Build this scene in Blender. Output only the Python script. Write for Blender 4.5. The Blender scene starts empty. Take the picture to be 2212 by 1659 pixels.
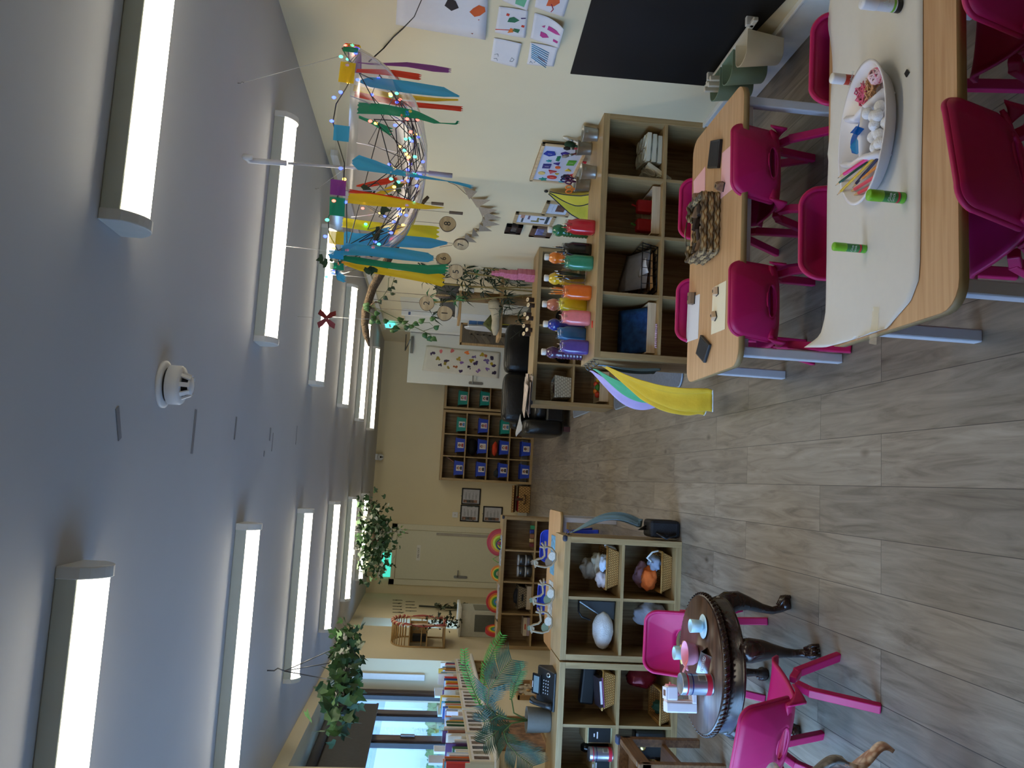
import bpy, bmesh, math, random
from mathutils import Vector as V, Matrix, noise
R = math.radians; PI = math.pi
SC = bpy.context.scene; COL = SC.collection
# ---------------------------------------------------------------- camera
F, YAW, PITCH, ROLL, CH = 1766.79, 0.1201, 0.0959, -0.0669, 1.6638
def _axes():
    f = V((math.sin(YAW)*math.cos(PITCH), math.cos(YAW)*math.cos(PITCH), -math.sin(PITCH)))
    r = V((math.cos(YAW), -math.sin(YAW), 0)); d = f.cross(r)
    c, s = math.cos(ROLL), math.sin(ROLL)
    return c*r+s*d, c*d-s*r, f
RR, DD, FF = _axes(); CP = V((0, 0, CH))
def on(x, y, ax, val):                       # the point of the plane ax = val seen at photo pixel (x, y)
    d = RR*(829.5-y) + DD*(x-1106) + FF*F
    k = 'xyz'.index(ax); return CP + d*((val-CP[k])/d[k])
cam = bpy.data.cameras.new('camera'); cam.sensor_width = 36; cam.lens = 36*F/2212; cam.clip_end = 100; cam.clip_start = .02
co = bpy.data.objects.new('camera', cam); COL.objects.link(co); SC.camera = co
m = Matrix((DD, RR, -FF)).transposed().to_4x4(); m.translation = CP; co.matrix_world = m
# ---------------------------------------------------------------- light and exposure
w = bpy.data.worlds.new('sky'); SC.world = w; w.use_nodes = True
w.node_tree.nodes['Background'].inputs[0].default_value = (.34, .60, 1, 1)
w.node_tree.nodes['Background'].inputs[1].default_value = 7.0
SC.view_settings.view_transform = 'Standard'; SC.view_settings.look = 'None'
SC.view_settings.exposure = 0.8; SC.view_settings.gamma = 1; SC.view_settings.use_curve_mapping = False
SC.cycles.use_denoising = True; SC.cycles.max_bounces = 8; SC.cycles.diffuse_bounces = 4; SC.cycles.glossy_bounces = 3
SC.cycles.transparent_max_bounces = 24; SC.cycles.transmission_bounces = 6; SC.cycles.caustics_reflective = False
SC.cycles.sample_clamp_indirect = 6
TUBE = 9.0                                   # strength of the ceiling fittings' diffusers
# ---------------------------------------------------------------- materials
MATS = {}
def lin(c):
    return tuple(((v/12.92) if v <= .04045 else ((v+.055)/1.055)**2.4) for v in c)
def hexc(h): return lin(tuple(int(h[i:i+2], 16)/255 for i in (0, 2, 4)))
def mat(name, h, rough=.5, metal=0, var=.06, vs=30, bump=0, bs=200, alpha=1, trans=0, emit=0, spec=.5, coat=0, ior=1.45, stretch=None, sheen=0):
    if name in MATS: return MATS[name]
    mt = bpy.data.materials.new(name); mt.use_nodes = True; MATS[name] = mt
    nt = mt.node_tree; b = nt.nodes['Principled BSDF']; L = nt.links.new
    c = hexc(h) if isinstance(h, str) else h
    b.inputs['Roughness'].default_value = rough; b.inputs['Metallic'].default_value = metal
    b.inputs['Specular IOR Level'].default_value = spec; b.inputs['Coat Weight'].default_value = coat
    b.inputs['Transmission Weight'].default_value = trans; b.inputs['IOR'].default_value = ior
    b.inputs['Alpha'].default_value = alpha; b.inputs['Sheen Weight'].default_value = sheen
    tc = nt.nodes.new('ShaderNodeTexCoord'); mp = nt.nodes.new('ShaderNodeMapping'); L(tc.outputs['Object'], mp.inputs[0])
    if stretch: mp.inputs['Scale'].default_value = stretch
    n = nt.nodes.new('ShaderNodeTexNoise'); n.inputs['Scale'].default_value = vs; n.inputs['Detail'].default_value = 3; L(mp.outputs[0], n.inputs['Vector'])
    cr = nt.nodes.new('ShaderNodeValToRGB'); L(n.outputs[0], cr.inputs[0])
    cr.color_ramp.elements[0].position = .3; cr.color_ramp.elements[1].position = .7
    cr.color_ramp.elements[0].color = tuple(max(0, v*(1-var)) for v in c)+(1,); cr.color_ramp.elements[1].color = tuple(min(1, v*(1+var)) for v in c)+(1,)
    L(cr.outputs[0], b.inputs['Base Color'])
    if emit: L(cr.outputs[0], b.inputs['Emission Color']); b.inputs['Emission Strength'].default_value = emit
    if bump:
        n2 = nt.nodes.new('ShaderNodeTexNoise'); n2.inputs['Scale'].default_value = bs; L(mp.outputs[0], n2.inputs['Vector'])
        bp = nt.nodes.new('ShaderNodeBump'); bp.inputs['Strength'].default_value = bump; bp.inputs['Distance'].default_value = .01
        L(n2.outputs[0], bp.inputs['Height']); L(bp.outputs[0], b.inputs['Normal'])
    return mt
def wood(name, h1, h2, axis='x', rough=.45, sc=1.0, planks=0, knots=0, bump=.1):
    """long grain along AXIS of the object, with optional boards and knots"""
    if name in MATS: return MATS[name]
    mt = bpy.data.materials.new(name); mt.use_nodes = True; MATS[name] = mt
    nt = mt.node_tree; b = nt.nodes['Principled BSDF']; L = nt.links.new; N = nt.nodes.new
    tc = N('ShaderNodeTexCoord'); mp = N('ShaderNodeMapping'); L(tc.outputs['Object'], mp.inputs[0])
    s = {'x': (1.2, 22, 22), 'y': (22, 1.2, 22), 'z': (22, 22, 1.2)}[axis]; mp.inputs['Scale'].default_value = tuple(v*sc for v in s)
    n = N('ShaderNodeTexNoise'); n.inputs['Scale'].default_value = 3; n.inputs['Detail'].default_value = 5; n.inputs['Distortion'].default_value = .5; L(mp.outputs[0], n.inputs['Vector'])
    cr = N('ShaderNodeValToRGB'); L(n.outputs[0], cr.inputs[0]); cr.color_ramp.elements[0].position = .32; cr.color_ramp.elements[1].position = .68
    cr.color_ramp.elements[0].color = hexc(h1)+(1,); cr.color_ramp.elements[1].color = hexc(h2)+(1,)
    out = cr.outputs[0]
    if planks:
        m2 = N('ShaderNodeMapping'); L(tc.outputs['Object'], m2.inputs[0]); m2.inputs['Scale'].default_value = {'x': (.001, 1/planks, 1/planks), 'y': (1/planks, .001, 1/planks), 'z': (1/planks, 1/planks, .001)}[axis]
        vo = N('ShaderNodeTexVoronoi'); vo.inputs['Scale'].default_value = 1; vo.inputs['Randomness'].default_value = .25; L(m2.outputs[0], vo.inputs['Vector'])
        mx = N('ShaderNodeMix'); mx.data_type = 'RGBA'; mx.blend_type = 'MULTIPLY'; mx.inputs[0].default_value = .5
        hs = N('ShaderNodeSeparateColor'); L(vo.outputs['Color'], hs.inputs[0]); r2 = N('ShaderNodeMapRange'); r2.inputs[3].default_value = .62; r2.inputs[4].default_value = 1.15; L(hs.outputs[0], r2.inputs[0])
        L(out, mx.inputs[6]); L(r2.outputs[0], mx.inputs[7]); out = mx.outputs[2]
    if knots:
        m3 = N('ShaderNodeMapping'); L(tc.outputs['Object'], m3.inputs[0]); q = knots; m3.inputs['Scale'].default_value = {'x': (q*.5, q, q), 'y': (q, q*.5, q), 'z': (q, q, q*.5)}[axis]
        v3 = N('ShaderNodeTexVoronoi'); v3.inputs['Scale'].default_value = 1; L(m3.outputs[0], v3.inputs['Vector'])
        c3 = N('ShaderNodeValToRGB'); c3.color_ramp.elements[0].position = .05; c3.color_ramp.elements[1].position = .13; c3.color_ramp.elements[0].color = (.3, .2, .13, 1); c3.color_ramp.elements[1].color = (1, 1, 1, 1); L(v3.outputs[0], c3.inputs[0])
        mx = N('ShaderNodeMix'); mx.data_type = 'RGBA'; mx.blend_type = 'MULTIPLY'; mx.inputs[0].default_value = 1; L(out, mx.inputs[6]); L(c3.outputs[0], mx.inputs[7]); out = mx.outputs[2]
    L(out, b.inputs['Base Color']); b.inputs['Roughness'].default_value = rough
    bp = N('ShaderNodeBump'); bp.inputs['Strength'].default_value = bump; bp.inputs['Distance'].default_value = .002; L(n.outputs[0], bp.inputs['Height']); L(bp.outputs[0], b.inputs['Normal'])
    return mt
def wicker(name, h1, h2, sx=60, sz=90, rough=.6, bump=.8):
    """woven strands: bands round the basket crossed by uprights"""
    if name in MATS: return MATS[name]
    mt = bpy.data.materials.new(name); mt.use_nodes = True; MATS[name] = mt
    nt = mt.node_tree; b = nt.nodes['Principled BSDF']; L = nt.links.new; N = nt.nodes.new
    tc = N('ShaderNodeTexCoord'); sp = N('ShaderNodeSeparateXYZ'); L(tc.outputs['Object'], sp.inputs[0])
    def M(op, a, bb=None):
        q = N('ShaderNodeMath'); q.operation = op
        for i, v in enumerate((a, bb)):
            if v is None: continue
            if isinstance(v, (int, float)): q.inputs[i].default_value = v
            else: L(v, q.inputs[i])
        return q.outputs[0]
    u = M('ADD', sp.outputs[0], sp.outputs[1])
    row = M('FLOOR', M('MULTIPLY', sp.outputs[2], sz/3.14159))
    a = M('SINE', M('ADD', M('MULTIPLY', u, sx), M('MULTIPLY', row, 3.14159)))
    c = M('ABSOLUTE', M('SINE', M('MULTIPLY', sp.outputs[2], sz)))
    h = M('MULTIPLY', M('ADD', M('MULTIPLY', a, .5), .7), c)
    cr = N('ShaderNodeValToRGB'); L(h, cr.inputs[0]); cr.color_ramp.elements[0].color = hexc(h1)+(1,); cr.color_ramp.elements[1].color = hexc(h2)+(1,); cr.color_ramp.elements[0].position = .05; cr.color_ramp.elements[1].position = .75
    L(cr.outputs[0], b.inputs['Base Color']); b.inputs['Roughness'].default_value = rough
    bp = N('ShaderNodeBump'); bp.inputs['Strength'].default_value = bump; bp.inputs['Distance'].default_value = .004; L(h, bp.inputs['Height']); L(bp.outputs[0], b.inputs['Normal'])
    return mt
def glassy(name, tint=(1, 1, 1), op=.12, rough=.02):
    """thin clear plastic or window pane: see-through with a reflection"""
    if name in MATS: return MATS[name]
    mt = bpy.data.materials.new(name); mt.use_nodes = True; MATS[name] = mt
    nt = mt.node_tree; nt.nodes.clear(); L = nt.links.new; N = nt.nodes.new
    o = N('ShaderNodeOutputMaterial'); t = N('ShaderNodeBsdfTransparent'); t.inputs[0].default_value = tint+(1,)
    g = N('ShaderNodeBsdfGlossy'); g.inputs['Roughness'].default_value = rough; lw = N('ShaderNodeLayerWeight'); lw.inputs[0].default_value = .5; fr = N('ShaderNodeMath'); fr.operation = 'POWER'; fr.inputs[1].default_value = 4; L(lw.outputs['Facing'], fr.inputs[0])
    ma = N('ShaderNodeMath'); ma.operation = 'ADD'; ma.inputs[1].default_value = op; L(fr.outputs[0], ma.inputs[0])
    mx = N('ShaderNodeMixShader'); L(ma.outputs[0], mx.inputs[0]); L(t.outputs[0], mx.inputs[1]); L(g.outputs[0], mx.inputs[2]); L(mx.outputs[0], o.inputs[0])
    return mt
def sheer(name, h, op=.8, rough=.8):
    """thin dyed paper or foil that lets some light through"""
    if name in MATS: return MATS[name]
    mt = bpy.data.materials.new(name); mt.use_nodes = True; MATS[name] = mt
    nt = mt.node_tree; nt.nodes.clear(); L = nt.links.new; N = nt.nodes.new; c = hexc(h)+(1,)
    o = N('ShaderNodeOutputMaterial'); d = N('ShaderNodeBsdfDiffuse'); d.inputs[0].default_value = c; t = N('ShaderNodeBsdfTranslucent'); t.inputs[0].default_value = c
    tc = N('ShaderNodeTexCoord'); mp = N('ShaderNodeMapping'); L(tc.outputs['Object'], mp.inputs[0]); mp.inputs['Scale'].default_value = (40, 40, 400)
    n = N('ShaderNodeTexNoise'); n.inputs['Scale'].default_value = 1; L(mp.outputs[0], n.inputs['Vector']); bp = N('ShaderNodeBump'); bp.inputs['Strength'].default_value = .4; bp.inputs['Distance'].default_value = .003; L(n.outputs[0], bp.inputs['Height']); L(bp.outputs[0], d.inputs['Normal'])
    m1 = N('ShaderNodeMixShader'); m1.inputs[0].default_value = .4; L(d.outputs[0], m1.inputs[1]); L(t.outputs[0], m1.inputs[2])
    tr = N('ShaderNodeBsdfTransparent'); m2 = N('ShaderNodeMixShader'); m2.inputs[0].default_value = op; L(tr.outputs[0], m2.inputs[1]); L(m1.outputs[0], m2.inputs[2]); L(m2.outputs[0], o.inputs[0])
    return mt
# ---------------------------------------------------------------- mesh builder
class MB:
    def __init__(s): s.v = []; s.f = []; s.mi = []; s.sm = []; s.ms = []; s.cur = 0; s.smooth = False; s.M = Matrix()
    def mat(s, m):
        if m not in s.ms: s.ms.append(m)
        s.cur = s.ms.index(m); return s
    def add(s, vs, fs, smooth=None):
        o = len(s.v); s.v += [s.M @ V(p) for p in vs]
        for f in fs: s.f.append([i+o for i in f]); s.mi.append(s.cur); s.sm.append(s.smooth if smooth is None else smooth)
        return s
    def box(s, a, b):
        x0, x1 = sorted((a[0], b[0])); y0, y1 = sorted((a[1], b[1])); z0, z1 = sorted((a[2], b[2]))
        return s.add([(x0, y0, z0), (x1, y0, z0), (x1, y1, z0), (x0, y1, z0), (x0, y0, z1), (x1, y0, z1), (x1, y1, z1), (x0, y1, z1)],
                     [(0, 3, 2, 1), (4, 5, 6, 7), (0, 1, 5, 4), (1, 2, 6, 5), (2, 3, 7, 6), (3, 0, 4, 7)], False)
    def cbox(s, c, d, M=None):              # centred box, optional local rotation
        old = s.M; s.M = old @ Matrix.Translation(c) @ (M or Matrix()); s.box([-q/2 for q in d], [q/2 for q in d]); s.M = old; return s
    def prism(s, pts, h, z=0, smooth=False, ax='z'):
        n = len(pts); P = lambda x, y, t: {'z': (x, y, t), 'y': (x, t, y), 'x': (t, x, y)}[ax]
        vs = [P(x, y, z) for x, y in pts]+[P(x, y, z+h) for x, y in pts]
        o = len(s.v); s.v += [s.M @ V(p) for p in vs]
        ar = sum(pts[i][0]*pts[(i+1) % n][1]-pts[(i+1) % n][0]*pts[i][1] for i in range(n)); fl = (ar < 0) ^ (ax == 'y') ^ (h < 0)
        for fi, sm in [(list(range(n))[::-1], False), (list(range(n, 2*n)), False)]+[([i, (i+1) % n, n+(i+1) % n, n+i], smooth) for i in range(n)]:
            if fl: fi = fi[::-1]
            s.f.append([i+o for i in fi]); s.mi.append(s.cur); s.sm.append(sm)
        return s
    def lathe(s, prof, n=24, c=(0, 0, 0), smooth=True, cap=True, sx=1, sy=1, arc=2*PI):
        full = arc > 6.28; m_ = n if full else n+1; vs = []
        for r, z in prof:
            for i in range(m_):
                a = arc*i/n; vs.append((c[0]+r*sx*math.cos(a), c[1]+r*sy*math.sin(a), c[2]+z))
        fs = []
        for k in range(len(prof)-1):
            for i in range(n):
                j = (i+1) % m_; fs.append((k*m_+i, k*m_+j, (k+1)*m_+j, (k+1)*m_+i))
        if cap and full:
            if prof[0][0] > 1e-5: fs.append(tuple(range(m_))[::-1])
            if prof[-1][0] > 1e-5: fs.append(tuple((len(prof)-1)*m_+i for i in range(m_)))
        return s.add(vs, fs, smooth)
    def tube(s, path, r, n=8, smooth=True, closed=False, cap=True, flat=1.0):
        P = [V(p) for p in path]; k = len(P); rs = r if isinstance(r, (list, tuple)) else [r]*k
        vs = []; up = None
        for i in range(k):
            t = (P[(i+1) % k]-P[i-1]) if closed else (P[min(i+1, k-1)]-P[max(i-1, 0)])
            if t.length < 1e-9: t = V((0, 0, 1))
            t.normalize()
            if up is None: up = V((0, 0, 1)) if abs(t.z) < .9 else V((1, 0, 0))
            a = (up - t*up.dot(t)); a = a.normalized() if a.length > 1e-6 else t.orthogonal().normalized(); b = t.cross(a); up = a
            for j in range(n):
                an = 2*PI*j/n; vs.append(P[i]+(a*math.cos(an)*flat+b*math.sin(an))*rs[i])
        fs = []
        for i in range(k if closed else k-1):
            for j in range(n):
                i2 = (i+1) % k; fs.append((i*n+j, i*n+(j+1) % n, i2*n+(j+1) % n, i2*n+j))
        if cap and not closed: fs += [tuple(range(n))[::-1], tuple((k-1)*n+j for j in range(n))]
        return s.add(vs, fs, smooth)
    def bar(s, a, b, w, d, up=(0, 0, 1)):    # rectangular bar from a to b
        a, b = V(a), V(b); t = (b-a).normalized(); u = V(up); u = (u-t*u.dot(t)); u = u.normalized() if u.length > 1e-6 else t.orthogonal().normalized(); r = t.cross(u)
        vs = [p+r*x*w/2+u*y*d/2 for p in (a, b) for x, y in ((-1, -1), (1, -1), (1, 1), (-1, 1))]
        return s.add(vs, [(0, 3, 2, 1), (4, 5, 6, 7), (0, 1, 5, 4), (1, 2, 6, 5), (2, 3, 7, 6), (3, 0, 4, 7)], False)
    def sphere(s, c, r, n=12, m=8, sq=(1, 1, 1)):
        prof = [(math.sin(PI*i/m), -math.cos(PI*i/m)) for i in range(m+1)]; prof[0] = (1e-6, -1); prof[-1] = (1e-6, 1)
        old = s.M; s.M = old @ Matrix.Translation(c) @ Matrix.Diagonal((r*sq[0], r*sq[1], r*sq[2], 1)); s.lathe(prof, n, cap=False); s.M = old; return s
    def grid(s, fn, nu, nv, smooth=True, closeu=False, th=0):
        vs = [fn(i/nu, j/nv) for j in range(nv+1) for i in range(nu+1)]; W = nu+1
        fs = [(j*W+i, j*W+i+1, (j+1)*W+i+1, (j+1)*W+i) for j in range(nv) for i in range(nu)]
        return s.add(vs, fs, smooth)
    def quad(s, a, b, c, d): return s.add([a, b, c, d], [(0, 1, 2, 3)], False)
    def poly(s, pts): return s.add(pts, [tuple(range(len(pts)))], False)
    def text(s, txt, size, M, ext=.0004, sx=1.0):
        cu = bpy.data.curves.new('t', 'FONT'); cu.body = txt; cu.size = size; cu.extrude = ext; cu.align_x = 'CENTER'; cu.align_y = 'CENTER'; cu.resolution_u = 3
        ob = bpy.data.objects.new('t', cu); COL.objects.link(ob); dg = bpy.context.evaluated_depsgraph_get()
        me = bpy.data.meshes.new_from_object(ob.evaluated_get(dg)); old = s.M; s.M = old @ M @ Matrix.Diagonal((sx, 1, 1, 1))
        s.add([v.co.copy() for v in me.vertices], [tuple(p.vertices) for p in me.polygons], False); s.M = old
        bpy.data.objects.remove(ob); bpy.data.curves.remove(cu); bpy.data.meshes.remove(me); return s
    def build(s, name, parent=None, loc=(0, 0, 0), rot=(0, 0, 0), bevel=0, solid=0, sub=0, tidy=False, off=0):
        me = bpy.data.meshes.new(name); me.from_pydata([tuple(v) for v in s.v], [], s.f)
        for m_ in s.ms: me.materials.append(m_)
        me.polygons.foreach_set('material_index', s.mi); me.polygons.foreach_set('use_smooth', s.sm)
        if tidy:
            bm = bmesh.new(); bm.from_mesh(me); bmesh.ops.remove_doubles(bm, verts=bm.verts, dist=1e-5); bmesh.ops.recalc_face_normals(bm, faces=bm.faces); bm.to_mesh(me); bm.free()
        me.update(); o = bpy.data.objects.new(name, me); COL.objects.link(o); o.location = loc; o.rotation_euler = rot
        if solid: q = o.modifiers.new('s', 'SOLIDIFY'); q.thickness = solid; q.offset = off
        if sub: q = o.modifiers.new('u', 'SUBSURF'); q.levels = sub; q.render_levels = sub
        if bevel: q = o.modifiers.new('b', 'BEVEL'); q.width = bevel; q.segments = 2; q.limit_method = 'ANGLE'; q.angle_limit = R(40)
        if parent: o.parent = parent
        return o
def tag(o, label, cat, group=None, kind=None):
    o['label'] = label; o['category'] = cat
    if group: o['group'] = group
    if kind: o['kind'] = kind
    return o
def thing(name, label, cat, loc=(0, 0, 0), rz=0, group=None, rot=None):
    o = bpy.data.objects.new(name, None); COL.objects.link(o); o.empty_display_size = .05
    o.location = loc; o.rotation_euler = rot or (0, 0, rz); return tag(o, label, cat, group)
def struct(mb, name, **k):
    o = mb.build(name, **k); o['kind'] = 'structure'; return o
def dup(root, loc, rz=0, label=None, group=None):
    kids = {}
    for o in list(COL.objects):
        if o.parent: kids.setdefault(o.parent.name, []).append(o)
    def cp(o, par):
        c = o.copy(); COL.objects.link(c)
        if par: c.parent = par
        for ch in kids.get(o.name, []): cp(ch, c)
        return c
    r = cp(root, None); r.location = loc; r.rotation_euler = (0, 0, rz)
    if label: r['label'] = label
    if group: r['group'] = group
    return r
def T(x=0, y=0, z=0): return Matrix.Translation((x, y, z))
def RX(a): return Matrix.Rotation(R(a), 4, 'X')
def RY(a): return Matrix.Rotation(R(a), 4, 'Y')
def RZ(a): return Matrix.Rotation(R(a), 4, 'Z')
def rrect(x0, y0, x1, y1, r, n=5):
    pts = []
    for cx, cy, a0 in ((x1-r, y0+r, -90), (x1-r, y1-r, 0), (x0+r, y1-r, 90), (x0+r, y0+r, 180)):
        pts += [(cx+r*math.cos(R(a0+90*i/n)), cy+r*math.sin(R(a0+90*i/n))) for i in range(n+1)]
    return pts
RND = random.Random(7)
def rr(a, b): return RND.uniform(a, b)
# ---------------------------------------------------------------- the room
XL, XR, YF, YB, ZC = -1.86, 2.20, 13.46, -1.6, 2.51
cream = mat('cream_wall', 'DBCFAE', .8, var=.015, vs=3, bump=.03, bs=300)
ceilm = mat('ceiling_paint', 'C4C6CB', .85, var=.02, vs=2)
whitem = mat('white_gloss_paint', 'DFE0DC', .35, var=.02)
# floor: long grey laminate boards running away from the camera
def floor_mat():
    mt = bpy.data.materials.new('grey_oak_laminate'); mt.use_nodes = True; nt = mt.node_tree; b = nt.nodes['Principled BSDF']; L = nt.links.new; N = nt.nodes.new
    tc = N('ShaderNodeTexCoord'); mp = N('ShaderNodeMapping'); L(tc.outputs['Object'], mp.inputs[0]); mp.inputs['Rotation'].default_value = (0, 0, R(90)); mp.inputs['Location'].default_value = (.32, .134, 0)
    br = N('ShaderNodeTexBrick'); L(mp.outputs[0], br.inputs['Vector']); br.offset = .37; br.inputs['Scale'].default_value = 1
    br.inputs['Brick Width'].default_value = 1.28; br.inputs['Row Height'].default_value = .194; br.inputs['Mortar Size'].default_value = .0014; br.inputs['Mortar Smooth'].default_value = .3
    br.inputs['Color1'].default_value = (0, 0, 0, 1); br.inputs['Color2'].default_value = (1, 1, 1, 1); br.inputs['Mortar'].default_value = (.5, .5, .5, 1)
    g = N('ShaderNodeMapping'); g.inputs['Scale'].default_value = (14, 1.3, 1); L(tc.outputs['Object'], g.inputs[0])
    ad = N('ShaderNodeVectorMath'); ad.operation = 'ADD'; L(g.outputs[0], ad.inputs[0]); sc = N('ShaderNodeVectorMath'); sc.operation = 'SCALE'; sc.inputs['Scale'].default_value = 37; L(br.outputs['Color'], sc.inputs[0]); L(sc.outputs[0], ad.inputs[1])
    n = N('ShaderNodeTexNoise'); n.inputs['Scale'].default_value = 1.6; n.inputs['Detail'].default_value = 7; n.inputs['Roughness'].default_value = .62; n.inputs['Distortion'].default_value = 1.2; L(ad.outputs[0], n.inputs['Vector'])
    cr = N('ShaderNodeValToRGB'); L(n.outputs[0], cr.inputs[0]); e = cr.color_ramp.elements; e[0].position = .28; e[0].color = hexc('5A5045')+(1,); e[1].position = .72; e[1].color = hexc('918678')+(1,)
    q = e.new(.48); q.color = hexc('7B7164')+(1,)
    hs = N('ShaderNodeHueSaturation'); L(cr.outputs[0], hs.inputs['Color']); mr = N('ShaderNodeMapRange'); mr.inputs[3].default_value = .82; mr.inputs[4].default_value = 1.12; se = N('ShaderNodeSeparateColor'); L(br.outputs['Color'], se.inputs[0]); L(se.outputs[0], mr.inputs[0]); L(mr.outputs[0], hs.inputs['Value'])
    kn = N('ShaderNodeMapping'); kn.inputs['Scale'].default_value = (3.1, 1.5, 1); L(tc.outputs['Object'], kn.inputs[0]); vo = N('ShaderNodeTexVoronoi'); vo.inputs['Scale'].default_value = 1.3; L(kn.outputs[0], vo.inputs['Vector'])
    kr = N('ShaderNodeValToRGB'); kr.color_ramp.elements[0].position = .015; kr.color_ramp.elements[1].position = .09; kr.color_ramp.elements[0].color = (.35, .3, .26, 1); kr.color_ramp.elements[1].color = (1, 1, 1, 1); L(vo.outputs[0], kr.inputs[0])
    m1 = N('ShaderNodeMix'); m1.data_type = 'RGBA'; m1.blend_type = 'MULTIPLY'; m1.inputs[0].default_value = 1; L(hs.outputs[0], m1.inputs[6]); L(kr.outputs[0], m1.inputs[7])
    m2 = N('ShaderNodeMix'); m2.data_type = 'RGBA'; L(br.outputs['Fac'], m2.inputs[0]); L(m1.outputs[2], m2.inputs[6]); m2.inputs[7].default_value = hexc('2E2822')+(1,)
    L(m2.outputs[2], b.inputs['Base Color']); b.inputs['Roughness'].default_value = .42; b.inputs['Specular IOR Level'].default_value = .45
    bp = N('ShaderNodeBump'); bp.inputs['Strength'].default_value = .25; bp.inputs['Distance'].default_value = .002; L(n.outputs[0], bp.inputs['Height']); L(bp.outputs[0], b.inputs['Normal'])
    return mt
struct(MB().mat(floor_mat()).box((XL-.5, YB, -.08), (XR+.15, YF+.1, 0)), 'floor')
struct(MB().mat(ceilm).box((XL-.55, YB-.1, ZC), (XR+.15, YF+.1, ZC+.12)), 'ceiling')
struct(MB().mat(cream).box((XR, YB, 0), (XR+.15, YF, ZC)), 'wall_right')
struct(MB().mat(cream).box((XL-.5, YF, 0), (XR+.15, YF+.12, ZC)), 'wall_far')
struct(MB().mat(cream).box((XL-.5, YB-.1, 0), (XR+.15, YB, ZC)), 'wall_near')
# left wall with its openings: glazed door y 1.3..5.2, main window y 5.54..8.75 (sill z 1.08), slit window y 10.55..11.15
WD = .42; XO = XL-WD
mb = MB().mat(cream)
D0, D1, DH = 1.45, 5.18, 2.12; W0, W1, WS, WH = 5.54, 8.72, 1.07, 2.415; S0, S1, SS = 10.56, 11.15, 1.02
mb.box((XO, YB, 0), (XL, D0, ZC)); mb.box((XO, D0, DH), (XL, D1, ZC)); mb.box((XO, D1, 0), (XL, W0, ZC)); mb.box((XO, W0, 0), (XL, W1, WS)); mb.box((XO, W0, WH), (XL, W1, ZC))
mb.box((XO, W1, 0), (XL, S0, ZC)); mb.box((XO, S0, 0), (XL, S1, SS)); mb.box((XO, S0, 2.36), (XL, S1, ZC)); mb.box((XO, S1, 0), (XL, YF, ZC))
struct(mb, 'wall_left')
# skirting
def skirt(name, segs):
    mb = MB().mat(whitem)
    for a, b in segs: mb.box(a, b)
    return struct(mb, name, bevel=.003)
skirt('baseboard_right', [((XR-.022, YB, 0), (XR, 11.55, .15)), ((XR-.03, YB, .15), (XR, 11.55, .163))])
skirt('baseboard_far', [((-.74, YF-.022, 0), (XR, YF, .15))])
skirt('baseboard_left', [((XL, D1, 0), (XL+.02, YF, .15))])
# window: brown timber frame at the outer face, white board sill
brown = wood('brown_window_timber', '3A2A22', '5A4436', 'z', .5)
grey_al = mat('dark_grey_seal', '2B3038', .4)
pane = glassy('window_glass', (.94, .98, 1), .03)
XP = XO+.06
mb = MB().mat(brown)
for y0, y1 in ((W1-.07, W1), (W1-.14, W1-.085), (7.86, 7.99), (7.1, 7.24), (6.3, 6.43), (W0, W0+.07)): mb.box((XP, y0, WS), (XP+.06, y1, WH))
mb.box((XP, W0, WS), (XP+.06, W1, WS+.07)); mb.box((XP, W0, WH-.07), (XP+.06, W1, WH))
wnd = struct(mb, 'window_1', bevel=.004)
mb = MB().mat(grey_al)
for y0 in (W1-.19, 7.82, 7.06, 6.26): mb.box((XP+.005, y0, WS+.07), (XP+.045, y0+.035, WH-.07))
mb.build('frame_seal', wnd)
MB().mat(pane).box((XP+.02, W0+.05, WS+.05), (XP+.026, W1-.05, WH-.05)).build('glass_pane', wnd)
MB().mat(whitem).box((XO+.12, W0-.0, WS-.0), (XL+.075, W1+.05, WS+.028)).build('window_sill', wnd, bevel=.01)
MB().mat(mat('steel_handle', '8C9096', .3, .9)).box((XP+.06, 7.16, 1.62), (XP+.085, 7.19, 1.74)).build('window_handle', wnd, bevel=.004)
wnd2 = struct(MB().mat(brown).box((XO+.02, S0, SS), (XO+.06, S0+.06, 2.36)).box((XO+.02, S1-.06, SS), (XO+.06, S1, 2.36)).box((XO+.02, S0, SS), (XO+.06, S1, SS+.06)), 'window_2')
MB().mat(pane).box((XO+.035, S0+.05, SS+.05), (XO+.04, S1-.05, 2.3)).build('glass_pane', wnd2)
# roller blind at the head of the window
rb = thing('roller_blind', 'dark grey roller blind half lowered behind the long ivy trough at the big window', 'blind', (0, 0, 0))
blm = mat('grey_blind_cloth', '3A3B3C', .8, var=.04, bump=.1)
MB().mat(blm).tube([(XP+.16, W0+.02, 2.34), (XP+.16, W1-.75, 2.34)], .034, 16).build('roller', rb)
MB().mat(mat('blind_cloth_light', '4B4A47', .85, bump=.1)).box((XP+.124, W0+.05, 1.98), (XP+.127, W1-.8, 2.34)).box((XP+.118, W0+.05, 1.965), (XP+.133, W1-.8, 1.985)).build('blind_cloth', rb)
MB().mat(whitem).cbox((XP+.16, W1-.74, 2.34), (.09, .03, .09)).build('bracket', rb, bevel=.008)
# white plastic trunking on the far reveal of the window
tag(MB().mat(whitem).box((-2.06, W1-.028, 1.55), (-2.0, W1, 2.40)).build('cable_trunking', bevel=.004), 'white vertical plastic trunking on the blue-lit window reveal', 'trunking')
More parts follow.
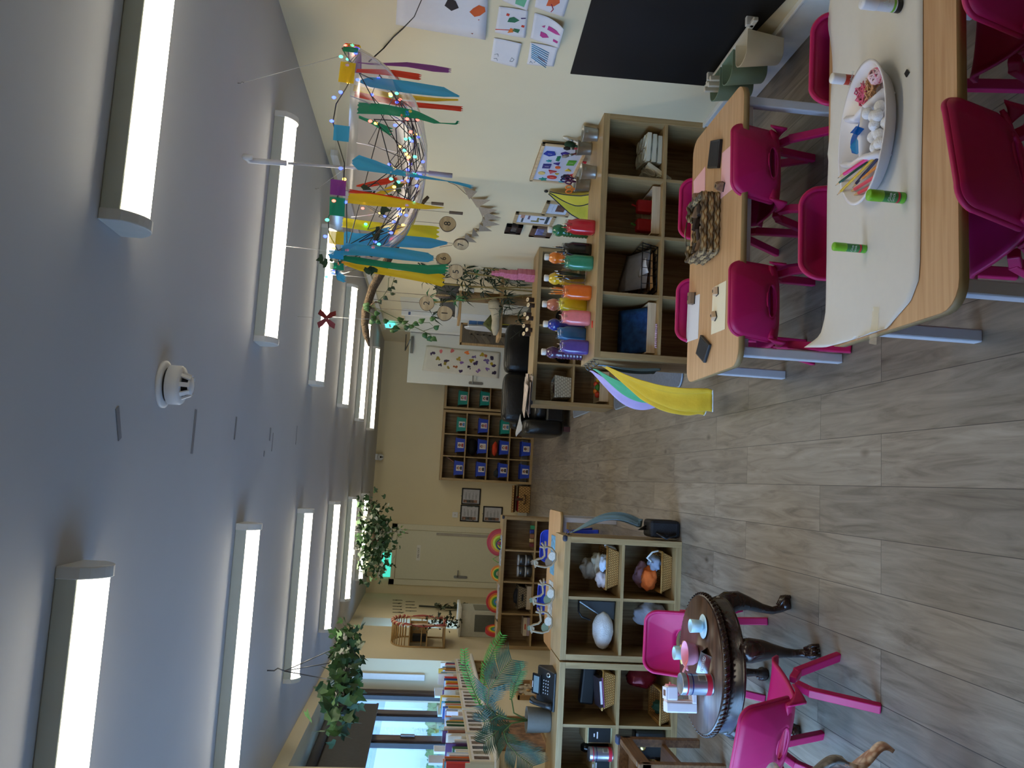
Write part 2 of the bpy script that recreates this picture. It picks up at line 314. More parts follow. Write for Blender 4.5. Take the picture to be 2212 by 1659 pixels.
# glazed patio door near the camera, its white frame just in view at the picture's edge
mb = MB().mat(whitem)
for y0, y1 in ((D0, D0+.09), (3.25, 3.39), (D1-.09, D1)): mb.box((XO+.3, y0, 0), (XO+.37, y1, DH))
mb.box((XO+.3, D0, DH-.09), (XO+.37, D1, DH)); mb.box((XO+.3, D0, 0), (XO+.37, D1, .1))
dr2 = struct(mb, 'door_1', bevel=.004)
MB().mat(pane).box((XO+.33, D0+.08, .09), (XO+.336, D1-.08, DH-.08)).build('glass_pane', dr2)
struct(MB().mat(whitem).box((XL, D1-.02, 0), (XL+.025, D1+.09, DH+.09)).box((XL, D0-.09, DH), (XL+.025, D1+.09, DH+.09)), 'trim_1', bevel=.004)
# far fire door and its frame
a = on(836.5, 1261.5, 'y', YF); b = on(865, 1131, 'y', YF)
dx0, dx1, dz = a.x, b.x, 2.165
mb = MB().mat(mat('door_frame_paint', 'D8D5BF', .5, var=.02))
mb.box((dx0, YF-.03, 0), (dx0+.09, YF, dz)).box((dx1-.09, YF-.03, 0), (dx1, YF, dz)).box((dx0, YF-.03, dz-.09), (dx1, YF, dz))
struct(mb, 'trim_2', bevel=.004)
fd = struct(MB().mat(mat('pale_door_paint', 'D3D2BD', .45, var=.015)).box((dx0+.095, YF-.02, 0), (dx1-.095, YF, dz-.095)), 'door_2', bevel=.003)
chrome = mat('brushed_steel', '9A9C9E', .3, 1, var=.05)
def door_handle(par, x, y, z, s=1, r=None):
    o = MB().mat(chrome); o.prism(rrect(x-.022, z-.11, x+.022, z+.11, .02, 4), -.012, y, ax='y'); o.tube([(x, y-.012, z+.05), (x, y-.05, z+.05), (x+s*.11, y-.055, z+.05)], .009, 8); o.build('door_handle', par, tidy=True)
hp = on(993, 1249, 'y', YF-.02); door_handle(fd, dx0+.16, YF-.02, 1.02)
p = on(904, 1194, 'y', YF-.02)
sg = MB().mat(whitem).box((p.x-.12, YF-.024, p.z-.03), (p.x+.12, YF-.02, p.z+.03)).mat(mat('black_print', '15151A', .6)); sg.text('FIRE EXIT', .04, T(p.x, YF-.0246, p.z) @ RX(90)); sg.build('door_sign', fd)
MB().mat(mat('grey_closer', 'A8A39B', .5)).box((dx1-.115, YF-.035, .55), (dx1-.155, YF-.02, 1.45)).build('finger_guard', fd, bevel=.004)
# ceiling light fittings, two columns of six
whp = mat('white_plastic', 'C9CFC6', .4, var=.01)
glow = bpy.data.materials.new('lit_diffuser'); glow.use_nodes = True; MATS['lit_diffuser'] = glow
gb = glow.node_tree.nodes['Principled BSDF']; gb.inputs['Base Color'].default_value = (.9, .9, .85, 1); gb.inputs['Emission Color'].default_value = (1, .90, .70, 1); gb.inputs['Emission Strength'].default_value = TUBE
def fitting():
    t = thing('ceiling_light', '', 'ceiling light', (0, 0, ZC), 0, 'batten lights on the ceiling'); L_ = 1.12
    prof = [(-.075, 0), (-.075, -.05), (-.055, -.052)]; arc = [(-.052+.104*i/10, -.052-.045*math.sin(PI*i/10)**.8) for i in range(11)]
    MB().mat(whp).box((0, -.075, -.05), (L_, .075, 0)).build('housing', t, bevel=.004)
    mb = MB().mat(glow); mb.prism([(a_[0]*1.35, a_[1]+.003) for a_ in arc], L_-.05, .025, smooth=True, ax='x'); mb.build('diffuser', t)
    for x in (-.006, L_-.024):
        pr = [(-.078, 0), (-.078, -.055)]+[(-.078+.156*i/10, -.055-.048*math.sin(PI*i/10)**.8) for i in range(1, 10)]+[(.078, -.055), (.078, 0)]
        MB().mat(whitem).prism(pr, .03, x, ax='x').build('end_cap', t, bevel=.003)
    return t
fx = fitting(); ords = ['nearest the camera', 'second from the camera', 'third from the camera', 'fourth from the camera', 'fifth from the camera', 'farthest from the camera']
ROWS = [2.12, 3.94, 5.72, 7.5, 9.3, 11.1]
for ci, (x0, nm) in enumerate(((.592, 'window-less wall'), (-1.378, 'window'))):
    for ri, y in enumerate(ROWS):
        lb = 'lit batten light, %s, in the %s row' % (ords[ri], 'streamer-side' if ci == 0 else 'window-side')
        if ci == 0 and ri == 0: fx['label'] = lb; fx.location = (x0, y, ZC)
        else: dup(fx, (x0, y, ZC), 0, lb)
# smoke detector
p = on(352, 830, 'z', ZC)
sd = thing('smoke_detector', 'white round smoke detector on the ceiling between the nearest battens', 'smoke detector', (p.x, p.y, ZC))
wd = mat('white_detector_plastic', 'DADDE2', .45, var=.01)
MB().mat(wd).lathe([(.075, 0), (.075, -.008), (.066, -.012), (.0, -.012)][:3]+[(.055, -.014)], 32).build('base', sd)
MB().mat(mat('dark_slot', '1E2024', .7)).lathe([(.054, -.01), (.054, -.024)], 32).build('gap_ring', sd)
MB().mat(wd).lathe([(.056, -.02), (.062, -.022), (.062, -.055), (.058, -.061), (.035, -.063)], 32).lathe([(.03, -.083), (.028, -.088), (.001, -.09)], 24).build('body', sd)
mb = MB().mat(wd)
for i in range(8): a_ = 2*PI*i/8; mb.bar((.042*math.cos(a_), .042*math.sin(a_), -.06), (.03*math.cos(a_), .03*math.sin(a_), -.088), .014, .006)
mb.build('cage', sd)
MB().mat(MATS['dark_slot']).lathe([(.03, -.06), (.024, -.085)], 20).build('sensor', sd)
# dome security camera at the far ceiling corner of the walkway
p = on(815, 987, 'y', YF-.06)
cc = thing('security_camera', 'small white dome security camera high on the far wall', 'camera', (p.x, YF, p.z))
MB().mat(wd).box((-.05, -.1, -.02), (.05, 0, .07)).build('mount', cc, bevel=.01)
MB().mat(wd).sphere((0, -.1, -.05), .055, 16, 10).build('housing', cc)
MB().mat(mat('black_lens', '08080A', .1)).sphere((0, -.145, -.06), .018, 10, 6).sphere((.0, -.135, -.085), .012, 8, 6).build('lens', cc)
# outside: gravel yard, white garden wall, hedge and a tree, seen through the window
gr = struct(MB().mat(mat('pale_paving', '70767C', .9, var=.1, vs=3)).box((-14, -3, -.3), (XO-.02, 70, -.1)), 'trim_3'); gr.name = 'trim_3'
ow = MB().mat(mat('rendered_house_wall', '9FA6AE', .8, var=.04, vs=2)).box((-9.2, 2, -.1), (-8.9, 70, 2.7)); tag(ow.build('garden_wall'), 'pale rendered garden wall outside beyond the window', 'wall')
tag(MB().mat(mat('slate_roof', '5E6A86', .7, var=.2, vs=14)).prism([(-9.6, 2.6), (-14, 8.5), (-14, 2.6)], 68, 2, ax='y').build('house_roof'), 'slate blue roof outside above the pale wall', 'roof')
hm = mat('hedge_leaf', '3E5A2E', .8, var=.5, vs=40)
mb = MB().mat(hm); rg = random.Random(3)
for i in range(5000):
    x, y, z = rg.uniform(-7.6, -6.7), rg.uniform(8, 40), rg.uniform(-.1, 1.15)
    if i % 3: x = -6.7+rg.uniform(-.1, .08)
    a_, b_ = rg.uniform(0, 6), rg.uniform(-1, 1); s_ = .11
    u_ = V((math.cos(a_)*s_, math.sin(a_)*s_, b_*s_)); v_ = V((0, s_*.6, s_*.8)); c_ = V((x, y, z)); mb.quad(c_-u_, c_-v_, c_+u_, c_+v_)
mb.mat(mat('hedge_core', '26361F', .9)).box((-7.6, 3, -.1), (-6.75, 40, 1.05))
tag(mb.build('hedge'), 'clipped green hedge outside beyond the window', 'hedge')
# ---------------------------------------------------------------- cube shelving
oak_x = wood('oak_board_x', '8F7650', 'AD9368', 'x', .45); oak_z = wood('oak_board_z', '8F7650', 'AD9368', 'z', .45); oak_y = wood('oak_board_y', '94805C', 'B8A078', 'x', .45)
pine = wood('pine_back', '8C7050', 'B39A74', 'z', .6, planks=.11, knots=5)
blackp = mat('black_plastic', '16171A', .4)
def shelf(label, x0, y0, cols, rows, name='cube_shelf', back=True, group=None):
    t = thing(name, label, 'shelf unit', (x0, y0, 0), 0, group); C, I, O, DP = .335, .018, .038, .39
    W = cols*C+(cols-1)*I+2*O; H = rows*C+(rows-1)*I+2*O
    MB().mat(oak_x).box((0, 0, H-O), (W, DP, H)).build('top_board', t, bevel=.0015)
    MB().mat(oak_x).box((O, 0, 0), (W-O, DP, O)).build('bottom_board', t, bevel=.0015)
    for x in (0, W-O): MB().mat(oak_z).box((x, .0, 0), (x+O, DP, H-O)).build('side_panel', t, bevel=.0015)
    for k in range(1, cols): x = O+k*C+(k-1)*I; MB().mat(oak_z).box((x, .006, O), (x+I, DP-.01, H-O)).build('divider', t)
    for k in range(1, rows): z = O+k*C+(k-1)*I; MB().mat(oak_x).box((O, .003, z), (W-O, DP-.01, z+I)).build('shelf_board', t)
    if back: MB().mat(pine).box((O, DP-.008, O), (W-O, DP, H-O)).build('back_panel', t)
    return t, W, H
CZ = lambda r: .038+r*(.335+.018)           # floor height of row r counted from the bottom
CX = lambda c: .038+c*(.335+.018)           # left edge of column c
CY0, DY0, AY0, EY0, FY0 = 4.55, 7.385, 5.218, 9.42, 13.07
CX0, DX0, AX0, BX0, EX0 = .734, .722, -1.085, -1.858, -1.858
shelf('oak cube shelf with paint bottles and jars along its top', CX0, CY0, 4, 2)
shelf('oak cube shelf carrying the pink tower and magazines', DX0, DY0, 4, 2)
shelf('oak two by two cube shelf topped with three wooden hens', AX0, AY0, 2, 2)
shelf('oak two by two cube shelf under the black telephone and palm', BX0, AY0-.01, 2, 2)
shelf('oak cube shelf topped with rainbow arches against the window wall', EX0, EY0, 4, 2)
shelf('tall oak cube shelf of named trays, nearer the framed notices', -.022, FY0, 3, 4)
shelf('tall oak cube shelf half hidden behind the open white door', 1.112, FY0, 3, 4)
cg = mat('grey_corner_guard', '2C3142', .5)
for i, (x, y, nm) in enumerate(((AX0+.762, AY0, 'three wooden hens'), (EX0+1.47, EY0, 'rainbow arches'), (DX0, DY0, 'magazines'))):
    tag(MB().mat(cg).cbox((x-.012 if i < 2 else x+.012, y+.012, .763), (.04, .04, .03)).build('corner_guard', bevel=.012), 'dark rubber corner guard on the shelf with the '+nm, 'corner guard')
# ---------------------------------------------------------------- nursery tables
beech = wood('beech_tabletop', 'B98F62', 'CDA67A', 'x', .42, sc=.8, bump=.05); edge = mat('beech_edge', '9C8258', .5, var=.05)
alu = mat('white_steel_leg', 'C8CBD3', .35, var=.02)
def nursery_table(label, x0, y0, w_, d_, h, name='nursery_table', top=beech, r=.07):
    t = thing(name, label, 'table', (x0, y0, 0))
    MB().mat(edge).prism(rrect(0, 0, w_, d_, r), .024, h-.025, smooth=True).mat(top).prism(rrect(.001, .001, w_-.001, d_-.001, r), .0012, h-.0012, smooth=False).build('tabletop', t)
    for x in (.045, w_-.085):
        for y in (.04, d_-.08): MB().mat(alu).box((x, y, 0), (x+.04, y+.04, h-.026)).build('leg', t, bevel=.005)
    for y in (.05, d_-.075): MB().mat(alu).box((.085, y, h-.062), (w_-.085, y+.025, h-.026)).build('rail', t, bevel=.003)
    for x in (.053, w_-.078): MB().mat(alu).box((x, .08, h-.062), (x+.025, d_-.08, h-.026)).build('rail', t, bevel=.003)
    return t
TH = .46
nursery_table('beech nursery table with stampers, ink pads and seagrass basket', .515, 3.125, 1.2, .66, TH)
nursery_table('beech nursery table covered by the white paper runner', .46, 1.752, 1.2, .64, TH)
# ---------------------------------------------------------------- moulded plastic chairs
def chair(name, label, cm, s=1.0, group=None):
    t = thing(name, label, 'chair', (0, 0, 0), 0, group)
    def seat(u, v):
        x = (u*2-1)*(.165-.012*v*v); a = abs(u*2-1); y = .175-.30*v
        z = .262-.012*math.sin(PI*min(1, v*1.1))+.012*a**3
        if v < .12: z -= .035*(1-v/.12)**2; y -= .004
        if v > .8: z += .05*((v-.8)/.2)**2
        return (x*s, y*s, z*s)
    MB().mat(cm).grid(seat, 16, 16).build('seat', t, solid=.011, off=-1)
    # backrest as rings running from the hand hole out to the rounded outline
    out = rrect(-.158, .0, .158, .235, .055, 8); n = len(out); rings = 7
    hc = (0, .052); vs = []; mb = MB().mat(cm)
    def surf(p, q):
        w_ = 1-.06*(q/.235)
        y = -.118-.065*min(1, q/.235)-.02*math.sin(PI*q/.235)+.05*(p/.158)**2*(1-.3*q/.235)
        if q < .04: y += .03*((.04-q)/.04)**2
        return (p*w_*s, y*s, (.272+q)*s)
    for k in range(rings+1):
        f_ = k/rings
        for i in range(n):
            ox, oz = out[i]; an = math.atan2((oz-hc[1]), (ox-hc[0])); hx = hc[0]+.07*math.cos(an)/1.0; hz = hc[1]+.026*math.sin(an)
            vs.append(surf(hx+(ox-hx)*f_, hz+(oz-hz)*f_))
    fs = [(k*n+i, k*n+(i+1) % n, (k+1)*n+(i+1) % n, (k+1)*n+i) for k in range(rings) for i in range(n)]
    mb.add(vs, fs, True); b = mb.build('backrest', t, solid=.01, off=0)
    mb = MB().mat(cm); mb.tube([V(surf(*p))+V((0, .006, 0))*s for p in out[6:-6]], .0085*s, 8); mb.tube([V(surf(hc[0]+.07*math.cos(2*PI*i/20), hc[1]+.026*math.sin(2*PI*i/20))) for i in range(20)], .006*s, 6, closed=True); mb.build('back_rim', t)
    # side wings between seat and back
    for sx in (-1, 1):
        def wing(u, v): 
            y = -.125+.11*u; top = .262+(.075*(1-u)**2); return ((sx*(.163-.004*v+.006*math.sin(PI*u)))*s, (y-.02*(1-u)*v)*s, (.255+(top-.255)*v)*s)
        MB().mat(cm).grid(wing, 8, 4).build('side_wing', t, solid=.009)
    for sx in (-1, 1):
        for yb, ft in ((.158, 1), (-.168, 0)):
            mb = MB().mat(cm); top = V((sx*.152, .03 if ft else -.0, .238))*s; bot = V((sx*.180, yb, 0))*s; kn = V((sx*.158, (.075 if ft else -.055), .20))*s
            dirv = (bot-kn).normalized()
            mb.bar(kn-dirv*.015, bot, .034*s, .026*s, (0, 1, 0)); mb.bar(kn-dirv*.01+V((sx*.013, 0, 0)), bot+V((sx*.013, 0, .0)), .008*s, .012*s, (0, 1, 0)); mb.bar(top, kn, .03*s, .03*s, (0, 1, 0))
            o = mb.build('leg', t, bevel=.005)
    return t
pink = mat('magenta_plastic', 'BB1A5C', .42, var=.03, spec=.4); bluep = mat('blue_chair_plastic', '2B4BD8', .42, var=.03)
c0 = chair('plastic_chair', 'magenta chair at the stamping table, back to camera, beside the pink papers', pink)
c0.location = (1.372, 3.28, 0); c0.rotation_euler.z = R(2)
def pc(x, y, a, lb): return dup(c0, (x, y, 0), R(a), lb)
pc(.785, 3.27, 1, 'magenta chair at the stamping table, back to camera, beside the cream paper')
pc(.875, 3.655, 180, 'magenta chair between oak shelf and stamping table, behind the white paper')
pc(1.385, 3.655, 180, 'magenta chair between oak shelf and stamping table, behind the seagrass basket')
pc(.857, 2.32, 181, 'magenta chair behind the paper-covered table, facing the small glue stick')
pc(1.412, 2.255, 178, 'magenta chair behind the paper-covered table, facing the red glue stick')
pc(.795, 1.865, 12, 'magenta chair on the near side of the paper-covered table, backrest in full view')
pc(1.30, 1.80, -6, 'magenta chair on the near side of the paper-covered table, cut off by the frame')
pc(-.835, 3.10, -21, 'magenta chair turned away beside the carved round table, in front of it')
pc(-.765, 4.03, 178, 'magenta chair on the far side of the carved round table')
# ---------------------------------------------------------------- carved round table with its play things
maho = wood('mahogany_dark', '1C100C', '38211A', 'x', .22, bump=.1); mahot = wood('mahogany_top', '4A3327', '6B4C3A', 'x', .3, sc=.6, bump=.04)
RC, RH = V((-.742, 3.61)), .42
rt = thing('carved_round_table', 'dark carved round table with cabriole legs holding toy cups and a tin', 'table', (RC.x, RC.y, 0))
MB().mat(mahot).lathe([(.0, RH-.006), (.284, RH-.006), (.286, RH-.001), (.001, RH)], 64, cap=False).build('tabletop', rt)
mb = MB().mat(maho); mb.lathe([(.284, RH-.004), (.294, RH-.006), (.299, RH-.016), (.296, RH-.028), (.289, RH-.034)], 72, cap=False)
for i in range(72):
    a = 2*PI*i/72; mb.M = RZ(math.degrees(a)) @ T(.297, 0, RH-.018) @ RX(35); mb.sphere((0, 0, 0), .0135, 6, 5, (.55, .55, 1.25))
mb.M = Matrix(); mb.build('carved_rim', rt)
MB().mat(maho).lathe([(.284, RH-.034), (.284, RH-.088), (.290, RH-.090), (.292, RH-.097), (.286, RH-.102), (.26, RH-.102), (.26, RH-.034)], 64).build('apron', rt)
for k, an in enumerate((5, -66, 110, 200)):
    a = R(an); d = V((math.cos(a), math.sin(a), 0)); s_ = V((-d.y, d.x, 0)); mb = MB().mat(maho)
    prof = [(.235, .325, .05), (.262, .285, .052), (.272, .24, .043), (.262, .19, .030), (.244, .13, .021), (.236, .08, .017), (.245, .045, .018), (.262, .028, .028), (.27, .012, .03)]
    mb.tube([d*r_+V((0, 0, z_)) for r_, z_, w_ in prof], [w_ for _, _, w_ in prof], 12); mb.sphere(d*.27+V((0, 0, .024)), .03, 12, 8, (1.1, 1.1, .8))
    for q in range(-2, 3): mb.tube([d*.275+s_*q*.018+V((0, 0, .31)), d*.305+s_*q*.013+V((0, 0, .27)), d*.292+s_*q*.008+V((0, 0, .22))], .006, 6)
    for q in (-1, 0, 1): mb.tube([d*.262+s_*q*.014+V((0, 0, .05)), d*.297+s_*q*.02+V((0, 0, .028)), d*.30+s_*q*.02+V((0, 0, .004))], .008, 6)
    mb.build('leg', rt)
RT = RH+.0005
def spot(x, y, z=RT): p = on(x, y, 'z', z); return (p.x, p.y, z)
lb = mat('pale_blue_plastic', 'BFE3F2', .35, var=.01); pk = mat('pink_toy_plastic', 'F0A0B4', .4, var=.01); ye = mat('yellow_toy_plastic', 'F0DC84', .4)
def mug(name, label, loc, sau=True, rz=0, m_=lb, z=0):
    t = thing(name, label, 'toy cup', loc, R(rz))
    MB().mat(m_).lathe([(.022, .008+z), (.026, .012+z), (.029, .06+z), (.0265, .06+z), (.024, .014+z), (.001, .012+z)], 28).build('cup', t)
    MB().mat(m_).tube([(.027, 0, .05+z), (.045, 0, .048+z), (.047, 0, .026+z), (.026, 0, .02+z)], .0045, 8).build('handle', t)
    return t
t = mug('toy_cup', 'pale blue toy cup standing on its saucer on the round table', spot(1522, 1353), rz=100)
sc = thing('toy_saucer', 'pale blue toy saucer under the single cup on the round table', 'toy saucer', spot(1522, 1353))
MB().mat(lb).lathe([(.001, 0), (.024, 0), (.05, .006), (.052, .008), (.049, .009), (.022, .004), (.001, .004)], 36, cap=False).build('dish', sc); t.location.z += .0045
p = spot(1478, 1412); yl = thing('toy_saucer', 'yellow flower-shaped toy saucer under the blue cup and pink pot', 'toy saucer', (p[0], p[1], RT))
mb = MB().mat(ye)
for i in range(5): mb.lathe([(.001, 0), (.021, 0), (.024, .005), (.001, .005)], 18, c=(.035*math.cos(i*2*PI/5), .035*math.sin(i*2*PI/5), 0))
mb.lathe([(.001, 0), (.03, 0), (.03, .0052), (.001, .0052)], 20); mb.build('dish', yl)
p = spot(1482, 1412); mug('toy_cup', 'pale blue toy cup on the yellow saucer behind the pink pot', (p[0], p[1], RT+.0055), rz=60, z=-.008)
p = spot(1497, 1413); pp = thing('toy_pot', 'pink toy pot with a pink spoon in it', 'toy pot', (p[0]+.012, p[1]-.052, RT), R(20))
MB().mat(pk).lathe([(.001, 0), (.03, 0), (.04, .005), (.048, .02), (.053, .055), (.0545, .056), (.051, .054), (.045, .022), (.036, .008), (.001, .006)], 36, cap=False).build('bowl', pp)
MB().mat(pk).tube([(-.05, .0, .05), (-.068, 0, .05), (-.07, 0, .044)], .006, 8).build('handle', pp)
p2 = pp.location; spn = thing('toy_spoon', 'pink toy spoon resting in the pink pot', 'toy spoon', (p2.x, p2.y, RT+.008), R(0))
mb = MB().mat(mat('salmon_toy_plastic', 'EE8F8A', .4)); mb.tube([(-.005, -.0, .012), (-.03, -.01, .036), (-.075, -.028, .062)], .0045, 8); mb.sphere((.004, 0, .01), .016, 12, 8, (1.2, .8, .35)); mb.build('spoon', spn)
# RESERVED plate
p = spot(1532, 1447); st = mat('polished_steel', 'A4A7AC', .18, 1, var=.03)
rs = thing('reserved_sign', 'folded steel table sign reading RESERVED between pink pot and tin', 'sign', (p[0]+.01, p[1]+.0, RT), R(-28))
mb = MB().mat(st); mb.M = T(0, 0, 0) @ RX(-38); mb.box((-.055, 0, 0), (.055, .0012, .05)); mb.M = T(0, .062, 0) @ RX(38); mb.box((-.055, -.0012, 0), (.055, 0, .05)); mb.M = Matrix(); mb.build('plate', rs)
mb = MB().mat(mat('engraved_white', 'F2F4F6', .3)); mb.text('RESERVED', .018, T(0, 0, 0) @ RX(-38) @ T(0, -.0005, .028) @ RX(90)); mb.build('lettering', rs)
# tin with red bands
def tin(label, loc, sc_=1, h=.135, r=.043):
    t = thing('food_tin', label, 'tin', loc); a = mat('tinplate', 'A9AAB4', .3, .85, var=.04); rd = mat('red_tin_band', 'C22B44', .35); bl = mat('blue_tin_band', '29306B', .35)
    mb = MB().mat(a); mb.lathe([(.001, 0), (r, 0), (r+.001, .003), (r, .006), (r, h-.035)], 40, cap=False); mb.build('body', t)
    mb = MB().mat(a); mb.lathe([(r+.0015, h-.034), (r+.0015, h-.002), (r, h), (r-.004, h-.001), (.001, h-.003)], 40, cap=False); mb.build('lid', t)
    mb = MB().mat(rd).lathe([(r+.0008, .008), (r+.0008, .030)], 40, cap=False).lathe([(r+.0022, h-.026), (r+.0022, h-.020)], 40, cap=False); mb.mat(rd).lathe([(r+.0006, .03), (r+.0006, h-.052)], 12, c=(0, 0, 0), arc=.9, cap=False); mb.mat(bl).lathe([(r+.0009, h-.047), (r+.0009, h-.042)], 40, cap=False)
    mb.build('printed_band', t)
    mb = MB().mat(mat('label_white', 'D8D8D2', .5)); 
    def lab(u, v): a_ = R(-60)+u*.62; return ((r+.001)*math.cos(a_), (r+.001)*math.sin(a_), .032+v*.036)
    mb.grid(lab, 6, 1); mb.mat(MATS['black_print'])
    for i in range(13):
        a0 = R(-58)+i*.043; mb.add([((r+.0014)*math.cos(q), (r+.0014)*math.sin(q), z) for q, z in ((a0, .036), (a0+.018+.012*(i % 3 == 0), .036), (a0+.018+.012*(i % 3 == 0), .064), (a0, .064))], [(0, 1, 2, 3)], False)
    mb.build('barcode_label', t); return t
p = on(1542, 1483, 'z', RT); tin('round metal tin with red and blue bands on the carved table', (p.x, p.y+.03, RT))
# toy coffee machine
p = on(1506, 1530, 'z', RT); tm = thing('toy_coffee_machine', 'white and pink toy coffee machine on the carved round table', 'toy coffee machine', (p.x, p.y, RT), R(8))
wt = mat('toy_white_plastic', 'E9E6F0', .35, var=.01); bg = mat('toy_beige_plastic', 'E4C4B4', .4, var=.01)
mb = MB().mat(wt); mb.prism(rrect(-.022, 0, .022, .06, .008), .135, 0); mb.build('column', tm, bevel=.002)
MB().mat(wt).prism(rrect(.015, -.002, .075, .058, .01), .02, 0).build('foot', tm, bevel=.003)
MB().mat(bg).prism(rrect(.022, .004, .03, .056, .003), .13, .004).build('trim_strip', tm)
MB().mat(wt).box((.03, -.002, .085), (.088, .06, .132)).build('head', tm, bevel=.006)
MB().mat(pk).box((.088, .004, .09), (.093, .054, .128)).cbox((.097, .03, .112), (.012, .012, .008)).build('button_panel', tm, bevel=.002)
mb = MB().mat(wt).box((.032, .0, .132), (.082, .058, .138)).mat(mat('brown_bean', '6B4536', .5)).box((.045, .012, .1381), (.07, .044, .1388)); mb.build('hopper', tm)
MB().mat(pk).lathe([(.001, .072), (.011, .072), (.011, .086), (.001, .086)], 14, c=(.055, .03, 0)).build('spout', tm)
# crocheted blanket draped over the chair back that is just out of the picture
def croch(name, h1, h2):
    mt = mat(name, h1, .95, var=.15, vs=60, sheen=.4); nt = mt.node_tree; L = nt.links.new; b = nt.nodes['Principled BSDF']; tc = nt.nodes['Texture Coordinate']
    wv = nt.nodes.new('ShaderNodeTexVoronoi'); wv.inputs['Scale'].default_value = 42; L(tc.outputs['Object'], wv.inputs['Vector'])
    cr = nt.nodes.new('ShaderNodeValToRGB'); cr.color_ramp.elements[0].color = hexc(h1)+(1,); cr.color_ramp.elements[1].color = hexc(h2)+(1,); cr.color_ramp.elements[0].position = .25; cr.color_ramp.elements[1].position = .6
    L(wv.outputs[0], cr.inputs[0]); L(cr.outputs[0], b.inputs['Base Color']); bp = nt.nodes.new('ShaderNodeBump'); bp.invert = True; bp.inputs['Distance'].default_value = .006; bp.inputs['Strength'].default_value = 1; L(wv.outputs[0], bp.inputs['Height']); L(bp.outputs[0], b.inputs['Normal']); return mt
ca, cb, cc_ = croch('crochet_peach', 'F1DCC8', 'B98E78'), croch('crochet_grey', 'ADA69E', '6F6A64'), croch('crochet_pastel', 'E8D8E4', 'A8B8D8')
bk = thing('crochet_blanket', 'peach and grey crocheted blanket hanging at the frame edge by the magenta chair', 'blanket', (-.865, 2.46, .19))
def strip(z0, z1, dx, dy, wob):
    def fn(u, v):
        a = u*PI*1.15-.25; z = z0+(z1-z0)*v; r_ = .075+.018*math.sin(v*7+wob)+.012*math.sin(u*9+v*3+wob)
        return (dx+.03*v*0+r_*math.cos(a)*1.0+.035*(.5-v)*1, dy+.30*u-.15, z+.006*math.sin(u*24))
    return fn
for nm, mt, z0, z1, dx in (('hem', ca, .10, .245, .06), ('body', cb, .235, .44, .02), ('shoulder', cc_, .43, .52, -.005)):
    mb = MB().mat(mt); mb.smooth = True; f_ = strip(z0, z1, dx, 0, .5)
    mb.grid(f_, 40, 18); mb.build(nm, bk, solid=.012)
mb = MB().mat(ca); f_ = strip(.05, .24, .03, -.1, 2.2); mb.grid(f_, 40, 18); mb.build('hem', bk, solid=.012)
ch = thing('wooden_chair', 'dark wooden chair under the crocheted blanket at the frame edge', 'chair', (-.93, 2.46, 0)); dk = wood('dark_oak_brown', '4A2F1E', '6E4A30', 'z', .4)
for x in (-.3, -.02):
    for y in (-.16, .16): MB().mat(dk).box((x-.018, y-.018, 0), (x+.018, y+.018, .68 if x > -.1 else .26)).build('leg', ch, bevel=.004)
MB().mat(dk).box((-.32, -.18, .25), (0, .18, .275)).build('seat', ch, bevel=.006); MB().mat(dk).box((-.03, -.18, .5), (-.008, .18, .68)).build('backrest', ch, bevel=.005)
# brown wooden book box on legs in the corner by the telephone shelf
p = on(1358, 1645, 'z', .52); wb = thing('book_stand', 'brown wooden book stand with corner guard near the telephone shelf', 'book stand', (-1.68, 4.36, 0), R(0)); bo = wood('warm_brown_oak', '5B3C25', '84603F', 'y', .35)
for x in (-.2, .22):
    for y in (0, .42): MB().mat(bo).box((x, y, 0), (x+.045, y+.045, .45)).build('leg', wb, bevel=.003)
for x in (-.2, .235): MB().mat(bo).box((x, .045, .40), (x+.03, .42, .47)).build('side_rail', wb, bevel=.004)
for y in (0, .435): MB().mat(bo).box((-.2, y, .40), (.265, y+.03, .47)).build('end_rail', wb, bevel=.004)
MB().mat(bo).box((-.17, .03, .2), (.235, .435, .225)).box((-.17, .03, .40), (.235, .435, .412)).build('shelf_board', wb)
MB().mat(mat('blue_corner_guard', '39435F', .5)).cbox((.25, .45, .475), (.05, .05, .025)).build('corner_guard', wb, bevel=.01)
pgm = mat('book_paper', 'DDD8C6', .7, var=.05)
for i in range(4): tag(MB().mat(pgm).box((-.13+i*.055, .08, .413), (-.095+i*.055, .36, .60+.012*(i % 2))).build('board_book', loc=(-1.68, 4.36, 0), bevel=.002), 'white picture book standing in the brown wooden book stand', 'book', 'white books in the brown stand')
# ---------------------------------------------------------------- paint bottles and jars on the near oak shelf
TZ = .762
clr = glassy('clear_plastic', (.97, .98, .98), .06); capm = mat('milky_cap', 'E9E6DE', .4, trans=.2)
def shut(name, h): return mat(name, h, .22, spec=.6, coat=.6, var=.05, vs=60)
def bottle(label, px, py, h, z=TZ, ax=None, ht=.255, dark=False):
    p = on(px, py, 'z', z); t = thing('paint_bottle', label, 'bottle', (p.x, p.y, z)); c = shut('paint_'+h, h); k = ht/.255
    prof = [(.001, 0), (.03, 0), (.036, .004)]
    for i in range(7): z0 = .012+i*.02; prof += [(.0375, z0), (.033, z0+.008), (.0375, z0+.018)]
    prof += [(.030, .158), (.0385, .178), (.038, .195), (.028, .216), (.019, .226), (.018, .232)]
    MB().mat(c).lathe([(r, z_*k) for r, z_ in prof], 28, cap=False).build('body', t)
    MB().mat(capm).lathe([(.018, .226*k), (.0205, .230*k), (.0205, .252*k), (.018, .255*k), (.001, .255*k)], 24, cap=False).build('cap', t)
    return t
